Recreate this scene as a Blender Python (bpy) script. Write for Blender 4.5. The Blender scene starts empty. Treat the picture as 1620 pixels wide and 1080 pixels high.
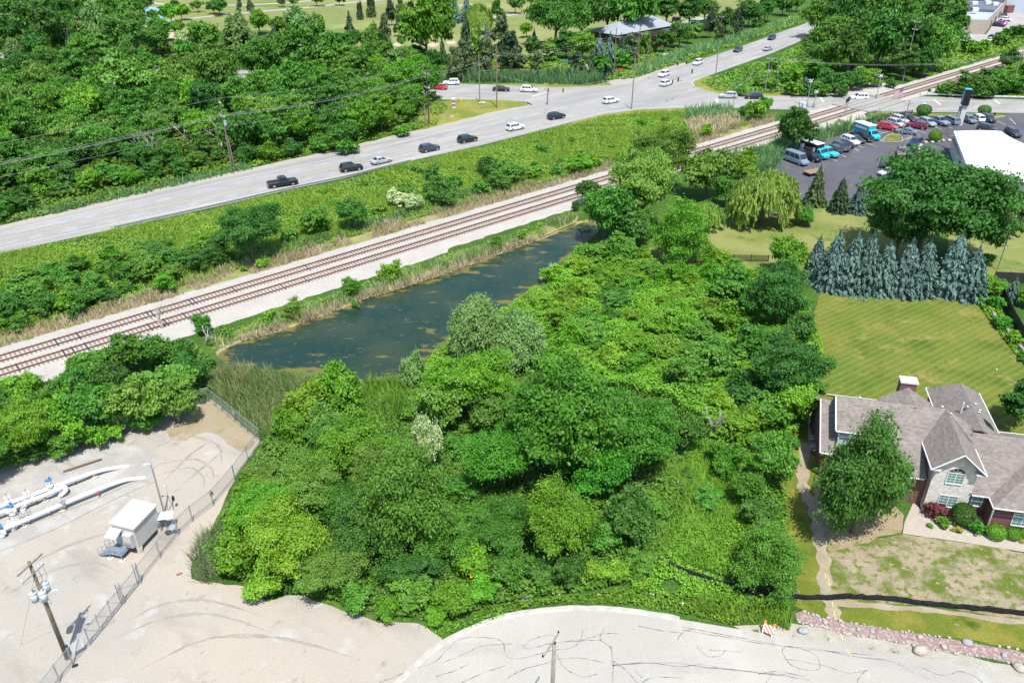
import bpy, bmesh, math, random
import numpy as np
from mathutils import Vector, Matrix
SC = bpy.context.scene
COL = SC.collection
rnd = random.Random(7)
nr = np.random.default_rng(11)

# ---------------------------------------------------------------- camera, sky, sun, exposure
F_PX, PITCH, CAM_H = 1300.0, 30.0, 54.0          # focal length in 1620-px units, degrees below horizon, metres
cam_d = bpy.data.cameras.new("camera"); cam = bpy.data.objects.new("camera", cam_d); COL.objects.link(cam)
cam.location = (0, 0, CAM_H); cam.rotation_euler = (math.radians(90 - PITCH), 0, 0)
cam_d.sensor_width = 36.0; cam_d.lens = F_PX / 1620.0 * 36.0; cam_d.clip_end = 5000; cam_d.clip_start = 0.5
SC.camera = cam
SUN_EL, SUN_AZ = math.radians(66), math.radians(167)       # azimuth clockwise from +Y: behind the camera, a little to the right
world = bpy.data.worlds.new("World"); SC.world = world; world.use_nodes = True
wn = world.node_tree.nodes; wl = world.node_tree.links
sky = wn.new("ShaderNodeTexSky"); sky.sky_type = 'NISHITA'; sky.sun_disc = False
sky.sun_elevation = SUN_EL; sky.sun_rotation = SUN_AZ
bg = wn.get("Background") or wn.new("ShaderNodeBackground"); bg.inputs[1].default_value = 0.15
wl.new(sky.outputs[0], bg.inputs[0])
sd = bpy.data.lights.new("sun", 'SUN'); sd.energy = 4.4; sd.angle = math.radians(0.53); sd.color = (1.0, 0.97, 0.92)
sun = bpy.data.objects.new("sun", sd); COL.objects.link(sun)
sdir = Vector((math.sin(SUN_AZ) * math.cos(SUN_EL), math.cos(SUN_AZ) * math.cos(SUN_EL), math.sin(SUN_EL)))
sun.rotation_euler = sdir.to_track_quat('Z', 'Y').to_euler(); sun.location = (60, -60, 120)
SC.view_settings.view_transform = 'Standard'; SC.view_settings.look = 'None'
SC.view_settings.exposure = 0.75; SC.view_settings.gamma = 1.0
SC.cycles.max_bounces = 5; SC.cycles.diffuse_bounces = 2; SC.cycles.transmission_bounces = 3; SC.cycles.transparent_max_bounces = 4
SC.cycles.caustics_reflective = False; SC.cycles.caustics_refractive = False

# ---------------------------------------------------------------- geometry helpers
_t = math.radians(PITCH)
_F = np.array([0, math.cos(_t), -math.sin(_t)]); _R = np.array([1.0, 0, 0]); _U = np.cross(_R, _F)
def G(px, py, z=0.0):
    "ground point (at height z) seen at a pixel of the 1620x1080 photograph, used as survey data"
    d = _F * F_PX + _R * (px - 810) + _U * (540 - py)
    s = (z - CAM_H) / d[2]
    return Vector((s * d[0], s * d[1], z))
def depth(p): return float(np.dot(np.array([p[0], p[1], p[2] - CAM_H]), _F))
def PX(p):
    v = np.array([p[0], p[1], p[2] - CAM_H]); d = v @ _F
    return 810 + F_PX * (v @ _R) / d, 540 - F_PX * (v @ _U) / d

def link(o, parent=None):
    COL.objects.link(o)
    if parent is not None: o.parent = parent
    return o
def tag(o, label=None, cat=None, group=None, kind=None):
    if label: o["label"] = label
    if cat: o["category"] = cat
    if group: o["group"] = group
    if kind: o["kind"] = kind
    return o
def thing(name, loc, rz=0.0, label=None, cat=None, group=None):
    o = bpy.data.objects.new(name, None); o.empty_display_size = 0.2
    o.location = loc; o.rotation_euler = (0, 0, rz); link(o)
    return tag(o, label, cat, group)
def mesh_np(name, V, Fq, mat=None, tone=None):
    "mesh from numpy arrays; Fq (n,k) all faces the same size"
    me = bpy.data.meshes.new(name); V = np.asarray(V, np.float32); Fq = np.asarray(Fq, np.int32)
    n, k = Fq.shape
    me.vertices.add(len(V)); me.vertices.foreach_set("co", V.ravel())
    me.loops.add(n * k); me.loops.foreach_set("vertex_index", Fq.ravel())
    me.polygons.add(n); me.polygons.foreach_set("loop_start", np.arange(0, n * k, k, dtype=np.int32))
    me.update(calc_edges=True)
    if tone is not None:
        a = me.attributes.new("tone", 'FLOAT', 'FACE'); a.data.foreach_set("value", np.asarray(tone, np.float32))
    if mat: me.materials.append(mat)
    return me
class MB:
    "collects simple shapes into one mesh"
    def __init__(s): s.bm = bmesh.new()
    def face(s, pts):
        vs = [s.bm.verts.new(p) for p in pts]
        try: return s.bm.faces.new(vs)
        except ValueError: return None
    def box(s, c, size, rz=0.0, M=None, bevel=0.0):
        b = bmesh.new(); bmesh.ops.create_cube(b, size=1.0)
        bmesh.ops.scale(b, vec=size, verts=b.verts)
        if bevel: bmesh.ops.bevel(b, geom=b.edges[:], offset=bevel, segments=1, affect='EDGES')
        m = Matrix.Translation(c) @ Matrix.Rotation(rz, 4, 'Z')
        if M: m = M @ m
        b.transform(m); s.merge(b); return s
    def merge(s, b):
        me = bpy.data.meshes.new("tmp"); b.to_mesh(me); b.free(); s.bm.from_mesh(me); bpy.data.meshes.remove(me)
    def tube(s, pts, r, n=8, caps=True):
        pts = [Vector(p) for p in pts]
        rs = r if isinstance(r, (list, tuple)) else [r] * len(pts)
        rings = []
        for i, p in enumerate(pts):
            t = (pts[min(i + 1, len(pts) - 1)] - pts[max(i - 1, 0)]).normalized()
            a = Vector((0, 0, 1)) if abs(t.z) < 0.9 else Vector((1, 0, 0))
            x = t.cross(a).normalized(); y = t.cross(x)
            rings.append([s.bm.verts.new(p + (x * math.cos(2 * math.pi * k / n) + y * math.sin(2 * math.pi * k / n)) * rs[i]) for k in range(n)])
        for a, b in zip(rings, rings[1:]):
            for k in range(n): s.bm.faces.new((a[k], a[(k + 1) % n], b[(k + 1) % n], b[k]))
        if caps:
            s.bm.faces.new(rings[0][::-1]); s.bm.faces.new(rings[-1])
        return s
    def loft(s, rings, caps=True):
        R = [[s.bm.verts.new(p) for p in r] for r in rings]; n = len(R[0])
        for a, b in zip(R, R[1:]):
            for k in range(n): s.bm.faces.new((a[k], a[(k + 1) % n], b[(k + 1) % n], b[k]))
        if caps: s.bm.faces.new(R[0][::-1]); s.bm.faces.new(R[-1])
        return s
    def prism(s, pts, z0, z1):
        return s.loft([[(p[0], p[1], z0) for p in pts], [(p[0], p[1], z1) for p in pts]])
    def slab(s, pts, th):
        "plate of thickness th below a planar outline"
        n = (Vector(pts[1]) - Vector(pts[0])).cross(Vector(pts[2]) - Vector(pts[0])).normalized()
        if n.z < 0: n = -n; pts = pts[::-1]
        lo = [Vector(p) - n * th for p in pts]
        return s.loft([lo, [Vector(p) for p in pts]])
    def ball(s, c, r, sub=2, sc=(1, 1, 1), jit=0.0, seed=0):
        b = bmesh.new(); bmesh.ops.create_icosphere(b, subdivisions=sub, radius=1.0); q = random.Random(seed)
        for v in b.verts:
            v.co *= 1 + q.uniform(-jit, jit)
            v.co = Vector((v.co.x * r * sc[0], v.co.y * r * sc[1], v.co.z * r * sc[2])) + Vector(c)
        s.merge(b); return s
    def build(s, name, mat, parent=None, smooth=False, loc=None, rz=0.0):
        bmesh.ops.recalc_face_normals(s.bm, faces=s.bm.faces[:])
        me = bpy.data.meshes.new(name); s.bm.to_mesh(me); s.bm.free()
        if smooth:
            for p in me.polygons: p.use_smooth = True
        me.materials.append(mat)
        o = bpy.data.objects.new(name, me); link(o, parent)
        if loc is not None: o.location = loc; o.rotation_euler = (0, 0, rz)
        return o
def copy_tree(o, parent=None, mats=None):
    c = o.copy(); COL.objects.link(c); c.parent = parent
    for ch in o.children: copy_tree(ch, c)
    return c

# ---------------------------------------------------------------- materials
def newmat(name):
    m = bpy.data.materials.new(name); m.use_nodes = True
    nt = m.node_tree; b = nt.nodes["Principled BSDF"]
    return m, nt, b
def mat(name, col, rough=0.8, noise=0.12, scale=3.0, metal=0.0, spec=0.3, bump=0.0, coat=0.0):
    m, nt, b = newmat(name)
    b.inputs["Roughness"].default_value = rough; b.inputs["Metallic"].default_value = metal
    b.inputs["Specular IOR Level"].default_value = spec; b.inputs["Coat Weight"].default_value = coat
    tc = nt.nodes.new("ShaderNodeTexCoord"); n = nt.nodes.new("ShaderNodeTexNoise")
    n.inputs["Scale"].default_value = scale; n.inputs["Detail"].default_value = 5
    nt.links.new(tc.outputs["Object"], n.inputs["Vector"])
    mr = nt.nodes.new("ShaderNodeMapRange"); mr.inputs[1].default_value = 0.3; mr.inputs[2].default_value = 0.7
    mr.inputs[3].default_value = 1 - noise; mr.inputs[4].default_value = 1 + noise
    nt.links.new(n.outputs["Fac"], mr.inputs[0])
    mx = nt.nodes.new("ShaderNodeVectorMath"); mx.operation = 'SCALE'; mx.inputs[0].default_value = col[:3]
    nt.links.new(mr.outputs[0], mx.inputs["Scale"]); nt.links.new(mx.outputs[0], b.inputs["Base Color"])
    if bump:
        bp = nt.nodes.new("ShaderNodeBump"); bp.inputs["Strength"].default_value = bump; bp.inputs["Distance"].default_value = 0.05
        nt.links.new(n.outputs["Fac"], bp.inputs["Height"]); nt.links.new(bp.outputs[0], b.inputs["Normal"])
    return m
def ground_mat(name, layers, base, rough=0.95, fine=(6.0, 0.15), bump=0.0, wave=None):
    "base colour, then layers (colour, noise scale, lo, hi, detail, (sx,sy), angle) mixed over it with noise masks"
    m, nt, b = newmat(name); L = nt.links
    b.inputs["Roughness"].default_value = rough; b.inputs["Specular IOR Level"].default_value = 0.15
    tc = nt.nodes.new("ShaderNodeTexCoord")
    cur = nt.nodes.new("ShaderNodeRGB"); cur.outputs[0].default_value = (*base, 1); cur = cur.outputs[0]
    for i, ly in enumerate(layers):
        col, sc, lo, hi = ly[:4]; det = ly[4] if len(ly) > 4 else 5; st = ly[5] if len(ly) > 5 else (1, 1); ang = ly[6] if len(ly) > 6 else 0
        mp = nt.nodes.new("ShaderNodeMapping"); mp.inputs["Location"].default_value = (i * 37.1, i * 11.7, 0)
        mp.inputs["Scale"].default_value = (st[0], st[1], 1); 
        rt = nt.nodes.new("ShaderNodeMapping"); rt.inputs["Rotation"].default_value = (0, 0, math.radians(ang))
        L.new(tc.outputs["Object"], rt.inputs["Vector"]); L.new(rt.outputs[0], mp.inputs["Vector"])
        n = nt.nodes.new("ShaderNodeTexNoise"); n.inputs["Scale"].default_value = sc; n.inputs["Detail"].default_value = det
        n.inputs["Roughness"].default_value = 0.6
        L.new(mp.outputs[0], n.inputs["Vector"])
        mr = nt.nodes.new("ShaderNodeMapRange"); mr.inputs[1].default_value = lo; mr.inputs[2].default_value = hi
        L.new(n.outputs["Fac"], mr.inputs[0])
        mx = nt.nodes.new("ShaderNodeMix"); mx.data_type = 'RGBA'
        L.new(mr.outputs[0], mx.inputs[0]); L.new(cur, mx.inputs[6]); mx.inputs[7].default_value = (*col, 1); cur = mx.outputs[2]
    if wave:
        col, width, ang, amt = wave
        rt = nt.nodes.new("ShaderNodeMapping"); rt.inputs["Rotation"].default_value = (0, 0, math.radians(ang)); L.new(tc.outputs["Object"], rt.inputs["Vector"])
        w = nt.nodes.new("ShaderNodeTexWave"); w.inputs["Scale"].default_value = width; w.inputs["Distortion"].default_value = 1.0; w.inputs["Detail Scale"].default_value = 0.3
        L.new(rt.outputs[0], w.inputs["Vector"])
        mr = nt.nodes.new("ShaderNodeMapRange"); mr.inputs[1].default_value = 0.55; mr.inputs[2].default_value = 1.0; mr.inputs[4].default_value = amt
        L.new(w.outputs["Fac"], mr.inputs[0]); mx = nt.nodes.new("ShaderNodeMix"); mx.data_type = 'RGBA'
        L.new(mr.outputs[0], mx.inputs[0]); L.new(cur, mx.inputs[6]); mx.inputs[7].default_value = (*col, 1); cur = mx.outputs[2]
    n = nt.nodes.new("ShaderNodeTexNoise"); n.inputs["Scale"].default_value = fine[0]; n.inputs["Detail"].default_value = 4
    L.new(tc.outputs["Object"], n.inputs["Vector"])
    mr = nt.nodes.new("ShaderNodeMapRange"); mr.inputs[1].default_value = 0.3; mr.inputs[2].default_value = 0.7
    mr.inputs[3].default_value = 1 - fine[1]; mr.inputs[4].default_value = 1 + fine[1]; L.new(n.outputs["Fac"], mr.inputs[0])
    sc = nt.nodes.new("ShaderNodeVectorMath"); sc.operation = 'SCALE'; L.new(cur, sc.inputs[0]); L.new(mr.outputs[0], sc.inputs["Scale"])
    L.new(sc.outputs[0], b.inputs["Base Color"])
    if bump:
        bp = nt.nodes.new("ShaderNodeBump"); bp.inputs["Strength"].default_value = bump; bp.inputs["Distance"].default_value = 0.08
        L.new(n.outputs["Fac"], bp.inputs["Height"]); L.new(bp.outputs[0], b.inputs["Normal"])
    return m
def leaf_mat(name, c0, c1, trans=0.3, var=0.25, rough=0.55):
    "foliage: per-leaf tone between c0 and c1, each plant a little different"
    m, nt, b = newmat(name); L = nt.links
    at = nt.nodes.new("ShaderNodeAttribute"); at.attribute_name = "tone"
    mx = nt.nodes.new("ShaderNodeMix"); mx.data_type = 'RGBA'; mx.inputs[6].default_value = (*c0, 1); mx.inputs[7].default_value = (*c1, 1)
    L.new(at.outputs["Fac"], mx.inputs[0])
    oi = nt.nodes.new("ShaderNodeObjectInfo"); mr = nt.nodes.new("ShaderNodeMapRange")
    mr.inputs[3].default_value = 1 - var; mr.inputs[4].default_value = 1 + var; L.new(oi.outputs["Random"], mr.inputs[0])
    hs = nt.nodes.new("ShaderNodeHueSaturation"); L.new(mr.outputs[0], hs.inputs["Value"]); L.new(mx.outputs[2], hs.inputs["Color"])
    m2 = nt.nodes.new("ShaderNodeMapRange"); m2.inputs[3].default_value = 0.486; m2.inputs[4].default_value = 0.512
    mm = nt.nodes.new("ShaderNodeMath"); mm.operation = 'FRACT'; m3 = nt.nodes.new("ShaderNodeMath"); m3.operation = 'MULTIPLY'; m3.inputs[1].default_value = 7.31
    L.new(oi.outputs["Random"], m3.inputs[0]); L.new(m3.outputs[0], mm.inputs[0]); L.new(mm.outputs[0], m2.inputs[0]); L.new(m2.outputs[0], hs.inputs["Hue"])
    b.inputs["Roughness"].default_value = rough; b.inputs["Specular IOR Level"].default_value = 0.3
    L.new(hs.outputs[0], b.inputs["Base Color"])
    tr = nt.nodes.new("ShaderNodeBsdfTranslucent"); L.new(hs.outputs[0], tr.inputs["Color"])
    ms = nt.nodes.new("ShaderNodeMixShader"); ms.inputs[0].default_value = trans
    out = nt.nodes["Material Output"]
    L.new(b.outputs[0], ms.inputs[1]); L.new(tr.outputs[0], ms.inputs[2]); L.new(ms.outputs[0], out.inputs["Surface"])
    return m
# ---------------------------------------------------------------- the setting: ground sheets
def densify(pts, step, jit, seed=0):
    q = random.Random(seed); out = []
    for i, a in enumerate(pts):
        b = pts[(i + 1) % len(pts)]; d = (b - a).length; n = max(1, int(d / step))
        for k in range(n):
            p = a.lerp(b, k / n)
            if k and jit: p = p + Vector((q.uniform(-jit, jit), q.uniform(-jit, jit), 0))
            out.append(p)
    return out
def smooth_poly(pts, it=2):
    for _ in range(it):
        o = []
        for i, a in enumerate(pts):
            b = pts[(i + 1) % len(pts)]; o += [a.lerp(b, .25), a.lerp(b, .75)]
        pts = o
    return pts
def fill(pts, holes=()):
    bm = bmesh.new(); es = []
    for ring in (pts, *holes):
        vs = [bm.verts.new(p) for p in ring]
        es += [bm.edges.new((vs[i], vs[(i + 1) % len(vs)])) for i in range(len(vs))]
    bmesh.ops.triangle_fill(bm, use_beauty=True, edges=es)
    for f in bm.faces:
        if f.normal.z < 0: f.normal_flip()
    bm.normal_update()
    for f in bm.faces:
        if f.normal.z < 0: f.normal_flip()
    return bm
def sheet(name, px, m, z, step=4.0, jit=0.0, smooth=0, world_pts=None, kind='structure', label=None):
    pts = world_pts if world_pts is not None else [G(*p) for p in px]
    if smooth: pts = smooth_poly(pts, smooth)
    if jit: pts = densify(pts, step, jit, seed=len(name))
    bm = fill([Vector((p.x, p.y, z)) for p in pts])
    me = bpy.data.meshes.new(name); bm.to_mesh(me); bm.free(); me.materials.append(m)
    o = bpy.data.objects.new(name, me); link(o); tag(o, label, None, None, kind); return o
def strip(name, line, w, m, z, kind='structure'):
    "flat band of width w along a list of ground points"
    V = []; 
    for i, p in enumerate(line):
        t = (line[min(i + 1, len(line) - 1)] - line[max(i - 1, 0)]); t.z = 0; t.normalize(); n = Vector((-t.y, t.x, 0))
        ww = w[i] if isinstance(w, (list, tuple)) else w
        V += [p + n * ww / 2, p - n * ww / 2]
    V = [(v.x, v.y, z) for v in V]
    F = [(2 * i, 2 * i + 1, 2 * i + 3, 2 * i + 2) for i in range(len(line) - 1)]
    me = mesh_np(name, V, F, m); o = bpy.data.objects.new(name, me); link(o); tag(o, None, None, None, kind)
    return o
def curve_px(pts, n=6, z=0.0):
    P = [G(*p) if not isinstance(p, Vector) else p for p in pts]; out = []
    for i in range(len(P) - 1):
        p0, p1, p2, p3 = P[max(i - 1, 0)], P[i], P[i + 1], P[min(i + 2, len(P) - 1)]
        for k in range(n):
            t = k / n
            out.append(0.5 * ((2 * p1) + (p2 - p0) * t + (2 * p0 - 5 * p1 + 4 * p2 - p3) * t * t + (3 * p1 - p0 - 3 * p2 + p3) * t ** 3))
    out.append(P[-1]); return out

# --- ground with the pond's basin cut out
pond_px = [(337, 560), (350, 549), (380, 535), (433, 522), (487, 504), (540, 484), (570, 471), (640, 450), (690, 434), (740, 417), (807, 391), (860, 374), (905, 352),
           (940, 345), (950, 365), (925, 385), (900, 405), (872, 428), (862, 447), (838, 462), (790, 490), (745, 515), (707, 538), (685, 556), (662, 580), (640, 592), (600, 600), (560, 604), (500, 592), (465, 588), (417, 583), (367, 580)]
pond = densify(smooth_poly([G(*p) for p in pond_px], 2), 1.2, 0.18, 3)
M_ground = ground_mat("ground_vegetation", [((0.030, 0.072, 0.010), 0.05, 0.42, 0.6), ((0.065, 0.125, 0.016), 0.12, 0.5, 0.68), ((0.10, 0.10, 0.04), 0.3, 0.62, 0.75)], (0.045, 0.10, 0.014), fine=(2.5, 0.35))
gb = fill([Vector(p) for p in ((-1400, -60, 0), (1400, -60, 0), (2200, 2400, 0), (-2200, 2400, 0))], [[Vector((p.x, p.y, 0)) for p in pond]])
me = bpy.data.meshes.new("ground"); gb.to_mesh(me); gb.free(); me.materials.append(M_ground)
tag(link(bpy.data.objects.new("ground", me)), None, None, None, 'structure')
# bank down to the bed, bed, water
cen = sum(pond, Vector()) / len(pond)
def inset(ring, d):
    out = []
    for i, p in enumerate(ring):
        t = ring[(i + 1) % len(ring)] - ring[i - 1]; n = Vector((-t.y, t.x, 0)).normalized()
        if n.dot(cen - p) < 0 and abs(n.dot((cen - p).normalized())) > 0.25: n = -n
        out.append(p + n * d)
    return out
area = sum(pond[i].x * pond[(i + 1) % len(pond)].y - pond[(i + 1) % len(pond)].x * pond[i].y for i in range(len(pond)))
sgn = 1 if area > 0 else -1
def inset(ring, d):
    out = []
    for i, p in enumerate(ring):
        t = ring[(i + 2) % len(ring)] - ring[i - 2]; n = Vector((-t.y, t.x, 0)).normalized() * sgn
        out.append(p + n * d)
    return out
M_bank = ground_mat("pond_bank", [((0.30, 0.25, 0.15), 0.5, 0.4, 0.6), ((0.10, 0.13, 0.03), 0.8, 0.55, 0.7)], (0.22, 0.18, 0.09), fine=(5, 0.3))
r0 = pond; r1 = inset(pond, 0.4); V = []; n = len(pond)
V += [(p.x, p.y, 0) for p in r0] + [(p.x, p.y, -0.5) for p in r1]
Fq = [(i, (i + 1) % n, n + (i + 1) % n, n + i) for i in range(n)]
tag(link(bpy.data.objects.new("pond_bank", mesh_np("pond_bank", V, Fq, M_bank))), None, None, None, 'structure')
def water_mat():
    m, nt, b = newmat("pond_water"); L = nt.links
    tc = nt.nodes.new("ShaderNodeTexCoord")
    def noise(sc, det=5, off=0, stretch=None):
        mp = nt.nodes.new("ShaderNodeMapping"); mp.inputs["Location"].default_value = (off, off, 0)
        if stretch: mp.inputs["Rotation"].default_value = (0, 0, math.radians(-38)); mp.inputs["Scale"].default_value = stretch
        L.new(tc.outputs["Object"], mp.inputs[0])
        n = nt.nodes.new("ShaderNodeTexNoise"); n.inputs["Scale"].default_value = sc; n.inputs["Detail"].default_value = det; n.inputs["Roughness"].default_value = 0.65
        L.new(mp.outputs[0], n.inputs["Vector"]); return n.outputs["Fac"]
    def rng(v, a, b_): 
        r = nt.nodes.new("ShaderNodeMapRange"); r.inputs[1].default_value = a; r.inputs[2].default_value = b_; L.new(v, r.inputs[0]); return r.outputs[0]
    def mix(f, a, c):
        x = nt.nodes.new("ShaderNodeMix"); x.data_type = 'RGBA'; L.new(f, x.inputs[0])
        if isinstance(a, tuple): x.inputs[6].default_value = (*a, 1)
        else: L.new(a, x.inputs[6])
        x.inputs[7].default_value = (*c, 1); return x.outputs[2]
    at = nt.nodes.new("ShaderNodeAttribute"); at.attribute_name = "edge"        # algae grows towards the shallow shore
    c = mix(rng(noise(0.09, 3), 0.4, 0.65), (0.012, 0.034, 0.026), (0.030, 0.046, 0.028))
    c = mix(rng(noise(0.05, 3, 40), 0.55, 0.75), c, (0.055, 0.052, 0.038))
    add = nt.nodes.new("ShaderNodeMath"); add.operation = 'ADD'; L.new(noise(0.75, 10, 9, (0.45, 1, 1)), add.inputs[0])
    ml = nt.nodes.new("ShaderNodeMath"); ml.operation = 'MULTIPLY'; ml.inputs[1].default_value = 0.25; L.new(at.outputs["Fac"], ml.inputs[0]); L.new(ml.outputs[0], add.inputs[1])
    alg = rng(add.outputs[0], 0.615, 0.68)
    c = mix(alg, c, (0.115, 0.105, 0.030))
    sp = rng(noise(2.6, 7, 70, (0.5, 1.1, 1)), 0.645, 0.69); c = mix(sp, c, (0.17, 0.16, 0.06))
    L.new(c, b.inputs["Base Color"])
    b.inputs["Specular IOR Level"].default_value = 0.12
    rr = nt.nodes.new("ShaderNodeMapRange"); L.new(alg, rr.inputs[0]); rr.inputs[3].default_value = 0.06; rr.inputs[4].default_value = 0.8
    L.new(rr.outputs[0], b.inputs["Roughness"])
    bp = nt.nodes.new("ShaderNodeBump"); bp.inputs["Strength"].default_value = 0.12; bp.inputs["Distance"].default_value = 0.02
    L.new(noise(3.0, 3, 3), bp.inputs["Height"]); L.new(bp.outputs[0], b.inputs["Normal"])
    return m
M_water = water_mat()
from mathutils.geometry import delaunay_2d_cdt
_o = [Vector((p.x, p.y)) for p in inset(pond, 0.12)]; _A = np.array(pond)[:, :2]; _g = []
x_ = _A[:, 0].min()
while x_ < _A[:, 0].max():
    y_ = _A[:, 1].min()
    while y_ < _A[:, 1].max():
        if ((_A - (x_, y_)) ** 2).sum(1).min() > 0.36: _g.append((x_, y_))
        y_ += 0.9
    x_ += 0.9
def _inside(x, y):
    c = False
    for i in range(len(_A)):
        (ax, ay), (bx, by) = _A[i], _A[i - 1]
        if (ay > y) != (by > y) and x < (bx - ax) * (y - ay) / (by - ay) + ax: c = not c
    return c
_g = [Vector(p) for p in _g if _inside(*p)]; n = len(_o)
dv, de, df, *_ = delaunay_2d_cdt(_o + _g, [(i, (i + 1) % n) for i in range(n)], [], 1, 1e-4)
me = bpy.data.meshes.new("pond_water"); me.from_pydata([(p.x, p.y, -0.33) for p in dv], [], [f if len(f) == 3 else f for f in df]); me.materials.append(M_water)
if me.polygons[0].normal.z < 0: me.flip_normals()
me.attributes.new("edge", 'FLOAT', 'POINT').data.foreach_set("value", [math.exp(-math.sqrt(((_A - (p.x, p.y)) ** 2).sum(1).min()) / 1.5) for p in dv])
tag(link(bpy.data.objects.new("pond_water", me)), None, None, None, 'structure')

# --- roads
M_road = ground_mat("worn_concrete_road", [((0.218, 0.214, 0.203), 0.12, 0.42, 0.6, 5, (0.25, 1), -math.degrees(math.atan2((G(680, 235) - G(0, 380)).y, (G(680, 235) - G(0, 380)).x))), ((0.302, 0.291, 0.259), 0.25, 0.55, 0.7, 5, (0.2, 1), -math.degrees(math.atan2((G(680, 235) - G(0, 380)).y, (G(680, 235) - G(0, 380)).x))), ((0.181, 0.177, 0.172), 1.2, 0.66, 0.72, 6)], (0.260, 0.252, 0.231), rough=0.85, fine=(3, 0.08))
M_shoulder = ground_mat("gravel_shoulder", [((0.302, 0.278, 0.236), 0.5, 0.4, 0.65), ((0.145, 0.163, 0.060), 0.7, 0.62, 0.7)], (0.278, 0.260, 0.223), fine=(8, 0.15))
road_up = [(-250, 425), (23, 358), (167, 325), (267, 300), (367, 279), (433, 264), (540, 240), (623, 220), (690, 205), (747, 190), (800, 177), (832, 171), (842, 166), (829, 159), (773, 156), (690, 153)]
west_up = [(545, 131), (325, 121), (250, 117), (0, 96), (-300, 80)]
west_lo = [(-300, 68), (0, 84), (250, 105), (545, 119), (700, 132), (773, 134), (873, 138), (933, 138), (980, 135), (1007, 130), (1040, 114), (1080, 104), (1120, 91), (1180, 71), (1230, 53), (1273, 38), (1330, 14), (1380, -6)]
ne_lo = [(1390, 6), (1330, 36), (1280, 59), (1223, 84), (1147, 111), (1113, 123), (1097, 130), (1099, 137), (1120, 144), (1140, 149), (1227, 152), (1313, 151), (1397, 149), (1457, 153), (1620, 158), (1900, 168)]
east_lo = [(1900, 192), (1620, 179), (1500, 178), (1447, 178), (1363, 175), (1267, 174), (1213, 173), (1137, 170), (1080, 171), (1007, 174), (957, 181), (907, 193), (830, 213), (757, 231), (657, 253), (540, 283), (467, 298), (333, 329), (183, 362), (0, 401), (-250, 462)]
sheet("road", road_up + west_up + west_lo + ne_lo + east_lo, M_road, 0.03)
sheet("road_shoulder", [(-250, 418), (23, 352), (167, 318), (267, 294), (367, 273), (433, 258), (540, 235), (623, 214), (690, 200), (747, 186), (800, 173), (836, 167), (832, 160), (843, 166), (836, 172), (747, 196), (623, 226), (433, 270), (167, 331), (23, 364), (-250, 431)], M_shoulder, 0.016, step=2.5, jit=0.5)
sheet("road_shoulder", [(690, 149), (730, 148), (780, 150), (832, 157), (850, 166), (838, 174), (845, 168), (830, 161), (773, 158), (700, 158)], M_shoulder, 0.016, step=2.5, jit=0.4)
sheet("road_shoulder", [(960, 128), (1010, 122), (1042, 108), (1080, 98), (1090, 104), (1045, 118), (1010, 134), (975, 138)], M_shoulder, 0.016, step=2.5, jit=0.5)
M_white = mat("road_paint_white", (0.469, 0.469, 0.454), 0.7, 0.12, 2); M_yel = mat("road_paint_yellow", (0.393, 0.318, 0.151), 0.7, 0.15, 2)
strip("road_marking", curve_px([(-250, 453), (0, 393), (183, 354), (333, 323), (540, 278), (657, 249), (830, 209), (907, 190), (957, 178), (1007, 172), (1080, 169), (1137, 167.6)]), 0.16, M_white, 0.038)
for off in (0, 0.3):
    ln = curve_px([(-250, 440), (0, 380), (183, 341), (333, 311), (540, 265), (657, 237), (760, 212), (830, 196), (890, 184)])
    strip("road_marking", [p + Vector((-0.25 * off, off, 0)) for p in ln], 0.13, M_yel, 0.038)
strip("road_marking", curve_px([(23, 362), (167, 330), (367, 285), (540, 248), (690, 212), (790, 186)]), 0.13, M_white, 0.038)
for a, b in (((842, 153), (866, 146)), ((1133, 157), (1136, 164)), ((1298, 154), (1303, 163)), ((1462, 163), (1468, 170)), ((1477, 158), (1490, 167)), ((1573, 158), (1582, 165))):
    strip("stop_line", [G(*a), G(*b)], 0.5, M_white, 0.038)
strip("road_marking", curve_px([(1110, 108), (1160, 92), (1220, 70), (1290, 44)]), 0.2, M_yel, 0.038)
strip("road_marking", curve_px([(1150, 107), (1223, 81.5), (1285, 56)]), 0.16, M_white, 0.038)
strip("road_marking", curve_px([(705, 143), (780, 146), (842, 150)]), 0.2, M_white, 0.038)
strip("road_marking", curve_px([(1145, 160.5), (1230, 162.5), (1310, 162.8)]), 0.2, M_yel, 0.038)
strip("road_marking", curve_px([(1400, 163), (1500, 167), (1620, 169), (1800, 174)]), 0.2, M_yel, 0.038)
M_lane = ground_mat("tyre_darkened_lane", [((0.285, 0.28, 0.27), 0.3, 0.4, 0.6, 7), ((0.19, 0.187, 0.183), 0.5, 0.58, 0.72, 8)], (0.235, 0.231, 0.225), rough=0.85, fine=(3, 0.12))
for pts, w in (([(-250, 446), (0, 386.5), (183, 347.5), (333, 317), (540, 271.5), (657, 243), (830, 203), (907, 184), (957, 172), (1020, 163)], 2.0), ([(-250, 432), (0, 372), (167, 336), (367, 291.5), (540, 254), (690, 219), (790, 194), (880, 174), (960, 158)], 2.0), ([(1010, 150), (1080, 126), (1150, 100), (1223, 75), (1290, 49)], 2.0), ([(1000, 142), (1060, 118), (1110, 101), (1180, 78), (1270, 45)], 2.0), ([(1140, 166.5), (1230, 168.5), (1300, 169)], 2.0), ([(1140, 154.5), (1230, 157), (1310, 157)], 2.0), ([(705, 137), (780, 139), (860, 142)], 2.0), ([(1410, 170.5), (1500, 173), (1640, 175)], 2.0), ([(1420, 157), (1500, 160), (1640, 164)], 2.0)):
    ln = curve_px(pts, 10); q = random.Random(len(ln)); strip("road_wear", ln, [w * q.uniform(.75, 1.2) for _ in ln], M_lane, 0.034)
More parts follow.
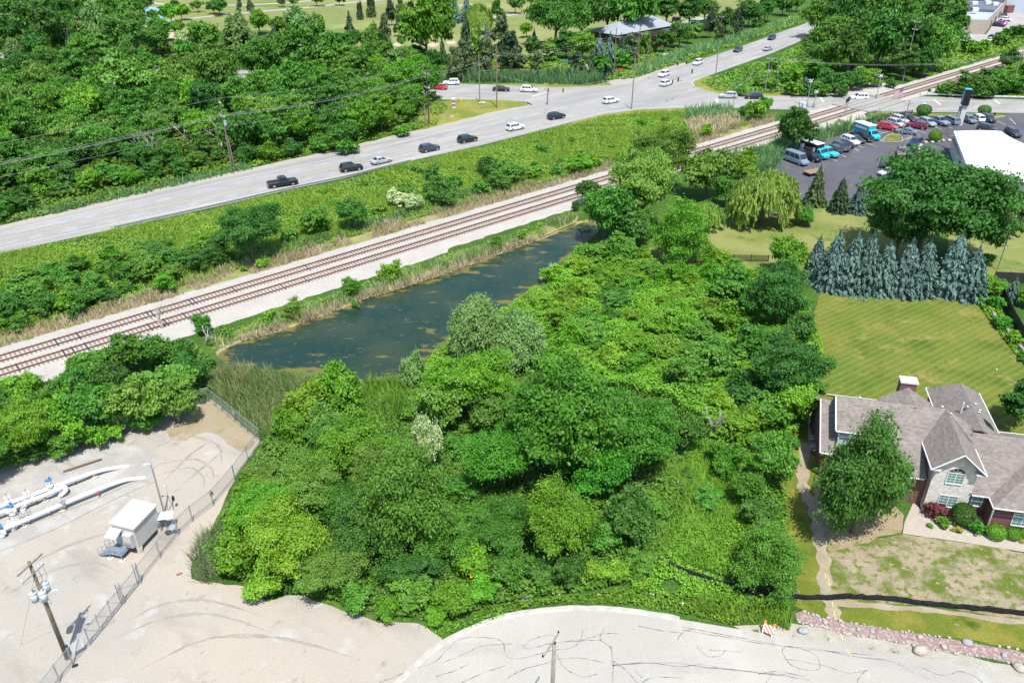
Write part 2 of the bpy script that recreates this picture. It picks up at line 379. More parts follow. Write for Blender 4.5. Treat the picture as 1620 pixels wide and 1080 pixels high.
# concrete kerb round the corners
M_kerb = mat("kerb_concrete", (0.347, 0.334, 0.302), 0.85, 0.1, 4)
def kerb(name, pts, w=0.3, h=0.12):
    mb = MB(); ln = curve_px(pts, 5)
    for a, b in zip(ln, ln[1:]):
        d = b - a; mb.box(((a.x + b.x) / 2, (a.y + b.y) / 2, h / 2), (d.length + 0.02, w, h), math.atan2(d.y, d.x))
    o = mb.build(name, M_kerb); tag(o, kind='structure'); return o
kerb("kerb", [(933, 137.5), (980, 134.5), (1007, 129.5), (1040, 113.5)])
kerb("kerb", [(1113, 122.5), (1096, 129.5), (1098, 137.5), (1120, 144.5), (1140, 149.5)])

# --- gravel yard, sand, cul-de-sac
M_gravel = ground_mat("pale_gravel_yard", [((0.325, 0.286, 0.231), 0.06, 0.42, 0.58), ((0.228, 0.213, 0.185), 0.16, 0.54, 0.68, 8, (0.35, 1), 30), ((0.349, 0.341, 0.319), 0.35, 0.58, 0.72, 8), ((0.218, 0.188, 0.149), 0.9, 0.60, 0.72, 9, (1, 0.5), 20), ((0.165, 0.148, 0.124), 3.5, 0.66, 0.74, 8)], (0.286, 0.266, 0.231), fine=(9, 0.12), bump=0.2)
sheet("gravel_yard", [(-320, 830), (-100, 762), (0, 733), (60, 712), (180, 668), (290, 636), (331, 630), (352, 645), (413, 698), (375, 750), (352, 800), (330, 850), (305, 885), (303, 915), (345, 922), (400, 930), (420, 950), (470, 940), (540, 965), (600, 985), (660, 985), (700, 1010), (660, 1060), (620, 1090), (560, 1200), (500, 1400), (-400, 1400)], M_gravel, 0.012, step=0.8, jit=0.12)
M_greyg = ground_mat("grey_gravel", [((0.34, 0.325, 0.295), 0.3, 0.42, 0.62, 8), ((0.20, 0.19, 0.17), 0.5, 0.58, 0.7, 9, (0.4, 1), 25)], (0.27, 0.255, 0.23), fine=(9, 0.14), bump=0.2)
sheet("gravel_yard", [(-60, 780), (0, 752), (90, 726), (180, 698), (225, 708), (250, 730), (245, 762), (200, 790), (120, 822), (60, 850), (0, 872), (-60, 880)], M_greyg, 0.016, step=0.5, jit=0.3, smooth=1)
M_mud = ground_mat("damp_sand", [((0.242, 0.200, 0.121), 0.3, 0.4, 0.6), ((0.200, 0.163, 0.079), 0.5, 0.55, 0.7), ((0.314, 0.266, 0.200), 0.35, 0.6, 0.7, 5)], (0.254, 0.212, 0.145), fine=(7, 0.12))
sheet("damp_sand", [(270, 662), (300, 648), (331, 634), (352, 648), (408, 694), (392, 716), (372, 712), (350, 690), (330, 682), (308, 688), (290, 700), (262, 690)], M_mud, 0.018, step=0.7, jit=0.2, smooth=1)
M_mud2 = ground_mat("tyre_ruts", [((0.27, 0.245, 0.205), 0.8, 0.4, 0.6, 7)], (0.225, 0.20, 0.16), fine=(7, 0.15))
for pts, w in (([(245, 735), (285, 728), (315, 728), (335, 742), (338, 760)], 0.35), ([(250, 752), (285, 741), (308, 742), (322, 756), (322, 772)], 0.3), ([(255, 690), (285, 668), (310, 655)], 0.4), ([(232, 715), (262, 700), (285, 690), (300, 672)], 0.3),
               ([(0, 872), (90, 835), (180, 790), (250, 760)], 0.25), ([(0, 846), (120, 802), (215, 762)], 0.22), ([(20, 905), (110, 862), (175, 842)], 0.3), ([(10, 940), (90, 900), (150, 890), (190, 905)], 0.28), ([(260, 760), (300, 720), (330, 700)], 0.3), ([(285, 770), (320, 740), (350, 716)], 0.3), ([(240, 700), (300, 690), (345, 705), (350, 735)], 0.4), ([(195, 985), (260, 955), (330, 950), (420, 975)], 0.3), ([(180, 1010), (260, 978), (340, 972), (430, 1000)], 0.3), ([(220, 1060), (330, 1010), (450, 1010), (560, 1040)], 0.35)):
    ln = curve_px(pts, 10); q = random.Random(len(pts)); strip("tyre_rut", [p + Vector((q.uniform(-.05, .05), q.uniform(-.05, .05), 0)) for p in ln], [w * q.uniform(.3, 1.3) * math.sin(math.pi * min(1, max(0, (i + .3) / len(ln)))) for i in range(len(ln))], M_mud2, 0.021 + 0.0008 * len(bpy.data.meshes) % 0.012)
M_con = ground_mat("cul_de_sac_concrete", [((0.345, 0.327, 0.287), 0.08, 0.45, 0.62), ((0.265, 0.254, 0.226), 0.2, 0.54, 0.68, 8, (0.3, 1), 0), ((0.370, 0.356, 0.319), 0.3, 0.58, 0.7, 8, (1, 0.3), 0), ((0.220, 0.210, 0.187), 0.7, 0.66, 0.76, 9, (0.5, 1), 10)], (0.305, 0.290, 0.255), fine=(6, 0.06))
cul = [(560, 1140), (627, 1082), (660, 1050), (690, 1024), (745, 994), (800, 975), (860, 965), (930, 962), (1000, 967), (1080, 980), (1200, 1000), (1262, 1010), (1350, 1022), (1450, 1040), (1540, 1056), (1640, 1075), (1800, 1110), (1900, 1500), (400, 1500)]
sheet("cul_de_sac", cul, M_con, 0.03)
M_gut = mat("gutter_concrete", (0.335, 0.32, 0.285), 0.85, 0.15, 1.5)
ln = curve_px([(560, 1140), (627, 1082), (660, 1050), (690, 1024), (745, 994), (800, 975), (860, 965), (930, 962), (1000, 967), (1075, 979)], 5)
mb = MB(); q = random.Random(2); rg = []
for i, p in enumerate(ln):
    t = ln[min(i + 1, len(ln) - 1)] - ln[max(i - 1, 0)]; t.normalize(); nn = Vector((-t.y, t.x, 0)); j_ = nn * q.uniform(-.05, .05)
    rg.append([p + nn * .27 + j_ + Vector((0, 0, .0)), p + nn * .25 + j_ + Vector((0, 0, .09)), p - nn * .05 + j_ + Vector((0, 0, .085)), p - nn * .28 + Vector((0, 0, .038)), p - nn * .3 + Vector((0, 0, 0))])
mb.loft(rg)
tag(mb.build("kerb", M_gut), kind='structure')
M_tar = mat("crack_sealant", (0.085, 0.083, 0.085), 0.6, 0.3, 3)
cracks = [[(600, 1080), (650, 1060), (690, 1045), (730, 1010), (790, 1012), (800, 1035), (815, 1042), (850, 1035), (875, 1028)], [(700, 1048), (740, 1032), (760, 1022), (812, 1018)], [(830, 1022), (840, 1012), (870, 1004), (880, 1010)],
          [(826, 1020), (835, 1026), (870, 1018), (910, 1014), (950, 1012)], [(800, 1074), (830, 1058), (860, 1050), (885, 1042), (920, 1041), (955, 1048)], [(880, 1032), (892, 1055), (920, 1070), (945, 1066)], [(895, 1014), (930, 1010), (950, 1002), (955, 995)],
          [(875, 1028), (905, 1024), (918, 1012), (922, 996)], [(950, 1012), (952, 1002), (978, 1002)], [(950, 1012), (968, 1030), (969, 1080)], [(967, 1022), (967, 1048)], [(970, 1045), (990, 1060), (1010, 1082)], [(969, 1053), (1020, 1048), (1080, 1055)], [(970, 1052), (1060, 1048), (1120, 1056), (1200, 1064), (1260, 1068)],
          [(1000, 1092), (1030, 1072), (1080, 1072)], [(1080, 992), (1140, 1003), (1190, 1012), (1250, 1024), (1310, 1030), (1380, 1036)], [(1080, 996), (1150, 1008), (1220, 1020), (1290, 1026), (1350, 1038), (1410, 1046), (1445, 1064)], [(1101, 1021), (1120, 1038), (1140, 1036), (1147, 1028)], [(1122, 1028), (1172, 1031)],
          [(1244, 1022), (1238, 1030), (1252, 1052), (1280, 1060), (1297, 1056), (1290, 1036), (1262, 1024), (1244, 1022)], [(1236, 1041), (1300, 1052), (1340, 1064), (1372, 1060)], [(1080, 1055), (1110, 1051), (1150, 1058), (1210, 1065), (1280, 1075)], [(1200, 1066), (1230, 1062), (1275, 1070)], [(1210, 1082), (1222, 1066)],
          [(1458, 1056), (1490, 1068), (1520, 1062), (1548, 1074), (1560, 1086)], [(1072, 1012), (1080, 1000), (1100, 994)], [(1010, 990), (1050, 998), (1075, 1000)], [(690, 1070), (720, 1060), (740, 1050)], [(720, 1085), (760, 1066), (800, 1052)], [(1015, 1072), (1005, 1060)], [(1356, 1082), (1360, 1068), (1372, 1060)]]
for c in cracks:
    ln = curve_px(c, 7); q = random.Random(len(c))
    ln = [p + Vector((q.uniform(-.03, .03), q.uniform(-.03, .03), 0)) for p in ln]
    strip("sealed_crack", ln, [0.016 + 0.06 * q.random() ** 2 for _ in ln], M_tar, 0.036)
M_joint = mat("slab_joint", (0.36, 0.35, 0.34), 0.9, 0.1, 3)
for a, b in (((800, 975), (760, 1082)), ((860, 965), (850, 1082)), ((930, 962), (938, 1082)), ((1000, 967), (1030, 1082)), ((1080, 980), (1125, 1082)), ((1200, 1000), (1250, 1082)), ((1350, 1022), (1400, 1082)), ((690, 1024), (660, 1082))):
    strip("slab_joint", [G(*a), G(*b)], 0.03, M_joint, 0.0335)
M_ypaint = mat("survey_paint_yellow", (0.52, 0.45, 0.12), 0.8, 0.2, 5)
for a, b in (((1339, 1027), (1347, 1038)), ((1355, 1059), (1359, 1071)), ((1330, 1003), (1334, 1012)), ((1305, 905), (1306, 915)), ((1309, 920), (1312, 926)), ((1316, 950), (1318, 960)), ((1319, 965), (1321, 976)), ((1308, 908), (1312, 918))):
    strip("survey_mark", [G(*a), G(*b)], 0.06, M_ypaint, 0.037)

M_isle = ground_mat("mown_verge", [((0.20, 0.19, 0.045), 0.15, 0.42, 0.6, 6), ((0.32, 0.29, 0.16), 0.3, 0.62, 0.72, 6)], (0.125, 0.155, 0.026), fine=(4, 0.15))
sheet("grass_verge", [(655, 196), (668, 176), (690, 162), (730, 157), (780, 158), (826, 161), (838, 166), (800, 175), (747, 186), (690, 200), (660, 206)], M_isle, 0.014, step=2, jit=0.3)
sheet("grass_verge", [(940, 178), (1000, 168), (1080, 167), (1137, 168), (1080, 178), (1010, 182), (960, 188), (915, 202), (880, 206)], M_isle, 0.014, step=2, jit=0.4)
sheet("grass_verge", [(1098, 126), (1120, 120), (1150, 130), (1160, 142), (1230, 146), (1310, 146), (1310, 152), (1140, 152), (1118, 147), (1094, 138)], M_isle, 0.014, step=2, jit=0.4)
sheet("grass_verge", [(780, 133), (870, 131), (930, 134), (975, 128), (985, 136), (930, 140), (870, 140), (780, 137)], M_isle, 0.014, step=2, jit=0.4)
# --- lawns, garden ground, car park, golf course
M_lawn = ground_mat("mown_lawn", [((0.128, 0.137, 0.023), 0.10, 0.42, 0.62, 6), ((0.050, 0.090, 0.010), 0.16, 0.52, 0.68, 6), ((0.22, 0.185, 0.06), 0.30, 0.56, 0.72, 7), ((0.055, 0.085, 0.010), 1.1, 0.60, 0.70, 6)], (0.076, 0.118, 0.015), fine=(5, 0.25), wave=((0.19, 0.18, 0.05), 0.36, 56, 0.36))
sheet("back_lawn", [(1225, 640), (1262, 560), (1285, 500), (1300, 462), (1400, 463), (1500, 468), (1550, 474), (1570, 500), (1600, 545), (1640, 600), (1660, 720), (1640, 760), (1290, 760), (1280, 690)], M_lawn, 0.012, step=1.5, jit=0.15)
M_lawn2 = ground_mat("dry_lawn", [((0.183, 0.193, 0.063), 0.10, 0.42, 0.6, 6), ((0.050, 0.116, 0.013), 0.22, 0.56, 0.7, 6)], (0.130, 0.157, 0.038), fine=(5, 0.15))
sheet("side_lawn", [(1020, 395), (1110, 360), (1180, 340), (1290, 330), (1420, 325), (1480, 360), (1440, 430), (1280, 440), (1130, 425), (1060, 432)], M_lawn2, 0.012)
sheet("side_lawn", [(1500, 360), (1555, 343), (1640, 346), (1700, 350), (1720, 436), (1500, 436)], M_lawn2, 0.012)
M_front = ground_mat("patchy_front_lawn", [((0.29, 0.235, 0.16), 0.9, 0.5, 0.7, 8), ((0.078, 0.110, 0.016), 0.34, 0.47, 0.60, 12), ((0.090, 0.120, 0.018), 1.3, 0.50, 0.62, 9), ((0.29, 0.24, 0.17), 2.2, 0.60, 0.68, 6)], (0.235, 0.195, 0.13), fine=(7, 0.18))
sheet("front_lawn", [(1300, 820), (1310, 870), (1345, 862), (1400, 850), (1428, 844), (1520, 858), (1640, 876), (1640, 985), (1480, 957), (1320, 952), (1306, 930)], M_front, 0.012, step=1.0, jit=0.15)
M_green = ground_mat("verge_grass", [((0.168, 0.155, 0.029), 0.3, 0.45, 0.62, 6), ((0.042, 0.080, 0.010), 0.5, 0.56, 0.7, 6), ((0.269, 0.227, 0.143), 0.6, 0.63, 0.7, 6)], (0.097, 0.122, 0.015), fine=(6, 0.2))
sheet("verge_grass", [(1256, 958), (1262, 948), (1330, 950), (1480, 962), (1640, 992), (1640, 1030), (1500, 1008), (1400, 996), (1320, 982), (1290, 972)], M_green, 0.02, step=1.0, jit=0.15)
sheet("side_grass", [(1215, 700), (1232, 650), (1290, 640), (1298, 700), (1285, 770), (1300, 830), (1308, 900), (1312, 950), (1262, 950), (1246, 880), (1240, 790)], M_green, 0.016, step=1.0, jit=0.15)
M_path = ground_mat("trodden_dirt", [((0.290, 0.245, 0.176), 0.6, 0.4, 0.65, 6)], (0.233, 0.192, 0.129), fine=(6, 0.15))
ln = curve_px([(1275, 700), (1270, 750), (1272, 775), (1285, 800), (1293, 830), (1296, 856), (1304, 890), (1305, 930), (1316, 960), (1321, 980)])
strip("dirt_trail", ln, [1.1 + 0.3 * math.sin(i * 1.3) for i in range(len(ln))], M_path, 0.026)
sheet("dirt_trail", [(1300, 945), (1330, 949), (1480, 962), (1640, 984), (1640, 992), (1480, 969), (1320, 958)], M_path, 0.025, step=1.0, jit=0.12)
M_dshade = ground_mat("bare_earth", [((0.16, 0.15, 0.05), 0.6, 0.5, 0.65, 6)], (0.24, 0.19, 0.12), fine=(6, 0.2))
sheet("bare_earth", [(1285, 775), (1300, 770), (1400, 790), (1430, 815), (1425, 843), (1345, 862), (1312, 872), (1296, 840)], M_dshade, 0.021, step=0.8, jit=0.25)
M_red = ground_mat("red_gravel_bed", [((0.314, 0.257, 0.236), 3.0, 0.5, 0.6, 6), ((0.143, 0.093, 0.086), 4.0, 0.58, 0.66, 6)], (0.228, 0.160, 0.146), fine=(12, 0.3), bump=0.3)
sheet("gravel_bed", [(1258, 970), (1270, 966), (1300, 977), (1340, 984), (1420, 998), (1500, 1010), (1640, 1036), (1640, 1060), (1560, 1040), (1490, 1030), (1400, 1012), (1340, 1003), (1300, 992), (1262, 985)], M_red, 0.03, step=0.8, jit=0.1)
M_dust = ground_mat("dusty_verge", [((0.321, 0.297, 0.248), 0.6, 0.4, 0.6, 6), ((0.097, 0.102, 0.024), 0.9, 0.6, 0.68, 7)], (0.272, 0.251, 0.206), fine=(8, 0.15))
sheet("dusty_verge", [(1160, 990), (1250, 985), (1300, 992), (1400, 1012), (1490, 1030), (1640, 1060), (1640, 1084), (1540, 1062), (1450, 1046), (1350, 1028), (1262, 1015), (1200, 1006)], M_dust, 0.024, step=0.7, jit=0.12)
M_walk = mat("front_walk_concrete", (0.315, 0.277, 0.227), 0.85, 0.06, 1.5)
sheet("front_walk", [(1428, 844), (1431, 826), (1447, 790), (1458, 808), (1466, 832), (1500, 843), (1560, 852), (1640, 862), (1640, 876), (1520, 857)], M_walk, 0.03)
for a, b in (((1478, 836), (1474, 850)), ((1520, 846), (1516, 857)), ((1562, 852), (1558, 863)), ((1600, 857), (1597, 868))):
    strip("slab_joint", [G(*a), G(*b)], 0.03, M_joint, 0.034)
M_wgrav = ground_mat("white_gravel_bed", [((0.391, 0.365, 0.328), 3, 0.5, 0.6, 5)], (0.302, 0.277, 0.239), fine=(14, 0.25))
sheet("planting_bed", [(1458, 808), (1466, 832), (1500, 843), (1560, 852), (1640, 862), (1640, 838), (1580, 825), (1540, 800)], M_wgrav, 0.021)
sheet("mulch_bed", [(1300, 462), (1330, 458), (1400, 462), (1500, 466), (1550, 474), (1552, 452), (1500, 445), (1300, 445)], M_dshade, 0.02, step=1.0, jit=0.35)
M_asph = ground_mat("car_park_asphalt", [((0.088, 0.088, 0.097), 0.12, 0.4, 0.6, 6), ((0.140, 0.137, 0.138), 0.25, 0.58, 0.7, 8, (1, 0.3), 30), ((0.050, 0.050, 0.056), 0.4, 0.6, 0.72, 8)], (0.072, 0.072, 0.081), rough=0.8, fine=(4, 0.12))
sheet("car_park", [(1222, 268), (1237, 248), (1290, 227), (1350, 203), (1395, 191), (1440, 187), (1480, 188), (1545, 190), (1590, 183), (1592, 178), (1660, 180), (1900, 190), (1900, 300), (1640, 300), (1440, 318), (1400, 322), (1290, 322), (1222, 305)], M_asph, 0.026)
M_isl = ground_mat("grass_island", [((0.168, 0.155, 0.038), 0.3, 0.45, 0.6)], (0.109, 0.134, 0.025), fine=(5, 0.15))
sheet("grass_island", [(1393, 223.5), (1407, 213), (1423, 213), (1425, 223.5)], M_isl, 0.06)
sheet("grass_verge", [(1374, 181), (1396, 176), (1447, 180), (1500, 180), (1580, 181), (1592, 183), (1588, 186), (1545, 190), (1480, 188), (1440, 187), (1400, 188)], M_isl, 0.036)
M_stall = mat("stall_line", (0.55, 0.52, 0.40), 0.7, 0.15, 3)
def stall(a, b): strip("parking_line", [G(*a), G(*b)], 0.12, M_stall, 0.034)
for a, b in (((1327, 244), (1339, 249)), ((1345, 233), (1358, 238)), ((1355, 230), (1366, 234)), ((1367, 225.5), (1380, 229.5)), ((1313, 250), (1324, 255)), ((1381, 218), (1398, 223)), ((1388, 213), (1405, 209)), ((1370, 203), (1398, 210)), ((1425, 223), (1443, 217)), ((1432, 213), (1445, 216)), ((1462, 205), (1477, 208.5)), ((1478, 201), (1490, 205)), ((1540, 196), (1545, 199)),
             ((1553, 195), (1562, 198)), ((1575, 191), (1591, 198)), ((1597, 187), (1607, 197)), ((1445, 205), (1466, 211)), ((1449, 212), (1456, 214)), ((1475, 199), (1482, 202)), ((1498, 200), (1506, 203))):
    stall(a, b)
kerb("kerb", [(1393, 224), (1407, 213), (1423, 213), (1425.5, 224), (1393, 224)], 0.15, 0.1)
kerb("kerb", [(1440, 187), (1480, 188), (1545, 190), (1590, 183.5)], 0.15, 0.12)
# pale gravel around the crossing
M_crush = ground_mat("crushed_stone", [((0.351, 0.325, 0.292), 0.2, 0.4, 0.6), ((0.218, 0.213, 0.145), 0.3, 0.62, 0.72, 6)], (0.314, 0.291, 0.259), fine=(9, 0.14))
sheet("crushed_stone", [(1240, 182), (1290, 170), (1330, 172), (1365, 177), (1375, 190), (1352, 203), (1320, 211), (1290, 214), (1262, 206), (1215, 212)], M_crush, 0.02, step=1.5, jit=0.3)
sheet("crushed_stone", [(1300, 152), (1345, 140), (1380, 128), (1400, 132), (1430, 140), (1450, 140), (1500, 122), (1540, 112), (1600, 96), (1600, 106), (1500, 138), (1460, 152), (1400, 150), (1340, 151)], M_crush, 0.018, step=1.5, jit=0.4)
M_dryg = ground_mat("dry_bank_grass", [((0.26, 0.22, 0.12), 0.3, 0.45, 0.65, 6), ((0.09, 0.15, 0.025), 0.4, 0.50, 0.66, 6)], (0.18, 0.19, 0.065), fine=(6, 0.25))
sheet("bank_grass", [(335, 552), (345, 534), (400, 512), (487, 488), (570, 462), (690, 424), (807, 381), (880, 350), (918, 334), (912, 352), (862, 373), (740, 416), (640, 449), (570, 470), (487, 503), (433, 521), (380, 534), (350, 548)], M_dryg, 0.008, step=1.0, jit=0.1)
sheet("bank_grass", [(-100, 574), (0, 529), (200, 475), (400, 412), (560, 366), (700, 329), (860, 280), (985, 252), (1100, 218), (1225, 182), (1225, 198), (1110, 236), (985, 276), (860, 310), (700, 360), (560, 405), (400, 450), (200, 508), (0, 566), (-100, 612)], M_dryg, 0.008, step=1.5, jit=0.4)
# far industrial yard
M_yard = ground_mat("industrial_yard", [((0.315, 0.302, 0.290), 0.1, 0.45, 0.6, 6), ((0.214, 0.207, 0.207), 0.2, 0.6, 0.72)], (0.277, 0.265, 0.255), fine=(3, 0.08))
sheet("industrial_yard", [(1505, 66), (1520, 50), (1560, 55), (1590, 14), (1640, 14), (1760, 20), (1760, 44), (1640, 46), (1595, 54), (1575, 64), (1555, 71), (1530, 68)], M_yard, 0.03)
# golf course
M_golf = ground_mat("golf_fairway", [((0.204, 0.213, 0.079), 0.012, 0.42, 0.6, 5), ((0.091, 0.144, 0.027), 0.02, 0.56, 0.68, 5), ((0.216, 0.213, 0.099), 0.06, 0.58, 0.7, 5)], (0.141, 0.168, 0.050), fine=(0.8, 0.08))
sheet("golf_fairway", [(-700, 60), (-100, 35), (80, 55), (250, 50), (420, 48), (520, 60), (600, 88), (720, 92), (870, 88), (930, 45), (1100, 30), (1300, -20), (1500, -60), (-600, -60)], M_golf, 0.012)
sheet("golf_fairway", [(760, 106), (800, 103), (880, 112), (870, 118), (800, 113)], M_golf, 0.014)
M_cart = mat("cart_path_asphalt", (0.282, 0.276, 0.262), 0.9, 0.08, 0.3)
for pts, w in (([(140, 40), (200, 35), (270, 32.5), (345, 25), (430, 17), (500, 11), (560, 4), (640, -3)], 3.4), ([(235, 4), (270, 8), (330, 9), (390, 8), (450, 5), (520, -1)], 3.4), ([(612, 40), (640, 43), (672, 44), (705, 40), (735, 36), (780, 28), (830, 21.5), (880, 17), (920, 10)], 3.2), ([(628, 22), (650, 20), (700, 12), (760, 6)], 3.0), ([(1060, 40), (1082, 37), (1110, 28)], 5)):
    strip("cart_path", curve_px(pts), w, M_cart, 0.03)
M_sand = mat("bunker_sand", (0.376, 0.302, 0.215), 0.95, 0.06, 0.2)
for pts in ([(618, 70), (628, 67), (640, 70), (634, 74), (622, 73)], [(630, 50), (642, 47), (645, 51), (634, 53)], [(676, 70), (690, 66), (696, 70), (688, 75), (678, 74)], [(705, 66), (720, 64), (723, 70), (708, 71)], [(246, 55), (270, 51), (302, 53), (290, 60), (250, 62)]):
    sheet("bunker_sand", pts, M_sand, 0.03, smooth=2)
M_pondfar = mat("golf_pond_water", (0.10, 0.20, 0.30), 0.08, 0.1, 0.1, spec=0.6)
sheet("golf_pond", [(172, 30), (180, 16), (205, 10), (250, 11), (262, 20), (266, 28), (240, 32), (205, 34)], M_pondfar, 0.03, smooth=2)
# ditch between highway and railway, small creek by the junction
M_ditch = mat("ditch_water", (0.05, 0.06, 0.06), 0.1, 0.2, 0.4, spec=0.6)
strip("ditch_water", curve_px([(925, 242), (950, 234), (985, 226), (1010, 221), (1035, 215), (1062, 206)]), [1.2] * 6 + [2.2] * 12 + [1.4] * 13, M_ditch, 0.03)
strip("ditch_water", curve_px([(1158, 140), (1166, 132), (1180, 126), (1210, 112), (1240, 98)]), 2.2, M_ditch, 0.03)
strip("dirt_trail", curve_px([(1182, 125), (1205, 117), (1235, 104), (1260, 92)]), 1.8, M_path, 0.033)
sheet("dirt_trail", [(1300, 112), (1340, 104), (1400, 100), (1425, 104), (1420, 110), (1360, 116)], M_dshade, 0.02)
strip("front_drive", curve_px([(1545, 346), (1580, 342), (1620, 341), (1700, 342)]), 3.5, M_walk, 0.03)

# ---------------------------------------------------------------- railway
RZ = 0.30
ta, tb = G(54.8, 549.5, RZ), G(880, 304.0, RZ)
rd = (tb - ta); rd.z = 0; rd.normalize(); rn = Vector((rd.y, -rd.x, 0))          # rn points towards the pond
nb = (G(54.8, 570.5, RZ) - ta).dot(rn); nb2 = (G(880, 319.1, RZ) - ta).dot(rn); TS = (nb + nb2) / 2
def rail_pt(s, off, z=0.0):
    p = ta + rd * s + rn * off; return Vector((p.x, p.y, z))
S0, S1 = -120.0, 330.0
M_ball = ground_mat("railway_ballast", [((0.353, 0.332, 0.296), 0.3, 0.4, 0.6, 6), ((0.259, 0.244, 0.219), 2.0, 0.58, 0.7, 6)], (0.321, 0.301, 0.270), fine=(10, 0.16), bump=0.3)
q = random.Random(5); V = []; Fq = []; m_ = 0; s = S0
while s <= S1:
    near = 4.3 + q.uniform(-.25, .25) + (1.2 if s < 60 else 0) - (1.5 if s > 110 else 0)
    prof = [(-3.5 + q.uniform(-.35, .35), 0.024), (-2.2, 0.13), (TS + 1.9, 0.13), (TS + near, 0.024)]
    V += [tuple(rail_pt(s, o, z)) for o, z in prof]; m_ += 1; s += 1.0
Fq = [(i * 4 + k, i * 4 + k + 1, i * 4 + k + 5, i * 4 + k + 4) for i in range(m_ - 1) for k in range(3)]
tag(link(bpy.data.objects.new("railway_ballast", mesh_np("railway_ballast", V, [f[::-1] for f in Fq], M_ball))), None, None, None, 'structure')
M_rail = mat("rusty_rail_steel", (0.115, 0.058, 0.042), 0.7, 0.25, 1.5)
M_tie = mat("weathered_sleeper_wood", (0.21, 0.145, 0.115), 0.9, 0.35, 1.2); M_tie2 = mat("dark_sleeper_wood", (0.055, 0.045, 0.045), 0.9, 0.3, 1.2)
ang = math.atan2(rd.y, rd.x)
def sleeper_mesh():
    mb = MB(); mb.box((0, 0, 0), (0.23, 2.6, 0.10), bevel=0.012); me = bpy.data.meshes.new("sleeper"); mb.bm.to_mesh(me); mb.bm.free(); me.materials.append(M_tie); return me
SLM = sleeper_mesh()
for nm, off, lab in (("far", 0.0, "rusty railway track running beside the meadow, the farther of the two from the pond"), ("near", TS, "rusty railway track on pale ballast, the nearer of the two to the pond")):
    t = thing("railway_track", rail_pt(0, off, 0), ang, lab, "railway track", "twin railway tracks")
    for sd_ in (-1, 1):
        mb = MB(); mb.box(((S0 + S1) / 2, sd_ * 0.7525, 0.235), (S1 - S0, 0.075, 0.15)); mb.box(((S0 + S1) / 2, sd_ * 0.7525, 0.176), (S1 - S0, 0.16, 0.02)); mb.build("rail", M_rail, t)
    n0 = 0; s = -24.0; vs = []; fs = []; mbr = MB(); sp = 0.54; S = S0; cnt = 0
    while S < S1:
        dx = q.uniform(-.04, .04)
        if -12 <= S < 42 and cnt < 98:
            o = bpy.data.objects.new("sleeper", SLM); link(o, t); o.location = (S, dx, 0.115 + q.uniform(-.006, .006)); o.rotation_euler = (0, 0, q.uniform(-.02, .02)); cnt += 1
            if q.random() < 0.14: o.material_slots[0].link = 'OBJECT'; o.material_slots[0].material = M_tie2
        else:
            c = [(S - .115, dx - 1.3), (S + .115, dx - 1.3), (S + .115, dx + 1.3), (S - .115, dx + 1.3)]; b0 = len(vs)
            vs += [(x, y, 0.04) for x, y in c] + [(x, y, 0.165) for x, y in c]
            fs += [(b0 + 4, b0 + 5, b0 + 6, b0 + 7)] + [(b0 + i, b0 + (i + 1) % 4, b0 + 4 + (i + 1) % 4, b0 + 4 + i) for i in range(4)]
        S += sp
    o = bpy.data.objects.new("sleepers", mesh_np("sleepers", vs, fs, M_tie)); link(o, t); o["kind"] = "stuff"
# road crossing panels
cs0 = (G(1290, 180) - ta).dot(rd)
c0, c1 = (G(1318, 172) - ta).dot(rd), (G(1400, 150) - ta).dot(rd)
mb = MB()
def rbox(s0, s1, o0, o1, z0, z1):
    mb.prism([rail_pt(s0, o0), rail_pt(s1, o0), rail_pt(s1, o1), rail_pt(s0, o1)], z0, z1)
w0, w1 = c0 + 3, c1 - 3
for a, b in ((-3.4, -0.86), (-0.66, 0.66), (0.86, TS - 0.86), (TS - 0.66, TS + 0.66), (TS + 0.86, TS + 3.4)): rbox(w0, w1, a, b, 0.0, 0.292)
tag(mb.build("crossing_road_panels", M_road), kind='structure')
# ---------------------------------------------------------------- plants
def unit(v): return v / np.maximum(np.linalg.norm(v, axis=1, keepdims=True), 1e-9)
def leaves(C, N, size, asp=1.7, rng=nr, long_dir=None):
    "rhombic leaf clumps: centres C, facing N"
    n = len(C); N = unit(N)
    a = rng.normal(size=(n, 3)) if long_dir is None else long_dir + rng.normal(size=(n, 3)) * 0.15
    T = unit(np.cross(N, np.cross(a, N))); B = np.cross(N, T)
    s = (size if np.ndim(size) else np.full(n, size))[:, None]
    bend = N * s * 0.12
    V = np.stack([C - T * s * asp * .5 - bend, C + B * s * .5, C + T * s * asp * .5 - bend, C - B * s * .5], 1).reshape(-1, 3)
    return V, np.arange(4 * n).reshape(-1, 4)
def clumpy(center, rad, n, rng, sub=12, zs=1.0, shell=0.72, up=0.75):
    "a lobe made of small flattened sprays with gaps between them"
    d = unit(rng.normal(size=(sub, 3)) + np.array([0, 0, .35])); k = rng.integers(0, sub, n); dd = d[k]
    sc = (rng.uniform(.5, 1.28, sub))[k][:, None]
    off = rng.normal(size=(n, 3)) * np.array([.33, .33, .13]) * rad
    P = center + (dd * sc * rad + off) * np.array([1, 1, zs])
    return P, dd * 0.45 + np.array([0, 0, up]) + rng.normal(size=(n, 3)) * 0.42, (np.arange(sub) * 0.618 % 1)[k]
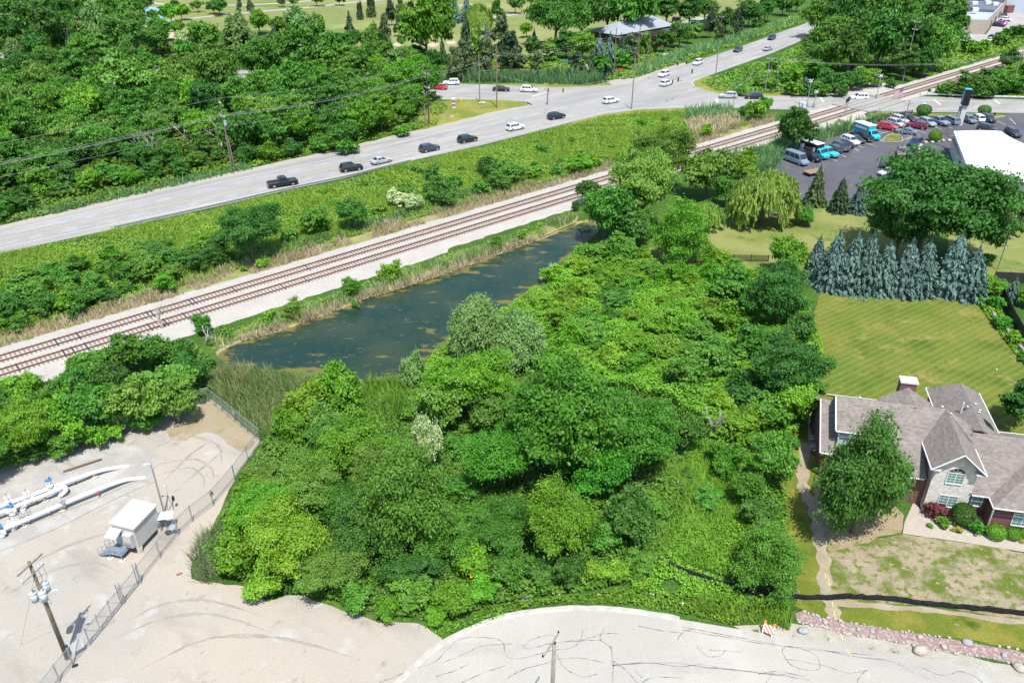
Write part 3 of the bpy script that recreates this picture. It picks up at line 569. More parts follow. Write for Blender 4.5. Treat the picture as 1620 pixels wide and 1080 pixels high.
def crown_broad(seed, n, leaf, lobes=20, z0=0.2, zs=0.95, top=0.0, spread=0.74):
    rng = np.random.default_rng(seed); L = []; P = []; N = []; T = []
    zc = (1 + z0) / 2; hz = (1 - z0) / 2
    for i in range(lobes):
        d = rng.normal(size=3); d /= np.linalg.norm(d)
        if d[2] < -0.55: d[2] *= -0.6
        rr = rng.uniform(0.5, 1.12) if i > 3 else rng.uniform(0, .4)
        c = np.array([d[0] * spread * rr, d[1] * spread * rr, zc + d[2] * hz * 0.68 * rr]); r = rng.uniform(0.13, 0.33)
        L.append((c, r))
    w = np.array([r * r for c, r in L]); w /= w.sum()
    for (c, r), ww in zip(L, w):
        k = int(n * 0.90 * ww); p, nn, t = clumpy(c, r, k, rng, sub=rng.integers(11, 19), zs=1.0 * hz * 1.6)
        P.append(p); N.append(nn); T.append(0.35 * rng.random() + 0.35 * t + 0.3 * rng.random(k))
    k = int(n * 0.10); d = unit(rng.normal(size=(k, 3))) * (rng.random(k) ** .5)[:, None] * 0.72
    P.append(d * np.array([1, 1, hz]) + np.array([0, 0, zc])); N.append(rng.normal(size=(k, 3)) + np.array([0, 0, .3])); T.append(rng.random(k) * .5)
    P = np.concatenate(P); N = np.concatenate(N); T = np.concatenate(T)
    P[:, 2] = np.maximum(P[:, 2], 0.02)
    V, Fq = leaves(P, N, leaf * rng.uniform(0.6, 1.35, len(P)), 1.6, rng)
    return V, Fq, np.clip(T, 0, 1), L
def crown_soft(seed, n, leaf, z0=0.05):
    "rounded fine-leaved willow: upright feathery sprays over a full dome"
    rng = np.random.default_rng(seed); sp = n // 26; P = []; N = []; T = []; D = []
    d = unit(rng.normal(size=(sp, 3)) + np.array([0, 0, .5])); d[:, 2] = np.abs(d[:, 2]) * 1.0
    lob = unit(rng.normal(size=(9, 3)) + np.array([0, 0, .6])); near = (d @ lob.T).max(1)
    base = d * np.array([.62, .62, .62 * (1 - z0)]) * (0.45 + 0.62 * near ** 4)[:, None] + np.array([0, 0, z0 + 0.08])
    ln = rng.uniform(.16, .34, sp); dr = unit(d + np.array([0, 0, .45]) + rng.normal(size=(sp, 3)) * .3)
    t = rng.random((sp, 26))
    P = base[:, None] + dr[:, None] * (ln[:, None] * t)[:, :, None] + rng.normal(size=(sp, 26, 3)) * 0.03
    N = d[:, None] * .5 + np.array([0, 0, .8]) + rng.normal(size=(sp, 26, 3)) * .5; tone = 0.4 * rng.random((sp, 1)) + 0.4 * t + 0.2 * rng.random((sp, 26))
    P = P.reshape(-1, 3); N = N.reshape(-1, 3); P[:, 2] = np.maximum(P[:, 2], 0.01)
    V, Fq = leaves(P, N, leaf * rng.uniform(.6, 1.3, len(P)), 2.4, rng, np.repeat(dr, 26, 0)); return V, Fq, tone.ravel(), [(base[i], .2) for i in range(0, sp, max(1, sp // 9))]
def crown_weep(seed, strands, leaf):
    rng = np.random.default_rng(seed); P = []; N = []; T = []; m = 18
    tufts = unit(rng.normal(size=(46, 3)) + np.array([0, 0, .55])); tufts[:, 2] = np.abs(tufts[:, 2])
    k = rng.integers(0, 46, strands); d = unit(tufts[k] + rng.normal(size=(strands, 3)) * .16); d[:, 2] = np.abs(d[:, 2])
    R = (0.62 + 0.38 * rng.random(46))[k]
    top = d * np.array([.92, .92, .55])[None] * R[:, None] + np.array([0, 0, .44])
    ln = rng.uniform(.10, .40, strands) * (0.55 + 0.6 * (1 - d[:, 2])); ln = np.minimum(ln, top[:, 2] - .03)
    t = (np.arange(m) / m)[None] + rng.random((strands, m)) * .05
    P = top[:, None] + np.stack([d[:, :1] * .10 * np.sin(t * 2.2), d[:, 1:2] * .10 * np.sin(t * 2.2), -ln[:, None] * t], 2) + rng.normal(size=(strands, m, 3)) * .014
    N = np.stack([np.broadcast_to(d[:, :1], t.shape), np.broadcast_to(d[:, 1:2], t.shape), np.full(t.shape, .35)], 2) + rng.normal(size=(strands, m, 3)) * .5
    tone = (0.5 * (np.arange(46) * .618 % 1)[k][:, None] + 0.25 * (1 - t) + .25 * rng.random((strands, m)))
    P = P.reshape(-1, 3); V, Fq = leaves(P, N.reshape(-1, 3), leaf * rng.uniform(.6, 1.2, len(P)), 3.2, rng, np.tile([[0, 0, -1.0]], (len(P), 1)))
    return V, Fq, np.clip(tone.ravel(), 0, 1), [(top[i], .2) for i in range(0, strands, strands // 8)]
def crown_spruce(seed, whorls, nb, nl, leaf, droop=0.10, ragged=0.12):
    rng = np.random.default_rng(seed); P = []; N = []; T = []; D = []
    for w in range(whorls):
        z = 0.03 + 0.95 * (w / whorls) ** 0.93; r = (1 - z) ** 0.72 * rng.uniform(0.82, 1.08) + 0.035
        kb = max(5, int(nb * (0.45 + 0.6 * (1 - z)))); off = rng.random() * 6.28
        for b in range(kb):
            a = off + 6.283 * (b + rng.uniform(-.3, .3)) / kb; L = r * rng.uniform(1 - ragged * 2.2, 1.0 + ragged * .6); k = max(6, int(nl * (0.35 + L)))
            t = rng.random(k) ** 0.7; dirv = np.array([math.cos(a), math.sin(a), 0.0]); side = np.array([-dirv[1], dirv[0], 0])
            zz = z - droop * (0.5 * t - 0.35 * t * t) * 1.5 * L / max(r, .1) + rng.normal(size=k) * .008
            wd = 0.24 * L * (1.05 - t) + 0.03
            p = dirv * (L * t)[:, None] + side * (rng.uniform(-1, 1, k) * wd)[:, None]; p[:, 2] = np.maximum(zz - rng.random(k) * .02, .005)
            P.append(p); N.append(np.tile([[0, 0, 1.0]], (k, 1)) + dirv * .35 + rng.normal(size=(k, 3)) * .4); D.append(np.tile(dirv, (k, 1)) + side * rng.uniform(-.8, .8, k)[:, None])
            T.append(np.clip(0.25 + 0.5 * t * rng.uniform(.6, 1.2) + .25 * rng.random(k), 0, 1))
    k = 60; P.append(np.stack([rng.normal(size=k) * .02, rng.normal(size=k) * .02, rng.uniform(.86, 1.0, k)], 1)); N.append(rng.normal(size=(k, 3))); D.append(np.tile([[0, 0, 1.0]], (k, 1))); T.append(np.full(k, .6))
    P = np.concatenate(P); V, Fq = leaves(P, np.concatenate(N), leaf * rng.uniform(.6, 1.25, len(P)), 2.2, rng, np.concatenate(D)); return V, Fq, np.concatenate(T), []
def crown_pine(seed, n, leaf):
    rng = np.random.default_rng(seed); P = []; N = []; T = []
    for i in range(26):
        z = rng.uniform(.16, .95); r = 0.78 * (1 - z) ** .6 + .1; a = rng.random() * 6.28; rr = r * rng.uniform(.3, 1)
        c = np.array([math.cos(a) * rr, math.sin(a) * rr, z]); k = n // 26
        p, nn, t = clumpy(c, rng.uniform(.13, .26), k, rng, sub=7, zs=.36); P.append(p); N.append(nn); T.append(.3 * rng.random() + .4 * t + .3 * rng.random(k))
    P = np.concatenate(P); V, Fq = leaves(P, np.concatenate(N), leaf * rng.uniform(.6, 1.3, len(P)), 2.4, rng); return V, Fq, np.clip(np.concatenate(T), 0, 1), []
def crown_dome(seed, n, leaf, z0=0.0, lump=0.03):
    "clipped shrub"
    rng = np.random.default_rng(seed); d = unit(rng.normal(size=(n, 3))); zc = (1 + z0) / 2
    r = 1 + lump * np.sin(d[:, 0] * 7 + 1) * np.sin(d[:, 1] * 6) + rng.normal(size=n) * .02
    p = d * r[:, None] * np.array([.97, .97, (1 - z0) / 2]) + np.array([0, 0, zc]); N = d + rng.normal(size=(n, 3)) * .45
    V, Fq = leaves(p, N, leaf * rng.uniform(.6, 1.3, n), 1.5, rng); return V, Fq, rng.random(n), []
M_bark = mat("grey_brown_bark", (0.13, 0.10, 0.075), 0.95, 0.3, 4); M_bark2 = mat("bleached_dead_wood", (0.36, 0.33, 0.29), 0.9, 0.25, 4)
def limb_mesh(name, L, seed, z0=0.3, r=0.045, twigs=0):
    q = random.Random(seed); mb = MB()
    zt = 0.62
    mb.tube([(0, 0, -.02), (q.uniform(-.02, .02), q.uniform(-.02, .02), z0 * .6), (q.uniform(-.05, .05), q.uniform(-.05, .05), zt)], [r * 1.25, r, r * .45], 7)
    for i, (c, rr) in enumerate(L[:10]):
        s = q.uniform(.35, .9); st = Vector((0, 0, zt * s)); e = Vector([float(x) for x in c]); m = st.lerp(e, .55) + Vector((0, 0, -.03))
        mb.tube([st, m, e], [r * .5, r * .33, r * .12], 5, caps=False)
        for k in range(twigs):
            d = Vector((q.uniform(-1, 1), q.uniform(-1, 1), q.uniform(-.1, 1))).normalized() * q.uniform(.12, .3); b = m.lerp(e, q.random())
            mb.tube([b, b + d * .5, b + d + Vector((0, 0, .03))], [r * .14, r * .09, r * .03], 4, caps=False)
    me = bpy.data.meshes.new(name); mb.bm.to_mesh(me); mb.bm.free(); me.materials.append(M_bark); return me
def proto(fn, seed, *a, trunk=True, **k):
    V, Fq, T, L = fn(seed, *a, **k); cm = mesh_np("crown", V, Fq, None, T); cm.materials.append(None)
    if not L: 
        mb = MB(); mb.tube([(0, 0, -.01), (0, 0, .5), (0, 0, .93)], [.05, .03, .006], 7); tm = bpy.data.meshes.new("trunk"); mb.bm.to_mesh(tm); mb.bm.free(); tm.materials.append(M_bark)
    else: tm = limb_mesh("trunk", L, seed)
    return cm, tm
PR = {
 ('B', 2): [proto(crown_broad, 10 + i, 46000, 0.029, lobes=28 + 3 * i) for i in range(3)], ('B', 1): [proto(crown_broad, 20 + i, 9500, 0.060, lobes=19 + i, z0=.16) for i in range(5)], ('B', 0): [proto(crown_broad, 30 + i, 2300, 0.135, lobes=11 + i, z0=.18) for i in range(3)],
 ('H', 2): [proto(crown_broad, 40 + i, 22000, 0.038, lobes=20, z0=0.0, spread=.74) for i in range(2)], ('H', 1): [proto(crown_broad, 50 + i, 7500, 0.066, lobes=16, z0=0.0, spread=.74) for i in range(4)], ('H', 0): [proto(crown_broad, 60 + i, 1500, 0.15, lobes=9, z0=0.0, spread=.72) for i in range(3)],
 ('V', 2): [proto(crown_soft, 70 + i, 34000, 0.027) for i in range(2)], ('V', 1): [proto(crown_soft, 74 + i, 8000, 0.052) for i in range(2)], ('V', 0): [proto(crown_soft, 78, 3000, 0.09)],
 ('W', 1): [proto(crown_weep, 80 + i, 900, 0.035) for i in range(2)], ('W', 0): [proto(crown_weep, 84, 350, 0.06)],
 ('S', 1): [proto(crown_spruce, 90 + i, 17, 17, 60, 0.07, droop=.13, ragged=.16) for i in range(3)], ('S', 0): [proto(crown_spruce, 95 + i, 12, 11, 16, 0.15) for i in range(2)],
 ('P', 1): [proto(crown_pine, 100 + i, 4500, 0.085) for i in range(2)], ('P', 0): [proto(crown_pine, 104 + i, 1800, 0.14) for i in range(2)],
 ('O', 2): [proto(crown_broad, 120 + i, 46000, 0.029, lobes=34, z0=.05, spread=.70) for i in range(2)], ('T', 1): [proto(crown_dome, 110, 3500, 0.07, z0=.12)], ('X', 1): [proto(crown_dome, 112 + i, 2600, 0.085) for i in range(2)],
}
TONES = {  # name: dark leaf, light leaf
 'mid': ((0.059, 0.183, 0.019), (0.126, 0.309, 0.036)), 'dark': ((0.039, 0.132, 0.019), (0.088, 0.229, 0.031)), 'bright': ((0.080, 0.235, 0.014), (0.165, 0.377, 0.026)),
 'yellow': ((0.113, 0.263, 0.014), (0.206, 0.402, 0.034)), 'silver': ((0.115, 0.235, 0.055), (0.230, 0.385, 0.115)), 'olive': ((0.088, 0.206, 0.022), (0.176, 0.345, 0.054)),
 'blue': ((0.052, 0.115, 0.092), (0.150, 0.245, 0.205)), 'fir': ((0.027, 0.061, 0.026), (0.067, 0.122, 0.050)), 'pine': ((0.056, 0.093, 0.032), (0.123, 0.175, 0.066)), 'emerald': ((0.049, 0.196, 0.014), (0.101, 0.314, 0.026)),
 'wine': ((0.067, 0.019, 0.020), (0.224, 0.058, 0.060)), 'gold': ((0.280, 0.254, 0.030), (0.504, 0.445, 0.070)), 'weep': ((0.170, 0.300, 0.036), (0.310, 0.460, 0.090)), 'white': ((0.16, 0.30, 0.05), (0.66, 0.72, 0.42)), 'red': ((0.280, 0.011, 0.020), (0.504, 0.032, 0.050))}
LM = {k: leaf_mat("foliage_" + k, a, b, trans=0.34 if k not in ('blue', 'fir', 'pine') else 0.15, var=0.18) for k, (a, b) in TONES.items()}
TNAME = {'mid': 'mid green', 'dark': 'dark green', 'bright': 'bright green', 'yellow': 'yellow green', 'silver': 'silvery green', 'olive': 'olive green', 'blue': 'blue', 'fir': 'blackish green', 'pine': 'grey green', 'emerald': 'emerald green', 'wine': 'burgundy leaved', 'gold': 'golden leaved', 'weep': 'yellowish', 'white': 'white flowering', 'red': 'red flowering'}
KIND = {'O': ('broadleaf_tree', 'broadleaf tree', 'tree'), 'B': ('broadleaf_tree', 'broadleaf tree', 'tree'), 'H': ('shrub', 'shrub', 'shrub'), 'V': ('willow_tree', 'bushy willow', 'tree'), 'W': ('weeping_willow', 'weeping willow', 'tree'), 'S': ('spruce_tree', 'spruce', 'tree'), 'P': ('pine_tree', 'pine', 'tree'), 'T': ('topiary_tree', 'clipped dome tree', 'tree'), 'X': ('clipped_shrub', 'clipped shrub', 'shrub')}
ASP = {'O': 1.1, 'B': 1.05, 'H': 0.72, 'V': 0.9, 'W': 0.95, 'S': 2.0, 'P': 1.45, 'T': 1.0, 'X': 0.85}
PLANTS = []
def add_plant(base, R, H, kind, tone, lod, group, label=None, cat=None, name=None, cpx=None):
    ck = (kind, lod)
    while ck not in PR: ck = (kind, 1 if lod == 2 else lod - 1 if lod else 1); lod = ck[1]
    cm, tm = PR[ck][rnd.randrange(len(PR[ck]))]
    nm, kn, kc = KIND[kind]
    t = thing(name or nm, base, rnd.uniform(0, 6.28))
    bush = kind in 'HX'
    c = bpy.data.objects.new("foliage" if bush else "crown", cm); link(c, t); c.scale = (R * rnd.uniform(.86, 1.16), R * rnd.uniform(.86, 1.16), H) if kind in 'BHVO' else (R, R, H)
    c.material_slots[0].link = 'OBJECT'; c.material_slots[0].material = LM[tone]
    k = bpy.data.objects.new("stem" if bush else "trunk", tm); link(k, t); tk = 1.0 if not bush else 0.8; k.scale = (R * tk, R * tk, H * .97)
    u, v = PX((base[0], base[1], base[2] + H * .55))
    PLANTS.append(dict(o=t, kind=kind, tone=tone, R=R, H=H, px=cpx or (u, v), group=group, label=label, cat=cat or kc, kn=kn))
    return t
def plant(cx, cy, w, kind='B', tone='mid', group=None, asp=None, label=None, cat=None, name=None, lod=None, up=0.55):
    a = (asp or ASP[kind]) * (rnd.uniform(.92, 1.08) if asp is None else 1); z = 2.0
    for _ in range(8):
        p = G(cx, cy, z); W = w * depth(p) / F_PX * (1.14 if kind in 'BHVO' else 1.0); H = a * W / (1.07 if kind in 'BHVO' else 1.0); z = up * H
    if lod is None: lod = 2 if w >= 88 else 1 if w >= 33 else 0
    return add_plant((p.x, p.y, 0), W / 2, H, kind, tone, lod, group, label, cat, name, (cx, cy))
def by_ends(top, base, w, kind, tone, group, label=None, name=None, cat=None):
    p = G(*base); H = 3.0
    lo, hi = 0.5, 40.0
    for _ in range(40):
        H = (lo + hi) / 2
        if PX((p.x, p.y, H))[1] > top[1]: lo = H
        else: hi = H
    W = w * depth((p.x, p.y, H * .4)) / F_PX
    return add_plant((p.x, p.y, 0), W / 2, H, kind, tone, 1, group, label, cat, name)
def pip(P, poly):
    x, y = P[:, 0], P[:, 1]; ins = np.zeros(len(P), bool); n = len(poly)
    for i in range(n):
        a, b = poly[i], poly[(i + 1) % n]
        c = ((a[1] > y) != (b[1] > y)) & (x < (b[0] - a[0]) * (y - a[1]) / (b[1] - a[1] + 1e-12) + a[0]); ins ^= c
    return ins
def scatter(poly_px, spacing, seed, avoid=(), world_poly=None):
    poly = world_poly or [(p.x, p.y) for p in (G(*q) for q in poly_px)]; A = np.array(poly); rng = np.random.default_rng(seed)
    lo, hi = A.min(0), A.max(0); pts = []; n = int((hi - lo).prod() / spacing ** 2 * 7)
    C = rng.uniform(lo, hi, (n, 2)); C = C[pip(C, poly)]
    for c in C:
        if all((c[0] - p[0]) ** 2 + (c[1] - p[1]) ** 2 > spacing ** 2 for p in pts) and all((c[0] - p[0]) ** 2 + (c[1] - p[1]) ** 2 > (spacing * .45 + p[2]) ** 2 for p in avoid): pts.append(c)
    return pts
def vnoise(P, scale, seed=0):
    rng = np.random.default_rng(seed); g = rng.random((128, 128)); q = np.asarray(P) / scale; i = np.floor(q).astype(int); f = q - i; f = f * f * (3 - 2 * f)
    a = g[i[:, 0] % 128, i[:, 1] % 128]; b = g[(i[:, 0] + 1) % 128, i[:, 1] % 128]; c = g[i[:, 0] % 128, (i[:, 1] + 1) % 128]; d = g[(i[:, 0] + 1) % 128, (i[:, 1] + 1) % 128]
    return (a * (1 - f[:, 0]) + b * f[:, 0]) * (1 - f[:, 1]) + (c * (1 - f[:, 0]) + d * f[:, 0]) * f[:, 1]
def rand_in(poly_px, n, seed):
    poly = [(p.x, p.y) for p in (G(*q) for q in poly_px)]; A = np.array(poly); lo, hi = A.min(0), A.max(0); rng = np.random.default_rng(seed)
    ar = 0.5 * abs(sum(poly[i][0] * poly[(i + 1) % len(poly)][1] - poly[(i + 1) % len(poly)][0] * poly[i][1] for i in range(len(poly))))
    m = int(n * ar); P = np.empty((0, 2))
    while len(P) < m:
        C = rng.uniform(lo, hi, (max(m, 64) * 2, 2)); P = np.concatenate([P, C[pip(C, poly)]])
    return P[:m], rng
def avoid_mask(P, zones): 
    keep = np.ones(len(P), bool)
    for z in zones: keep &= ~pip(P, z)
    return keep
def blades(name, poly_px, dens, h, w, m, label, seed=1, patch=4.0, lo=0.0, lean=0.35, zones=(), hvar=.5):
    "upright grass or reed blades (stuff)"
    P, rng = rand_in(poly_px, dens, seed); nz = vnoise(P, patch, seed); keep = (nz > lo) & avoid_mask(P, zones); P = P[keep]; nz = nz[keep]; n = len(P)
    hh = h * (1 - hvar + 2 * hvar * rng.random(n)) * (0.6 + 0.8 * nz); a = rng.random(n) * 6.283; ww = w * (0.6 + .8 * rng.random(n))
    b = np.stack([P[:, 0], P[:, 1], np.zeros(n)], 1); s = np.stack([np.cos(a), np.sin(a), np.zeros(n)], 1) * ww[:, None] * .5
    t = b + np.stack([rng.normal(size=n) * lean - .1, rng.normal(size=n) * lean, np.ones(n)], 1) * hh[:, None]
    V = np.stack([b - s, b + s, t + s * .25, t - s * .25], 1).reshape(-1, 3)
    o = bpy.data.objects.new(name, mesh_np(name, V, np.arange(4 * n).reshape(-1, 4), m, np.clip(.6 * vnoise(P, patch * .6, seed + 9) + .4 * rng.random(n), 0, 1))); link(o)
    return tag(o, label, None, None, 'stuff')
def cover(name, poly_px, dens, h, leaf, m, label, seed=1, patch=3.0, lo=0.0, zones=(), base=0.1):
    "leafy ground cover over a lumpy height field (stuff)"
    P, rng = rand_in(poly_px, dens, seed); nz = .65 * vnoise(P, patch, seed) + .35 * vnoise(P, patch * .35, seed + 3); keep = (vnoise(P, patch * 1.7, seed + 5) >= lo) & avoid_mask(P, zones); P = P[keep]; nz = nz[keep]; n = len(P)
    top = base + h * nz ** 1.3 * 1.5; z = top * (1 - .55 * rng.random(n) ** 2)
    C = np.stack([P[:, 0], P[:, 1], z], 1); N = np.stack([rng.normal(size=n) * .55, rng.normal(size=n) * .55, np.ones(n)], 1)
    V, Fq = leaves(C, N, leaf * rng.uniform(.6, 1.4, n), 1.6, rng)
    o = bpy.data.objects.new(name, mesh_np(name, V, Fq, m, np.clip(.55 * vnoise(P, patch * .8, seed + 9) + .25 * nz + .25 * rng.random(n), 0, 1))); link(o)
    return tag(o, label, None, None, 'stuff')
# ---------------------------------------------------------------- buildings
def local(o, X):
    X = Vector((X.x, X.y, 0)).normalized(); Y = Vector((-X.y, X.x, 0))
    return X, Y, math.atan2(X.y, X.x)
def brick_mat(name, c1, c2, mortar, scale=4.0, bw=0.5, bh=0.25, msize=0.02, bump=0.0, rough=.9):
    m, nt, b = newmat(name); L = nt.links; tc = nt.nodes.new("ShaderNodeTexCoord")
    sx = nt.nodes.new("ShaderNodeSeparateXYZ"); L.new(tc.outputs["Object"], sx.inputs[0])
    ad = nt.nodes.new("ShaderNodeMath"); L.new(sx.outputs[0], ad.inputs[0]); L.new(sx.outputs[1], ad.inputs[1])
    cb = nt.nodes.new("ShaderNodeCombineXYZ"); L.new(ad.outputs[0], cb.inputs[0]); L.new(sx.outputs[2], cb.inputs[1])
    br = nt.nodes.new("ShaderNodeTexBrick"); br.inputs["Color1"].default_value = (*c1, 1); br.inputs["Color2"].default_value = (*c2, 1); br.inputs["Mortar"].default_value = (*mortar, 1)
    br.inputs["Scale"].default_value = scale; br.inputs["Brick Width"].default_value = bw; br.inputs["Row Height"].default_value = bh; br.inputs["Mortar Size"].default_value = msize
    L.new(cb.outputs[0], br.inputs["Vector"]); 
    n = nt.nodes.new("ShaderNodeTexNoise"); n.inputs["Scale"].default_value = 2.5; n.inputs["Detail"].default_value = 5; L.new(tc.outputs["Object"], n.inputs["Vector"])
    mr = nt.nodes.new("ShaderNodeMapRange"); mr.inputs[1].default_value = .3; mr.inputs[2].default_value = .7; mr.inputs[3].default_value = .82; mr.inputs[4].default_value = 1.15; L.new(n.outputs["Fac"], mr.inputs[0])
    sc = nt.nodes.new("ShaderNodeVectorMath"); sc.operation = 'SCALE'; L.new(br.outputs["Color"], sc.inputs[0]); L.new(mr.outputs[0], sc.inputs["Scale"]); L.new(sc.outputs[0], b.inputs["Base Color"])
    b.inputs["Roughness"].default_value = rough; b.inputs["Specular IOR Level"].default_value = .2
    if bump:
        bp = nt.nodes.new("ShaderNodeBump"); bp.inputs["Strength"].default_value = bump; bp.inputs["Distance"].default_value = .03; bp.invert = True; L.new(br.outputs["Fac"], bp.inputs["Height"]); L.new(bp.outputs[0], b.inputs["Normal"])
    return m
def shingle_mat(name, base):
    m, nt, b = newmat(name); L = nt.links; tc = nt.nodes.new("ShaderNodeTexCoord")
    n1 = nt.nodes.new("ShaderNodeTexNoise"); n1.inputs["Scale"].default_value = .35; n1.inputs["Detail"].default_value = 6; L.new(tc.outputs["Object"], n1.inputs["Vector"])
    mp = nt.nodes.new("ShaderNodeMapping"); mp.inputs["Scale"].default_value = (2.2, 2.2, 7.0); L.new(tc.outputs["Object"], mp.inputs[0])
    v = nt.nodes.new("ShaderNodeTexVoronoi"); v.inputs["Scale"].default_value = 1.3; L.new(mp.outputs[0], v.inputs["Vector"])
    sx = nt.nodes.new("ShaderNodeSeparateColor"); L.new(v.outputs["Color"], sx.inputs[0])
    a = nt.nodes.new("ShaderNodeMapRange"); a.inputs[3].default_value = .80; a.inputs[4].default_value = 1.18; L.new(sx.outputs[0], a.inputs[0])
    c = nt.nodes.new("ShaderNodeMapRange"); c.inputs[1].default_value = .3; c.inputs[2].default_value = .7; c.inputs[3].default_value = .9; c.inputs[4].default_value = 1.1; L.new(n1.outputs["Fac"], c.inputs[0])
    mu = nt.nodes.new("ShaderNodeMath"); mu.operation = 'MULTIPLY'; L.new(a.outputs[0], mu.inputs[0]); L.new(c.outputs[0], mu.inputs[1])
    s = nt.nodes.new("ShaderNodeVectorMath"); s.operation = 'SCALE'; s.inputs[0].default_value = base; L.new(mu.outputs[0], s.inputs["Scale"]); L.new(s.outputs[0], b.inputs["Base Color"])
    b.inputs["Roughness"].default_value = .9; b.inputs["Specular IOR Level"].default_value = .2; return m
M_shing = shingle_mat("taupe_roof_shingles", (0.180, 0.155, 0.139)); M_brick = brick_mat("dark_red_brick", (0.17, 0.055, 0.05), (0.11, 0.04, 0.04), (0.22, 0.18, 0.16), 4.0); M_stone = brick_mat("pale_ledge_stone", (0.66, 0.63, 0.57), (0.52, 0.49, 0.44), (0.33, 0.31, 0.28), 2.2, .75, .28, .03, .6)
M_trim = mat("white_house_trim", (0.58, 0.57, 0.55), .6, .05, 1); M_siding = mat("pale_blue_siding", (0.42, 0.50, 0.56), .7, .05, 1); M_glass = mat("teal_window_glass", (0.10, 0.22, 0.20), .08, .15, 1.5, spec=.8); M_dglass = mat("dark_window_glass", (0.02, 0.03, 0.035), .06, .1, 1, spec=.8)
M_capst = mat("limestone_cap", (0.50, 0.47, 0.41), .85, .08, 2); M_metal = mat("galvanised_steel", (0.34, 0.36, 0.38), .45, .15, 3, metal=.6); M_dark = mat("black_rubber", (0.018, 0.018, 0.02), .7, .1, 2); M_black = mat("black_paint", (0.015, 0.015, 0.018), .4, .1, 2)
hu, hv, hang = Vector((0.97640, -0.21595, 0)), Vector((0.21595, 0.97640, 0)), math.radians(-12.471)
ho = G(1457.7, 807.3)
house = thing("house", ho, hang, "brick house with taupe shingle roofs and a pale stone gable", "house")
def wall(name, m, pts, z0, z1, th=.25, parent=None):
    mb = MB(); mb.prism(pts, z0, z1); return mb.build(name, m, parent)
# walls
def boxuv(mb, u0, u1, v0, v1, z0, z1): mb.prism([(u0, v0), (u1, v0), (u1, v1), (u0, v1)], z0, z1)
mb = MB(); boxuv(mb, -9.25, -8.02, 3.4, 12.6, -.05, 3.25); boxuv(mb, -8.0, -4.5, 4.1, 12, -.05, 3.2); boxuv(mb, -4.48, -.02, .9, 11.8, -.05, 3.45); boxuv(mb, 3.77, 5.45, .35, 9, -.05, 2.72); boxuv(mb, 5.47, 20, -1.2, 10, -.05, 2.72); boxuv(mb, 2.9, 7.6, 9.02, 15.6, -.05, 4.15)
for s in (0, 1):
    mb.loft([[(-9.25 + s * .2, 3.4, 3.25), (-9.25 + s * .2, 12.6, 3.25), (-9.25 + s * .2, 8.1, 5.95)]] * 1 + [[(-9.05 + s * 1.0, 3.4, 3.25), (-9.05 + s * 1.0, 12.6, 3.25), (-9.05 + s * 1.0, 8.1, 5.95)]]) if s == 0 else None
mb.build("brick_wall", M_brick, house)
mb = MB(); mb.loft([[(-8.0, 4.1, 3.25), (-8.0, 10.2, 3.25), (-8.0, 10.2, 5.4), (-8.0, 7.0, 7.3), (-8.0, 4.1, 5.55)], [(-4.5, 4.1, 3.25), (-4.5, 10.2, 3.25), (-4.5, 10.2, 5.4), (-4.5, 7.0, 7.3), (-4.5, 4.1, 5.55)]]); mb.build("siding_wall", M_siding, house)
mb = MB(); mb.loft([[(0, 0, -.05), (3.75, 0, -.05), (3.75, 0, 5.45), (1.87, 0, 7.15), (0, 0, 5.45)], [(0, 6, -.05), (3.75, 6, -.05), (3.75, 6, 5.45), (1.87, 6, 7.15), (0, 6, 5.45)]]); mb.build("stone_gable_wall", M_stone, house)
# roofs (each a slab with its own fascia)
mb = MB()
mb.slab([(-8.45, 3.74, 5.55), (-4.4, 3.74, 5.55), (-4.4, .4, 3.55), (-.3, .4, 3.55), (-.3, 3.6, 5.47), (1.87, 7.0, 7.5), (-8.45, 7.0, 7.5)], .16)
mb.slab([(-8.45, 7.004, 7.5), (1.87, 7.004, 7.5), (3.4, 11.4, 4.86), (-8.45, 11.4, 4.86)], .16)
mb.slab([(1.88, 7.0, 7.496), (4.6, 4.2, 5.2), (6.0, 7.0, 5.0), (3.5, 11.3, 4.8)], .16)
main_roof = mb.build("main_roof", M_shing, house)
mb = MB(); mb.slab([(-.45, -.6, 5.5), (1.87, -.6, 7.52), (1.87, 7.0, 7.52), (-.45, 3.62, 5.5)], .14); mb.slab([(1.874, -.6, 7.52), (4.2, -.6, 5.5), (4.2, 3.6, 5.5), (1.874, 7.0, 7.52)], .14); gable_roof = mb.build("gable_roof", M_shing, house)
mb = MB(); mb.slab([(-9.6, 3.0, 3.2), (-8.03, 3.0, 3.2), (-8.03, 8.1, 6.3), (-9.6, 8.1, 6.3)], .14); mb.slab([(-9.6, 8.104, 6.3), (-8.03, 8.104, 6.3), (-8.03, 13, 3.3), (-9.6, 13, 3.3)], .14); mb.build("side_roof", M_shing, house)
mb = MB(); mb.slab([(-1.0, 6.6, 7.46), (-1.0, 10.38, 7.46), (-3.5, 10.38, 5.9), (-3.5, 8.2, 5.9)], .14); mb.slab([(-.996, 6.6, 7.46), (1.5, 8.2, 5.9), (1.5, 10.38, 5.9), (-.996, 10.38, 7.46)], .14); mb.build("rear_gable_roof", M_shing, house)
mb = MB(); boxuv(mb, -2.9, .9, 7.5, 10.1, 4.5, 5.8); mb.loft([[(-3.1, 10.12, 5.8), (1.1, 10.12, 5.8), (-1, 10.12, 7.2)], [(-3.1, 9.6, 5.8), (1.1, 9.6, 5.8), (-1, 9.6, 7.2)]]); mb.build("rear_gable_wall", M_brick, house)
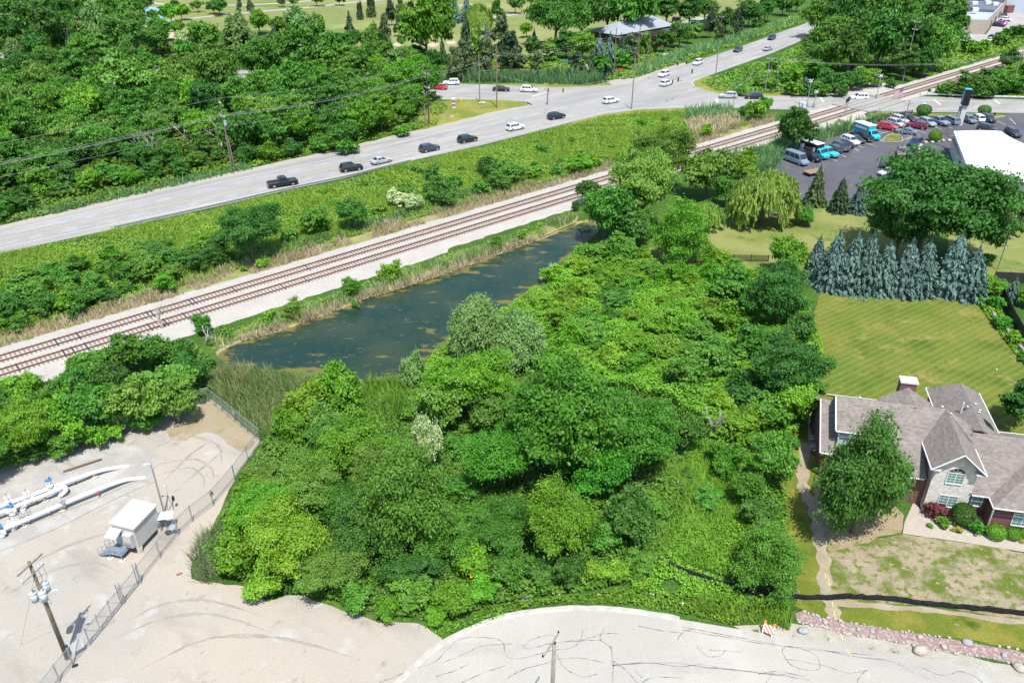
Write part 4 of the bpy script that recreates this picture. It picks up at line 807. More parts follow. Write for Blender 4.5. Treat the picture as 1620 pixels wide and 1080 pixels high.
mb = MB(); mb.slab([(5.25, 5.5, 6.35), (5.25, 14.4, 6.35), (2.6, 16.0, 4.3), (2.6, 8.6, 4.3)], .16); mb.slab([(5.254, 5.5, 6.35), (7.95, 7.2, 4.3), (7.95, 16.0, 4.3), (5.254, 14.4, 6.35)], .16); mb.slab([(5.25, 14.404, 6.35), (7.95, 16.004, 4.3), (2.6, 16.004, 4.3)], .16); rear_roof = mb.build("rear_hip_roof", M_shing, house)
mb = MB(); mb.slab([(3.6, -.12, 2.85), (5.6, -.12, 2.85), (20, -.12, 2.85), (20, 5.6, 6.0), (4.4, 5.6, 6.0), (3.6, 4.0, 5.1)], .16); mb.slab([(4.4, 5.604, 6.0), (20, 5.604, 6.0), (20, 10.6, 3.2), (6.6, 10.6, 3.2)], .16)
mb.slab([(5.3, -1.65, 2.83), (20, -1.65, 2.83), (20, 4.4, 6.16), (11.4, 4.4, 6.16)], .16); mb.slab([(5.298, -1.646, 2.83), (11.398, 4.402, 6.16), (5.298, 10.4, 2.83)], .16); mb.build("wing_roof", M_shing, house)
# white gutters and rake boards
mb = MB()
def gut(a, b, r=.07): mb.tube([a, b], r, 6)
for a, b in (((-8.5, 3.68, 5.48), (-4.4, 3.68, 5.48)), ((-4.4, .34, 3.48), (-.5, .34, 3.48)), ((-8.52, 3.7, 5.52), (-8.52, 7.0, 7.46)), ((-9.66, 2.95, 3.15), (-9.66, 8.1, 6.26)), ((-9.66, 8.1, 6.26), (-9.66, 13, 3.27)), ((-9.6, 2.95, 3.14), (-8.05, 2.95, 3.14)), ((-.52, -.66, 5.45), (1.87, -.66, 7.47)), ((1.87, -.66, 7.47), (4.27, -.66, 5.45)), ((-.52, -.66, 5.45), (-.52, 3.6, 5.45)), ((4.27, -.66, 5.45), (4.27, 3.5, 5.45)),
             ((3.76, -.2, 2.78), (5.24, -.2, 2.78)), ((5.24, -.2, 2.78), (5.24, -1.72, 2.78)), ((5.24, -1.72, 2.78), (20, -1.72, 2.78)), ((2.53, 8.6, 4.25), (2.53, 16.05, 4.25)), ((8.02, 7.2, 4.25), (8.02, 16.05, 4.25)), ((2.53, 16.07, 4.25), (8.02, 16.07, 4.25)), ((-8.45, 11.46, 4.8), (-3.4, 11.46, 4.8)), ((8.0, 10.66, 3.15), (20, 10.66, 3.15)), ((5.5, -1.28, 0), (5.3, -1.7, 2.75)), ((-8.06, 4.0, 3.3), (-8.06, 4.0, 5.5))): gut(a, b)
boxuv(mb, -.5, .35, -.62, -.04, 5.36, 5.45); boxuv(mb, 3.4, 4.25, -.62, -.04, 5.36, 5.45); mb.build("gutter_trim", M_trim, house)
def window(parent, u, v, z0, z1, w, arch=False, cols=2, normal=-1, m_gl=None, frame_m=None):
    mb = MB(); t = .07
    boxuv(mb, u - w / 2, u + w / 2, v - .10, v - .02, z0 - .1, z0); 
    for k in range(cols + 1):
        x = u - w / 2 + w * k / cols; boxuv(mb, x - t / 2, x + t / 2, v - .07, v - .025, z0, z1)
    boxuv(mb, u - w / 2 - t / 2, u + w / 2 + t / 2, v - .068, v - .024, z1 - .04, z1 + .04)
    for k in range(cols):
        x = u - w / 2 + w * (k + .5) / cols
        boxuv(mb, x - .012, x + .012, v - .055, v - .03, z0, z1 - .04)
        for j in (1, 2, 3): boxuv(mb, u - w / 2 + w * k / cols + t / 2, u - w / 2 + w * (k + 1) / cols - t / 2, v - .053, v - .032, z0 + (z1 - z0) * j / 4 - .012, z0 + (z1 - z0) * j / 4 + .012)
    if arch:
        pts = [(u + math.cos(a) * w / 2, v - .06, z1 + .04 + math.sin(a) * w / 2 * .8) for a in np.linspace(0, math.pi, 13)]; mb.tube(pts, .045, 5)
        for a in (.7, 1.57, 2.44): mb.tube([(u, v - .05, z1 + .04), (u + math.cos(a) * w * .48, v - .05, z1 + .04 + math.sin(a) * w * .39)], .015, 4)
    f = mb.build("window", M_trim, parent)
    mb = MB(); mb.face([(u - w / 2, v - .03, z0), (u + w / 2, v - .03, z0), (u + w / 2, v - .03, z1), (u - w / 2, v - .03, z1)]); mb.build("pane", m_gl or M_glass, f)
    if arch:
        mb = MB(); mb.face([(u, v - .028, z1 + .04)] + [(u + math.cos(a) * w / 2, v - .028, z1 + .04 + math.sin(a) * w / 2 * .8) for a in np.linspace(0, math.pi, 17)]); mb.build("arched_pane", M_dglass, f)
    return f
window(house, 1.95, 0, 3.75, 4.95, 1.5, True); window(house, 1.95, 0, .95, 2.25, 1.6); window(house, 4.55, .35, 1.25, 2.3, .95, cols=1); window(house, 8.2, -1.2, .8, 2.15, 1.7, cols=2); window(house, 12, -1.2, .8, 2.15, 1.7, cols=2)
mb = MB(); boxuv(mb, -1.75, -.2, 10.42, 11.5, -.05, 7.88); ch = mb.build("chimney", M_brick, house); mb = MB(); boxuv(mb, -1.85, -.1, 10.32, 11.6, 7.885, 8.06); mb.build("chimney_cap", M_capst, ch)
mb = MB(); s0 = Vector((6.1, 8.1, 5.76)); mb.slab([(6.35, 8.0, 5.61), (7.25, 8.0, 4.93), (7.25, 9.1, 4.93), (6.35, 9.1, 5.61)], .1); sk = mb.build("skylight", M_dglass, house)
mb = MB(); mb.tube([(4.3, 9.6, 5.4), (4.3, 9.6, 6.9)], .07, 8); mb.build("vent_pipe", M_trim, house)
mb = MB(); mb.tube([(4.75, 9.7, 5.9), (4.75, 9.7, 6.35)], .1, 8); mb.ball((4.75, 9.7, 6.4), .17, 2, (1, 1, .6)); mb.build("roof_ventilator", M_metal, house)
for (u_, v_, z_) in ((-6.2, 7.3, 7.34), (2.2, 6.4, 7.28), (5.9, 11.0, 5.9), (6.2, 10.2, 5.7), (5.85, 9.4, 5.95), (1.55, 7.2, 7.45)):
    mb = MB(); mb.box((u_, v_, z_ + .12), (.28, .22, .2), bevel=.03); mb.build("roof_vent", M_metal, house)
mb = MB(); mb.box((0, 0, .34), (1.1, .55, .5), bevel=.05); mb.ball((0, 0, .68), .42, 2, (1.3, .75, .55)); 
for dx in (-.45, .45): mb.tube([(dx, 0, 0), (dx, 0, .4)], .03, 5)
gr = mb.build("barbecue_grill", M_black, None, loc=G(1290, 660), rz=.4); tag(gr, "black barbecue grill on the slab left of the brick house", "grill")
tag(sheet("patio", [(1280, 640), (1296, 640), (1290, 690), (1278, 690)], M_walk, 0.03), kind='structure')
for i, (x, y) in enumerate(((1284, 700), (1286, 712))):
    mb = MB(); mb.box((0, 0, .4), (.8, .8, .8), bevel=.06); mb.tube([(0, 0, .8), (0, 0, .85)], .3, 12)
    tag(mb.build("air_conditioner", M_metal, None, loc=G(x, y), rz=hang), ["grey air conditioner by the left brick wall, nearer the barbecue grill", "grey air conditioner by the left brick wall, farther from the barbecue grill"][i], "air conditioner", "air conditioners beside the house")
mb = MB(); mb.box((0, 0, .12), (1.6, .5, .06)); mb.box((0, .2, .5), (1.6, .08, .06)); mb.box((-.7, 0, .06), (.08, .5, .12)); mb.box((.7, 0, .06), (.08, .5, .12)); mb.tube([(-.7, .2, .1), (-.7, .2, .5)], .03, 5); mb.tube([(.7, .2, .1), (.7, .2, .5)], .03, 5)
tag(mb.build("garden_bench", M_black, None, loc=G(1579, 690), rz=.5), "dark garden bench in the shade right of the house", "bench")
# equipment shelter
M_beige = mat("cream_metal_panel", (0.43, 0.42, 0.39), .5, .04, .8); M_pier = mat("pale_concrete_pier", (0.42, 0.39, 0.33), .9, .12, 3)
sa, sb = G(220.4, 867.6, .6), G(252.8, 832.6, .6); sX, sY, sang = local(None, sb - sa)
shed = thing("equipment_shelter", Vector((sa.x, sa.y, 0)), sang, "white metal equipment shelter on concrete piers with steel stairs", "shelter")
SL, SW = 3.15, 2.3
mb = MB(); boxuv(mb, 0, SL, 0, SW, .62, 2.98); mb.box((SL / 2, -.012, 1.8), (.02, .02, 2.3)); shb = mb.build("shelter_body", M_beige, shed)
mb = MB(); mb.slab([(-.14, -.14, 3.06), (SL + .16, -.14, 3.06), (SL + .16, SW + .22, 3.16), (-.14, SW + .22, 3.16)], .12)
for k in range(12): x = -.1 + k * (SL + .2) / 11; mb.loft([[(x - .02, -.14, 3.06), (x + .02, -.14, 3.06), (x + .02, -.14, 3.13), (x - .02, -.14, 3.13)], [(x - .02, SW + .22, 3.16), (x + .02, SW + .22, 3.16), (x + .02, SW + .22, 3.23), (x - .02, SW + .22, 3.23)]])
mb.build("roof", M_beige, shed)
mb = MB(); mb.slab([(-1.0, 1.3, 2.25), (-.005, 1.3, 2.62), (-.005, 2.5, 2.62), (-1.0, 2.5, 2.25)], .05); mb.build("awning", M_beige, shed)
mb = MB(); mb.slab([(SL + .005, 1.1, 2.62), (SL + .85, 1.1, 2.35), (SL + .85, 2.2, 2.35), (SL + .005, 2.2, 2.62)], .05); mb.build("awning", M_beige, shed)
mb = MB(); boxuv(mb, -.45, -.003, .2, 1.05, 1.0, 2.4); ac = mb.build("wall_air_conditioner", M_beige, shed); mb = MB(); boxuv(mb, -.457, -.452, .28, .97, 1.06, 1.5); mb.build("grille", M_metal, ac)
M_sdoor = mat("light_grey_door", (0.36, 0.38, 0.39), .5, .05, 1)
mb = MB(); boxuv(mb, -.03, -.003, 1.25, 2.05, .7, 2.3); dr = mb.build("door", M_sdoor, shed); mb = MB(); boxuv(mb, -.05, -.032, 1.5, 1.8, 1.85, 2.1); mb.build("door_window", M_dglass, dr)
for i, (x, y) in enumerate(((.2, .15), (SL - .2, .15), (.2, SW - .2), (SL - .2, SW - .2))):
    mb = MB(); mb.tube([(x, y, -.05), (x, y, .6)], .26, 14); mb.build("pier", M_pier, shed)
mb = MB(); boxuv(mb, SL + .003, SL + .3, .15, .6, .9, 1.4); mb.box((SL - .35, -.08, 1.1), (.3, .14, .4)); mb.build("utility_box", M_metal, shed)
M_stair = mat("galvanised_stair", (0.20, 0.25, 0.29), .5, .15, 4, metal=.3)
st = MB(); boxuv(st, -1.25, -.06, .9, 2.3, .58, .64)
for k in range(4): boxuv(st, -1.25, -.35, 2.3 + .27 * k, 2.56 + .27 * k, .48 - .14 * k, .52 - .14 * k)
st.loft([[(-1.28, 2.3, .5), (-1.25, 2.3, .5), (-1.25, 2.3, .64), (-1.28, 2.3, .64)], [(-1.28, 3.4, -.02), (-1.25, 3.4, -.02), (-1.25, 3.4, .12), (-1.28, 3.4, .12)]]); st.loft([[(-.35, 2.3, .5), (-.32, 2.3, .5), (-.32, 2.3, .64), (-.35, 2.3, .64)], [(-.35, 3.4, -.02), (-.32, 3.4, -.02), (-.32, 3.4, .12), (-.35, 3.4, .12)]])
for x, y in ((-1.2, 1.0), (-1.2, 2.25)): st.tube([(x, y, 0), (x, y, .6)], .05, 6)
sto = st.build("stairs", M_stair, shed)
rl = MB()
for x in (-1.25, -.33):
    for z in (.5, .95): rl.tube([(x, 2.3 if x > -1 else .9, .62 + z), (x, 2.3, .62 + z), (x, 3.4, .02 + z)], .022, 5)
    for y, z in ((2.3, .62), (2.85, .32), (3.4, .02)): rl.tube([(x, y, z), (x, y, z + .95)], .022, 5)
for z in (.5, .95): rl.tube([(-1.25, .9, .62 + z), (-.1, .9, .62 + z)], .022, 5)
for x, y in ((-1.25, .9), (-.1, .9), (-1.25, 1.6)): rl.tube([(x, y, .6), (x, y, 1.57)], .022, 5)
rl.build("handrail", M_metal, sto)
for x, y in ((-1.2, 1.0), (-1.2, 2.25)):
    mb = MB(); mb.tube([(x, y, -.02), (x, y, .08)], .3, 12); mb.build("footing", M_pier, shed)
# things beside the shelter
lt = thing("yard_lamp", G(260, 812), 0, "tall thin grey lamp post standing behind the shelter", "lamp post")
mb = MB(); mb.tube([(0, 0, 0), (0, 0, 6.0)], [.07, .045], 8); mb.tube([(.1, .06, 0), (.06, .04, 5.5)], .018, 5); mb.build("post", M_metal, lt)
mb = MB(); mb.tube([(0, 0, 5.95), (-.12, -.05, 6.1), (-.45, -.1, 6.12)], .03, 6); mb.ball((-.5, -.1, 6.06), .12, 2, (1.2, 1, .7)); mb.build("lamp_head", M_trim, lt); mb = MB(); mb.tube([(0, 0, -.02), (0, 0, .12)], .3, 12); mb.build("footing", M_pier, lt)
ant = thing("antenna_mast", G(265, 810), .3, "short white panel antenna on braced struts behind the shelter", "antenna")
mb = MB(); mb.tube([(0, 0, 0), (.35, .25, 2.2)], .03, 6); mb.tube([(.6, .1, 0), (.35, .25, 2.2)], .03, 6); mb.build("strut", M_metal, ant); mb = MB(); mb.box((.32, .22, 2.5), (.1, .22, 1.1)); mb.build("panel", M_trim, ant); mb = MB(); mb.ball((.75, .3, 1.3), .28, 2, (.5, .8, 1.2)); mb.build("cable_bundle", M_black, ant)
sp = thing("solar_panel", G(264, 836), .2, "white tilted solar panel on a short post beside the shelter", "solar panel")
mb = MB(); mb.tube([(0, 0, 0), (0, 0, 1.5)], .04, 6); mb.tube([(.7, -.1, 0), (.65, -.1, 1.3)], .035, 6); mb.build("post", M_metal, sp); mb = MB(); mb.slab([(-.5, -.35, 1.45), (.85, -.35, 1.45), (.85, .4, 1.75), (-.5, .4, 1.75)], .05); mb.build("panel", M_trim, sp)
sp = thing("instrument_stand", G(272, 845), .2, "dark grey tilted panel on a post against the chain-link fence", "control panel")
mb = MB(); mb.tube([(0, 0, 0), (.1, 0, .8)], .035, 6); mb.build("post", M_metal, sp); mb = MB(); mb.slab([(0, -.25, .75), (.6, -.25, .75), (.6, .25, 1.0), (0, .25, 1.0)], .06); mb.build("panel", M_stair, sp); mb = MB(); mb.ball((-.3, .1, .22), .25, 2, (1.2, 1, .9)); mb.build("valve_box", M_black, sp)
# pipeline manifold
M_pipe = mat("white_pipe_paint", (0.55, 0.55, 0.55), .4, .04, 1); M_blue = mat("blue_valve_paint", (0.03, 0.17, 0.42), .5, .1, 2)
def pipe(name, pts, r, label):
    t = thing(name, (0, 0, 0), 0, label, "pipe", "white pipes in the gravel yard"); P = []
    for i, (a, b, z) in enumerate(pts): g = G(a, b, z); P.append(g)
    t.location = (P[0].x, P[0].y, 0); o0 = t.location.copy(); P = [p - o0 for p in P]
    Q = []
    for i in range(len(P) - 1):
        p0, p1, p2, p3 = P[max(i - 1, 0)], P[i], P[i + 1], P[min(i + 2, len(P) - 1)]
        for k in range(5):
            s = k / 5; Q.append(.5 * ((2 * p1) + (p2 - p0) * s + (2 * p0 - 5 * p1 + 4 * p2 - p3) * s * s + (3 * p1 - p0 - 3 * p2 + p3) * s ** 3))
    Q.append(P[-1]); mb = MB(); mb.tube(Q, r, 12); mb.build("pipe_run", M_pipe, t, True); return t, P
def flange(t, P, i, f, r):
    p = P[i].lerp(P[i + 1], f); d = (P[i + 1] - P[i]).normalized(); mb = MB(); mb.tube([p - d * .07, p + d * .07], r, 14); mb.build("flange", M_pipe, t)
def support(t, P, i, f, col=None):
    p = P[i].lerp(P[i + 1], f); mb = MB(); mb.box((p.x, p.y, p.z / 2), (.12, .3, p.z)); mb.box((p.x, p.y, .05), (.55, .55, .1)); mb.build("support", M_pier if col is None else col, t)
def valve(px, py, h, blue, label):
    t = thing("valve", G(px, py), .35, label, "valve", "valves of the pipe manifold")
    mb = MB(); mb.tube([(0, 0, 0), (0, 0, h * .62)], .26, 12); mb.tube([(0, 0, h * .2), (0, 0, h * .27)], .34, 12); mb.tube([(0, 0, h * .58), (0, 0, h * .66)], .32, 12); mb.tube([(0, 0, h * .62), (0, 0, h)], .09, 8); mb.tube([(-.45, 0, .55), (.45, 0, .55)], .24, 10); mb.build("valve_body", M_pipe, t)
    if blue: mb = MB(); mb.box((0, 0, h), (.6, .22, .22), bevel=.03); mb.box((.1, .12, h), (.22, .5, .18), bevel=.03); mb.build("actuator", M_blue, t); mb = MB(); mb.tube([(.1, 0, h + .1), (.12, 0, h + .4)], .04, 6); mb.build("stem", M_rail, t)
    else: 
        mb = MB(); pts = [(math.cos(a) * .3, math.sin(a) * .3, h * .92) for a in np.linspace(0, 6.283, 17)]; mb.tube(pts, .025, 5, False); mb.tube([(-.3, 0, h * .92), (.3, 0, h * .92)], .02, 4); mb.tube([(0, -.3, h * .92), (0, .3, h * .92)], .02, 4); mb.build("handwheel", M_pipe, t); mb = MB(); mb.tube([(0, 0, h), (0, 0, h + .3)], .035, 6); mb.build("stem", M_rail, t)
    return t
t, P = pipe("pipeline", [(205, 737, -.1), (190, 739, .12), (160, 744, .45), (120, 757, .7), (80, 772, .7), (40, 787, .7), (0, 801, .7), (-60, 822, .7)], .21, "long white pipe at the back of the manifold, running under two valves")
for i, f in ((3, .1), (3, .7), (4, .2), (4, .9), (5, .5)): flange(t, P, i, f, .30)
support(t, P, 2, .3); support(t, P, 3, .5)
t, P = pipe("pipeline", [(94, 785, .2), (104, 776, .55), (101, 769, .75), (88, 776, .75), (50, 791, .75), (0, 811, .75), (-60, 836, .75)], .21, "short white pipe with a bent elbow between the two long pipes")
flange(t, P, 3, .9, .3); flange(t, P, 4, .6, .3); support(t, P, 3, .5)
t, P = pipe("pipeline", [(231, 756, -.1), (215, 757, .15), (195, 760, .4), (160, 772, .7), (120, 788, .7), (80, 805, .7), (40, 822, .7), (0, 839, .7), (-60, 866, .7)], .22, "long white pipe at the front of the manifold, ending nearest the shelter")
for i, f in ((5, .1), (5, .9), (6, .5)): flange(t, P, i, f, .31)
support(t, P, 4, .6); support(t, P, 6, .1)
mb = MB(); p = P[4].lerp(P[5], .5); mb.box((p.x, p.y, p.z), (.5, .52, .52)); mb.build("sleeve", M_metal, t)
for v in ((18, 804, 1.55, False, "white handwheel valve at the far left end of the back pipe"), (47, 795, 1.4, False, "white handwheel valve on the back pipe, second from the left edge"), (84, 781, 1.75, True, "valve with a bright blue actuator above the bent elbow"), (21, 815, 1.2, True, "valve with a blue actuator on the middle pipe by the left edge"), (22, 838, 1.2, False, "white valve on the front pipe beside the small meters"), (4, 850, 1.3, True, "valve with a blue actuator at the left end of the front pipe"), (37, 806, .85, False, "low white valve on the middle pipe")): valve(*v)
for x, y, l in ((55, 762, "brown drain post"),): pass
t = thing("meter_rack", G(32, 822), .4, "small grey meter rack of thin pipes beside the front pipe", "meter rack"); mb = MB()
for k in range(5): mb.tube([(k * .25, 0, 0), (k * .25, 0, .9)], .025, 5)
for z in (.4, .85): mb.tube([(-.1, 0, z), (1.1, 0, z)], .025, 5)
mb.build("pipework", M_metal, t); mb = MB(); mb.box((.5, 0, .95), (.3, .15, .3), bevel=.03); mb.build("gauge", M_trim, t)
t = thing("pipe_stand", G(157, 786), .4, "small red and grey valve stand below the front pipe", "valve stand"); mb = MB(); mb.tube([(0, 0, 0), (0, 0, .5)], .06, 6); mb.build("post", M_metal, t); mb = MB(); mb.box((0, 0, .55), (.25, .2, .15)); mb.build("cap", mat("red_valve_paint", (.45, .05, .04), .5), t)
mb = MB(); a, b = G(100, 746, .1), G(161, 726, .1); mb.tube([a, b], .12, 8); tag(mb.build("loose_pipe", M_rail, None), "rusty loose pipe lying on the gravel behind the white pipes", "pipe")
# near utility pole with transformers
M_pole = mat("weathered_pole_wood", (0.155, 0.13, 0.085), .95, .3, 3); M_pole2 = mat("grey_pole_wood", (0.20, 0.18, 0.16), .95, .25, 3); M_tf = mat("transformer_grey", (0.42, 0.47, 0.50), .45, .05, 2); M_cer = mat("white_insulator", (0.55, 0.55, 0.53), .3, .05, 2)
t = thing("utility_pole", G(107, 1041), 0, "mossy wooden utility pole carrying three grey transformers", "utility pole")
HP = 10.4; mb = MB(); mb.tube([(0, 0, -.1), (0, 0, HP)], [.19, .12], 10); mb.build("pole", M_pole, t, True)
xa = Vector((.29, .957, 0)); 
def arm(t, z, L0, L1, off, dirv, m=None, sz=.11): 
    mb = MB(); a = dirv * L0 + Vector(off); b = dirv * L1 + Vector(off); mb.loft([[Vector((a.x, a.y, z)) + q_ for q_ in ((Vector((-dirv.y, dirv.x, 0)) * sz / 2 + Vector((0, 0, -sz / 2))), (Vector((dirv.y, -dirv.x, 0)) * sz / 2 + Vector((0, 0, -sz / 2))), (Vector((dirv.y, -dirv.x, 0)) * sz / 2 + Vector((0, 0, sz / 2))), (Vector((-dirv.y, dirv.x, 0)) * sz / 2 + Vector((0, 0, sz / 2))))], [Vector((b.x, b.y, z)) + q_ for q_ in ((Vector((-dirv.y, dirv.x, 0)) * sz / 2 + Vector((0, 0, -sz / 2))), (Vector((dirv.y, -dirv.x, 0)) * sz / 2 + Vector((0, 0, -sz / 2))), (Vector((dirv.y, -dirv.x, 0)) * sz / 2 + Vector((0, 0, sz / 2))), (Vector((-dirv.y, dirv.x, 0)) * sz / 2 + Vector((0, 0, sz / 2))))]])
    return mb.build("crossarm", m or M_pole2, t)
arm(t, 10.25, -1.25, 1.05, (.13, -.04, 0), xa); arm(t, 9.35, -1.15, .9, (.13, -.04, 0), xa, M_metal, .07)
for k, f in enumerate((-1.05, -.55, .45, .8)):
    p = xa * f + Vector((.13, -.04, 9.45)); mb = MB(); mb.tube([p, p + Vector((-.08, .02, .28))], .05, 7); mb.tube([p + Vector((-.04, 0, .1)), p + Vector((-.05, 0, .16))], .085, 7); mb.build("cutout_fuse", M_cer, t)
for dx, dy, z in ((-.42, -.28, 7.15), (.30, -.30, 7.25), (.20, .42, 7.45)):
    mb = MB(); mb.tube([(dx, dy, z - .45), (dx, dy, z + .35)], .25, 14); mb.tube([(dx, dy, z + .35), (dx, dy, z + .42)], .28, 14); tf = mb.build("transformer", M_tf, t, True); mb = MB(); mb.tube([(dx, dy, z + .42), (dx + .05, dy, z + .68)], .05, 7); mb.build("bushing", M_cer, tf)
mb = MB(); mb.tube([(.1, 0, 7.0), (.75, .25, 7.2)], .03, 6); mb.box((.9, .3, 7.22), (.42, .16, .1), .35, bevel=.03); mb.build("street_light", M_tf, t)
mb = MB()
for s_, e_ in (((.1, -.1, 9.3), (-.42, -.28, 7.8)), ((.2, .3, 9.3), (.3, -.3, 7.9)), ((.4, .6, 9.3), (.25, .4, 8.1)), ((-.42, -.28, 6.8), (.1, 0, 6.3)), ((.5, -.2, 6.9), (.2, 0, 6.2))):
    a, b = Vector(s_), Vector(e_); m_ = a.lerp(b, .5) + Vector((.25, -.1, -.25)); mb.tube([a, a.lerp(m_, .5) + Vector((.08, 0, -.02)), m_, b], .014, 4, False)
mb.build("drop_cable", M_dark, t); mb = MB(); mb.tube([(.2, .03, 0), (.16, .03, 6.3)], .03, 6); mb.build("conduit", M_metal, t); mb = MB(); mb.box((.17, .1, 1.2), (.16, .2, .35)); mb.build("meter_box", M_black, t)
mb = MB(); g1 = G(33, 1020) - G(107, 1041); mb.tube([(0, 0, 9.0), g1], .012, 4); gw = mb.build("guy_wire", M_pole2, t)
# the second near pole, top only in view
p2 = G(871, 1170); t = thing("utility_pole", p2, 0, "grey wooden pole with one short slanting arm, rising into the cul-de-sac view", "utility pole")
mb = MB(); mb.tube([(0, 0, -.1), (0, 0, 10.0)], [.18, .13], 10); mb.build("pole", M_pole2, t, True)
mb = MB(); mb.tube([(.3, .85, 10.0), (-.75, -.75, 9.7)], .055, 6); mb.build("crossarm", M_pole2, t)
for q_ in ((.32, .88, 10.1), (-.77, -.78, 9.8), (.06, .02, 10.1)): mb = MB(); mb.tube([q_, (q_[0], q_[1], q_[2] + .18)], [.07, .04], 6); mb.build("insulator", M_black, t)
# chain-link fences
def chain_mat():
    m, nt, b = newmat("chain_link_mesh"); L = nt.links; b.inputs["Base Color"].default_value = (.42, .43, .44, 1); b.inputs["Metallic"].default_value = .3; b.inputs["Roughness"].default_value = .5
    tr = nt.nodes.new("ShaderNodeBsdfTransparent"); mx = nt.nodes.new("ShaderNodeMixShader"); mx.inputs[0].default_value = .24
    L.new(tr.outputs[0], mx.inputs[1]); L.new(b.outputs[0], mx.inputs[2]); L.new(mx.outputs[0], nt.nodes["Material Output"].inputs[0]); return m
M_chain = chain_mat()
def chain_fence(pts, h, sp, label, gate=None):
    P = [G(*p) for p in pts]; o0 = P[0].copy(); t = thing("chain_link_fence", o0, 0, label, "fence", "chain-link fences of the gravel yard"); Q = [p - o0 for p in P]
    mbm = MB(); mbr = MB()
    for a, b in zip(Q, Q[1:]):
        mbm.face([a + Vector((0, 0, .04)), b + Vector((0, 0, .04)), b + Vector((0, 0, h)), a + Vector((0, 0, h))]); mbr.tube([a + Vector((0, 0, h)), b + Vector((0, 0, h))], .03, 6)
        n = max(1, round((b - a).length / sp))
        for k in range(n + (b is Q[-1])):
            p = a.lerp(b, k / n); mb = MB(); mb.tube([p, p + Vector((0, 0, h + .12))], .04 if 0 < k < n else .055, 6); mb.build("post", M_metal, t)
    mbm.build("mesh_panel", M_chain, t); mbr.build("top_rail", M_metal, t); return t
chain_fence([(-120, 775), (0, 743), (60, 722), (180, 679), (290, 648), (331, 636)], 2.0, 3.0, "chain-link fence along the thicket at the back of the gravel yard")
chain_fence([(331, 636), (352, 652), (413, 702)], 2.0, 1.5, "short double railed chain-link fence facing the cattails")
chain_fence([(413, 702), (372, 760), (338, 800), (305, 825), (283, 846), (254, 882), (222, 922)], 1.9, 2.9, "chain-link fence running from the corner past the white shelter")
chain_fence([(143, 1020), (116, 1052), (95, 1078), (60, 1125)], 1.9, 2.9, "chain-link fence in the bottom left corner beyond the gate")
t = thing("gate", G(222, 922), 0, "grey cantilever sliding gate of braced tubes and chain-link", "gate"); o0 = G(222, 922); Q = [G(*p) - o0 for p in ((221, 923), (195, 955), (178, 976), (160, 999), (143, 1020))]
mb = MB(); mp_ = MB()
for a, b in zip(Q, Q[1:]):
    for z in (.12, 1.75): mb.tube([a + Vector((0, 0, z)), b + Vector((0, 0, z))], .035, 6)
    mb.tube([a + Vector((0, 0, .12)), b + Vector((0, 0, 1.75))], .022, 5); mb.tube([b + Vector((0, 0, .1)), b + Vector((0, 0, 2.05))], .035, 6); mp_.face([a + Vector((0, 0, .12)), b + Vector((0, 0, .12)), b + Vector((0, 0, 1.75)), a + Vector((0, 0, 1.75))])
mb.build("gate_frame", M_metal, t); mp_.build("mesh_panel", M_chain, t)
for q_ in (Q[0], Q[1]):
    for d in (-.12, .12): mb = MB(); mb.tube([q_ + Vector((d, d * .5, 0)), q_ + Vector((d, d * .5, 2.4))], .05, 8); mb.build("gate_post", M_metal, t)
mb = MB(); mb.slab([(0, -.05, .5), (.9, -.05, .55), (.9, .0, 1.5), (0, 0, 1.45)], .03); tag(mb.build("notice_board", M_trim, None, loc=G(117, 1040), rz=.8), "pale notice board hung on the fence beside the mossy utility pole", "board")
for i, (x, y) in enumerate(((119, 1053),)):
    mb = MB(); mb.box((0, 0, .05), (.42, .28, .1), bevel=.03); tag(mb.build("drain_cover", M_black, None, loc=G(x, y), rz=.5), "small black cover lying by the fence near the mossy pole", "cover")
mb = MB(); mb.slab([(-.2, -.01, 1.05), (.2, -.01, 1.05), (.2, .01, 1.5), (-.2, .01, 1.5)], .02); tag(mb.build("warning_sign", M_trim, None, loc=G(371.5, 667), rz=-.7), "small white sign on the double railed fence", "sign")
mb = MB(); mb.slab([(-.2, -.01, 1.1), (.2, -.01, 1.1), (.2, .01, 1.5), (-.2, .01, 1.5)], .02); tag(mb.build("warning_sign", M_metal, None, loc=G(338.5, 797), rz=.9), "small grey sign on the fence between corner and shelter", "sign")
# ---------------------------------------------------------------- vehicles
def paint(name, col, metal=0.0): 
    m = mat("car_paint_" + name, col, .35, .03, 1, spec=.5, coat=.4); return m
PAINT = {k: paint(k, c) for k, c in dict(black=(.012, .012, .014), white=(.62, .62, .62), silver=(.36, .37, .38), charcoal=(.04, .045, .055), navy=(.015, .025, .075), red=(.38, .015, .03), maroon=(.16, .012, .03), purple=(.045, .015, .05), grey=(.13, .16, .19), brown=(.16, .11, .10), turquoise=(.02, .42, .50), steel=(.16, .22, .28), magenta=(.35, .03, .12), sage=(.22, .30, .32)).items()}
M_hl = mat("headlight_lens", (.6, .62, .65), .15, .05, 1, spec=.8); M_tl = mat("taillight_lens", (.35, .01, .01), .2, .05, 1, spec=.8); M_rim = mat("alloy_rim", (.40, .41, .42), .35, .05, 2, metal=.5); M_tyre = mat("tyre_rubber", (.02, .02, .02), .85, .1, 4); M_box = mat("white_box_panel", (.58, .58, .57), .5, .05, 1); M_teal = mat("turquoise_graphic", (.03, .32, .42), .5, .35, .8); M_chrome = mat("chrome_bumper", (.45, .46, .48), .25, .05, 1, metal=.8)
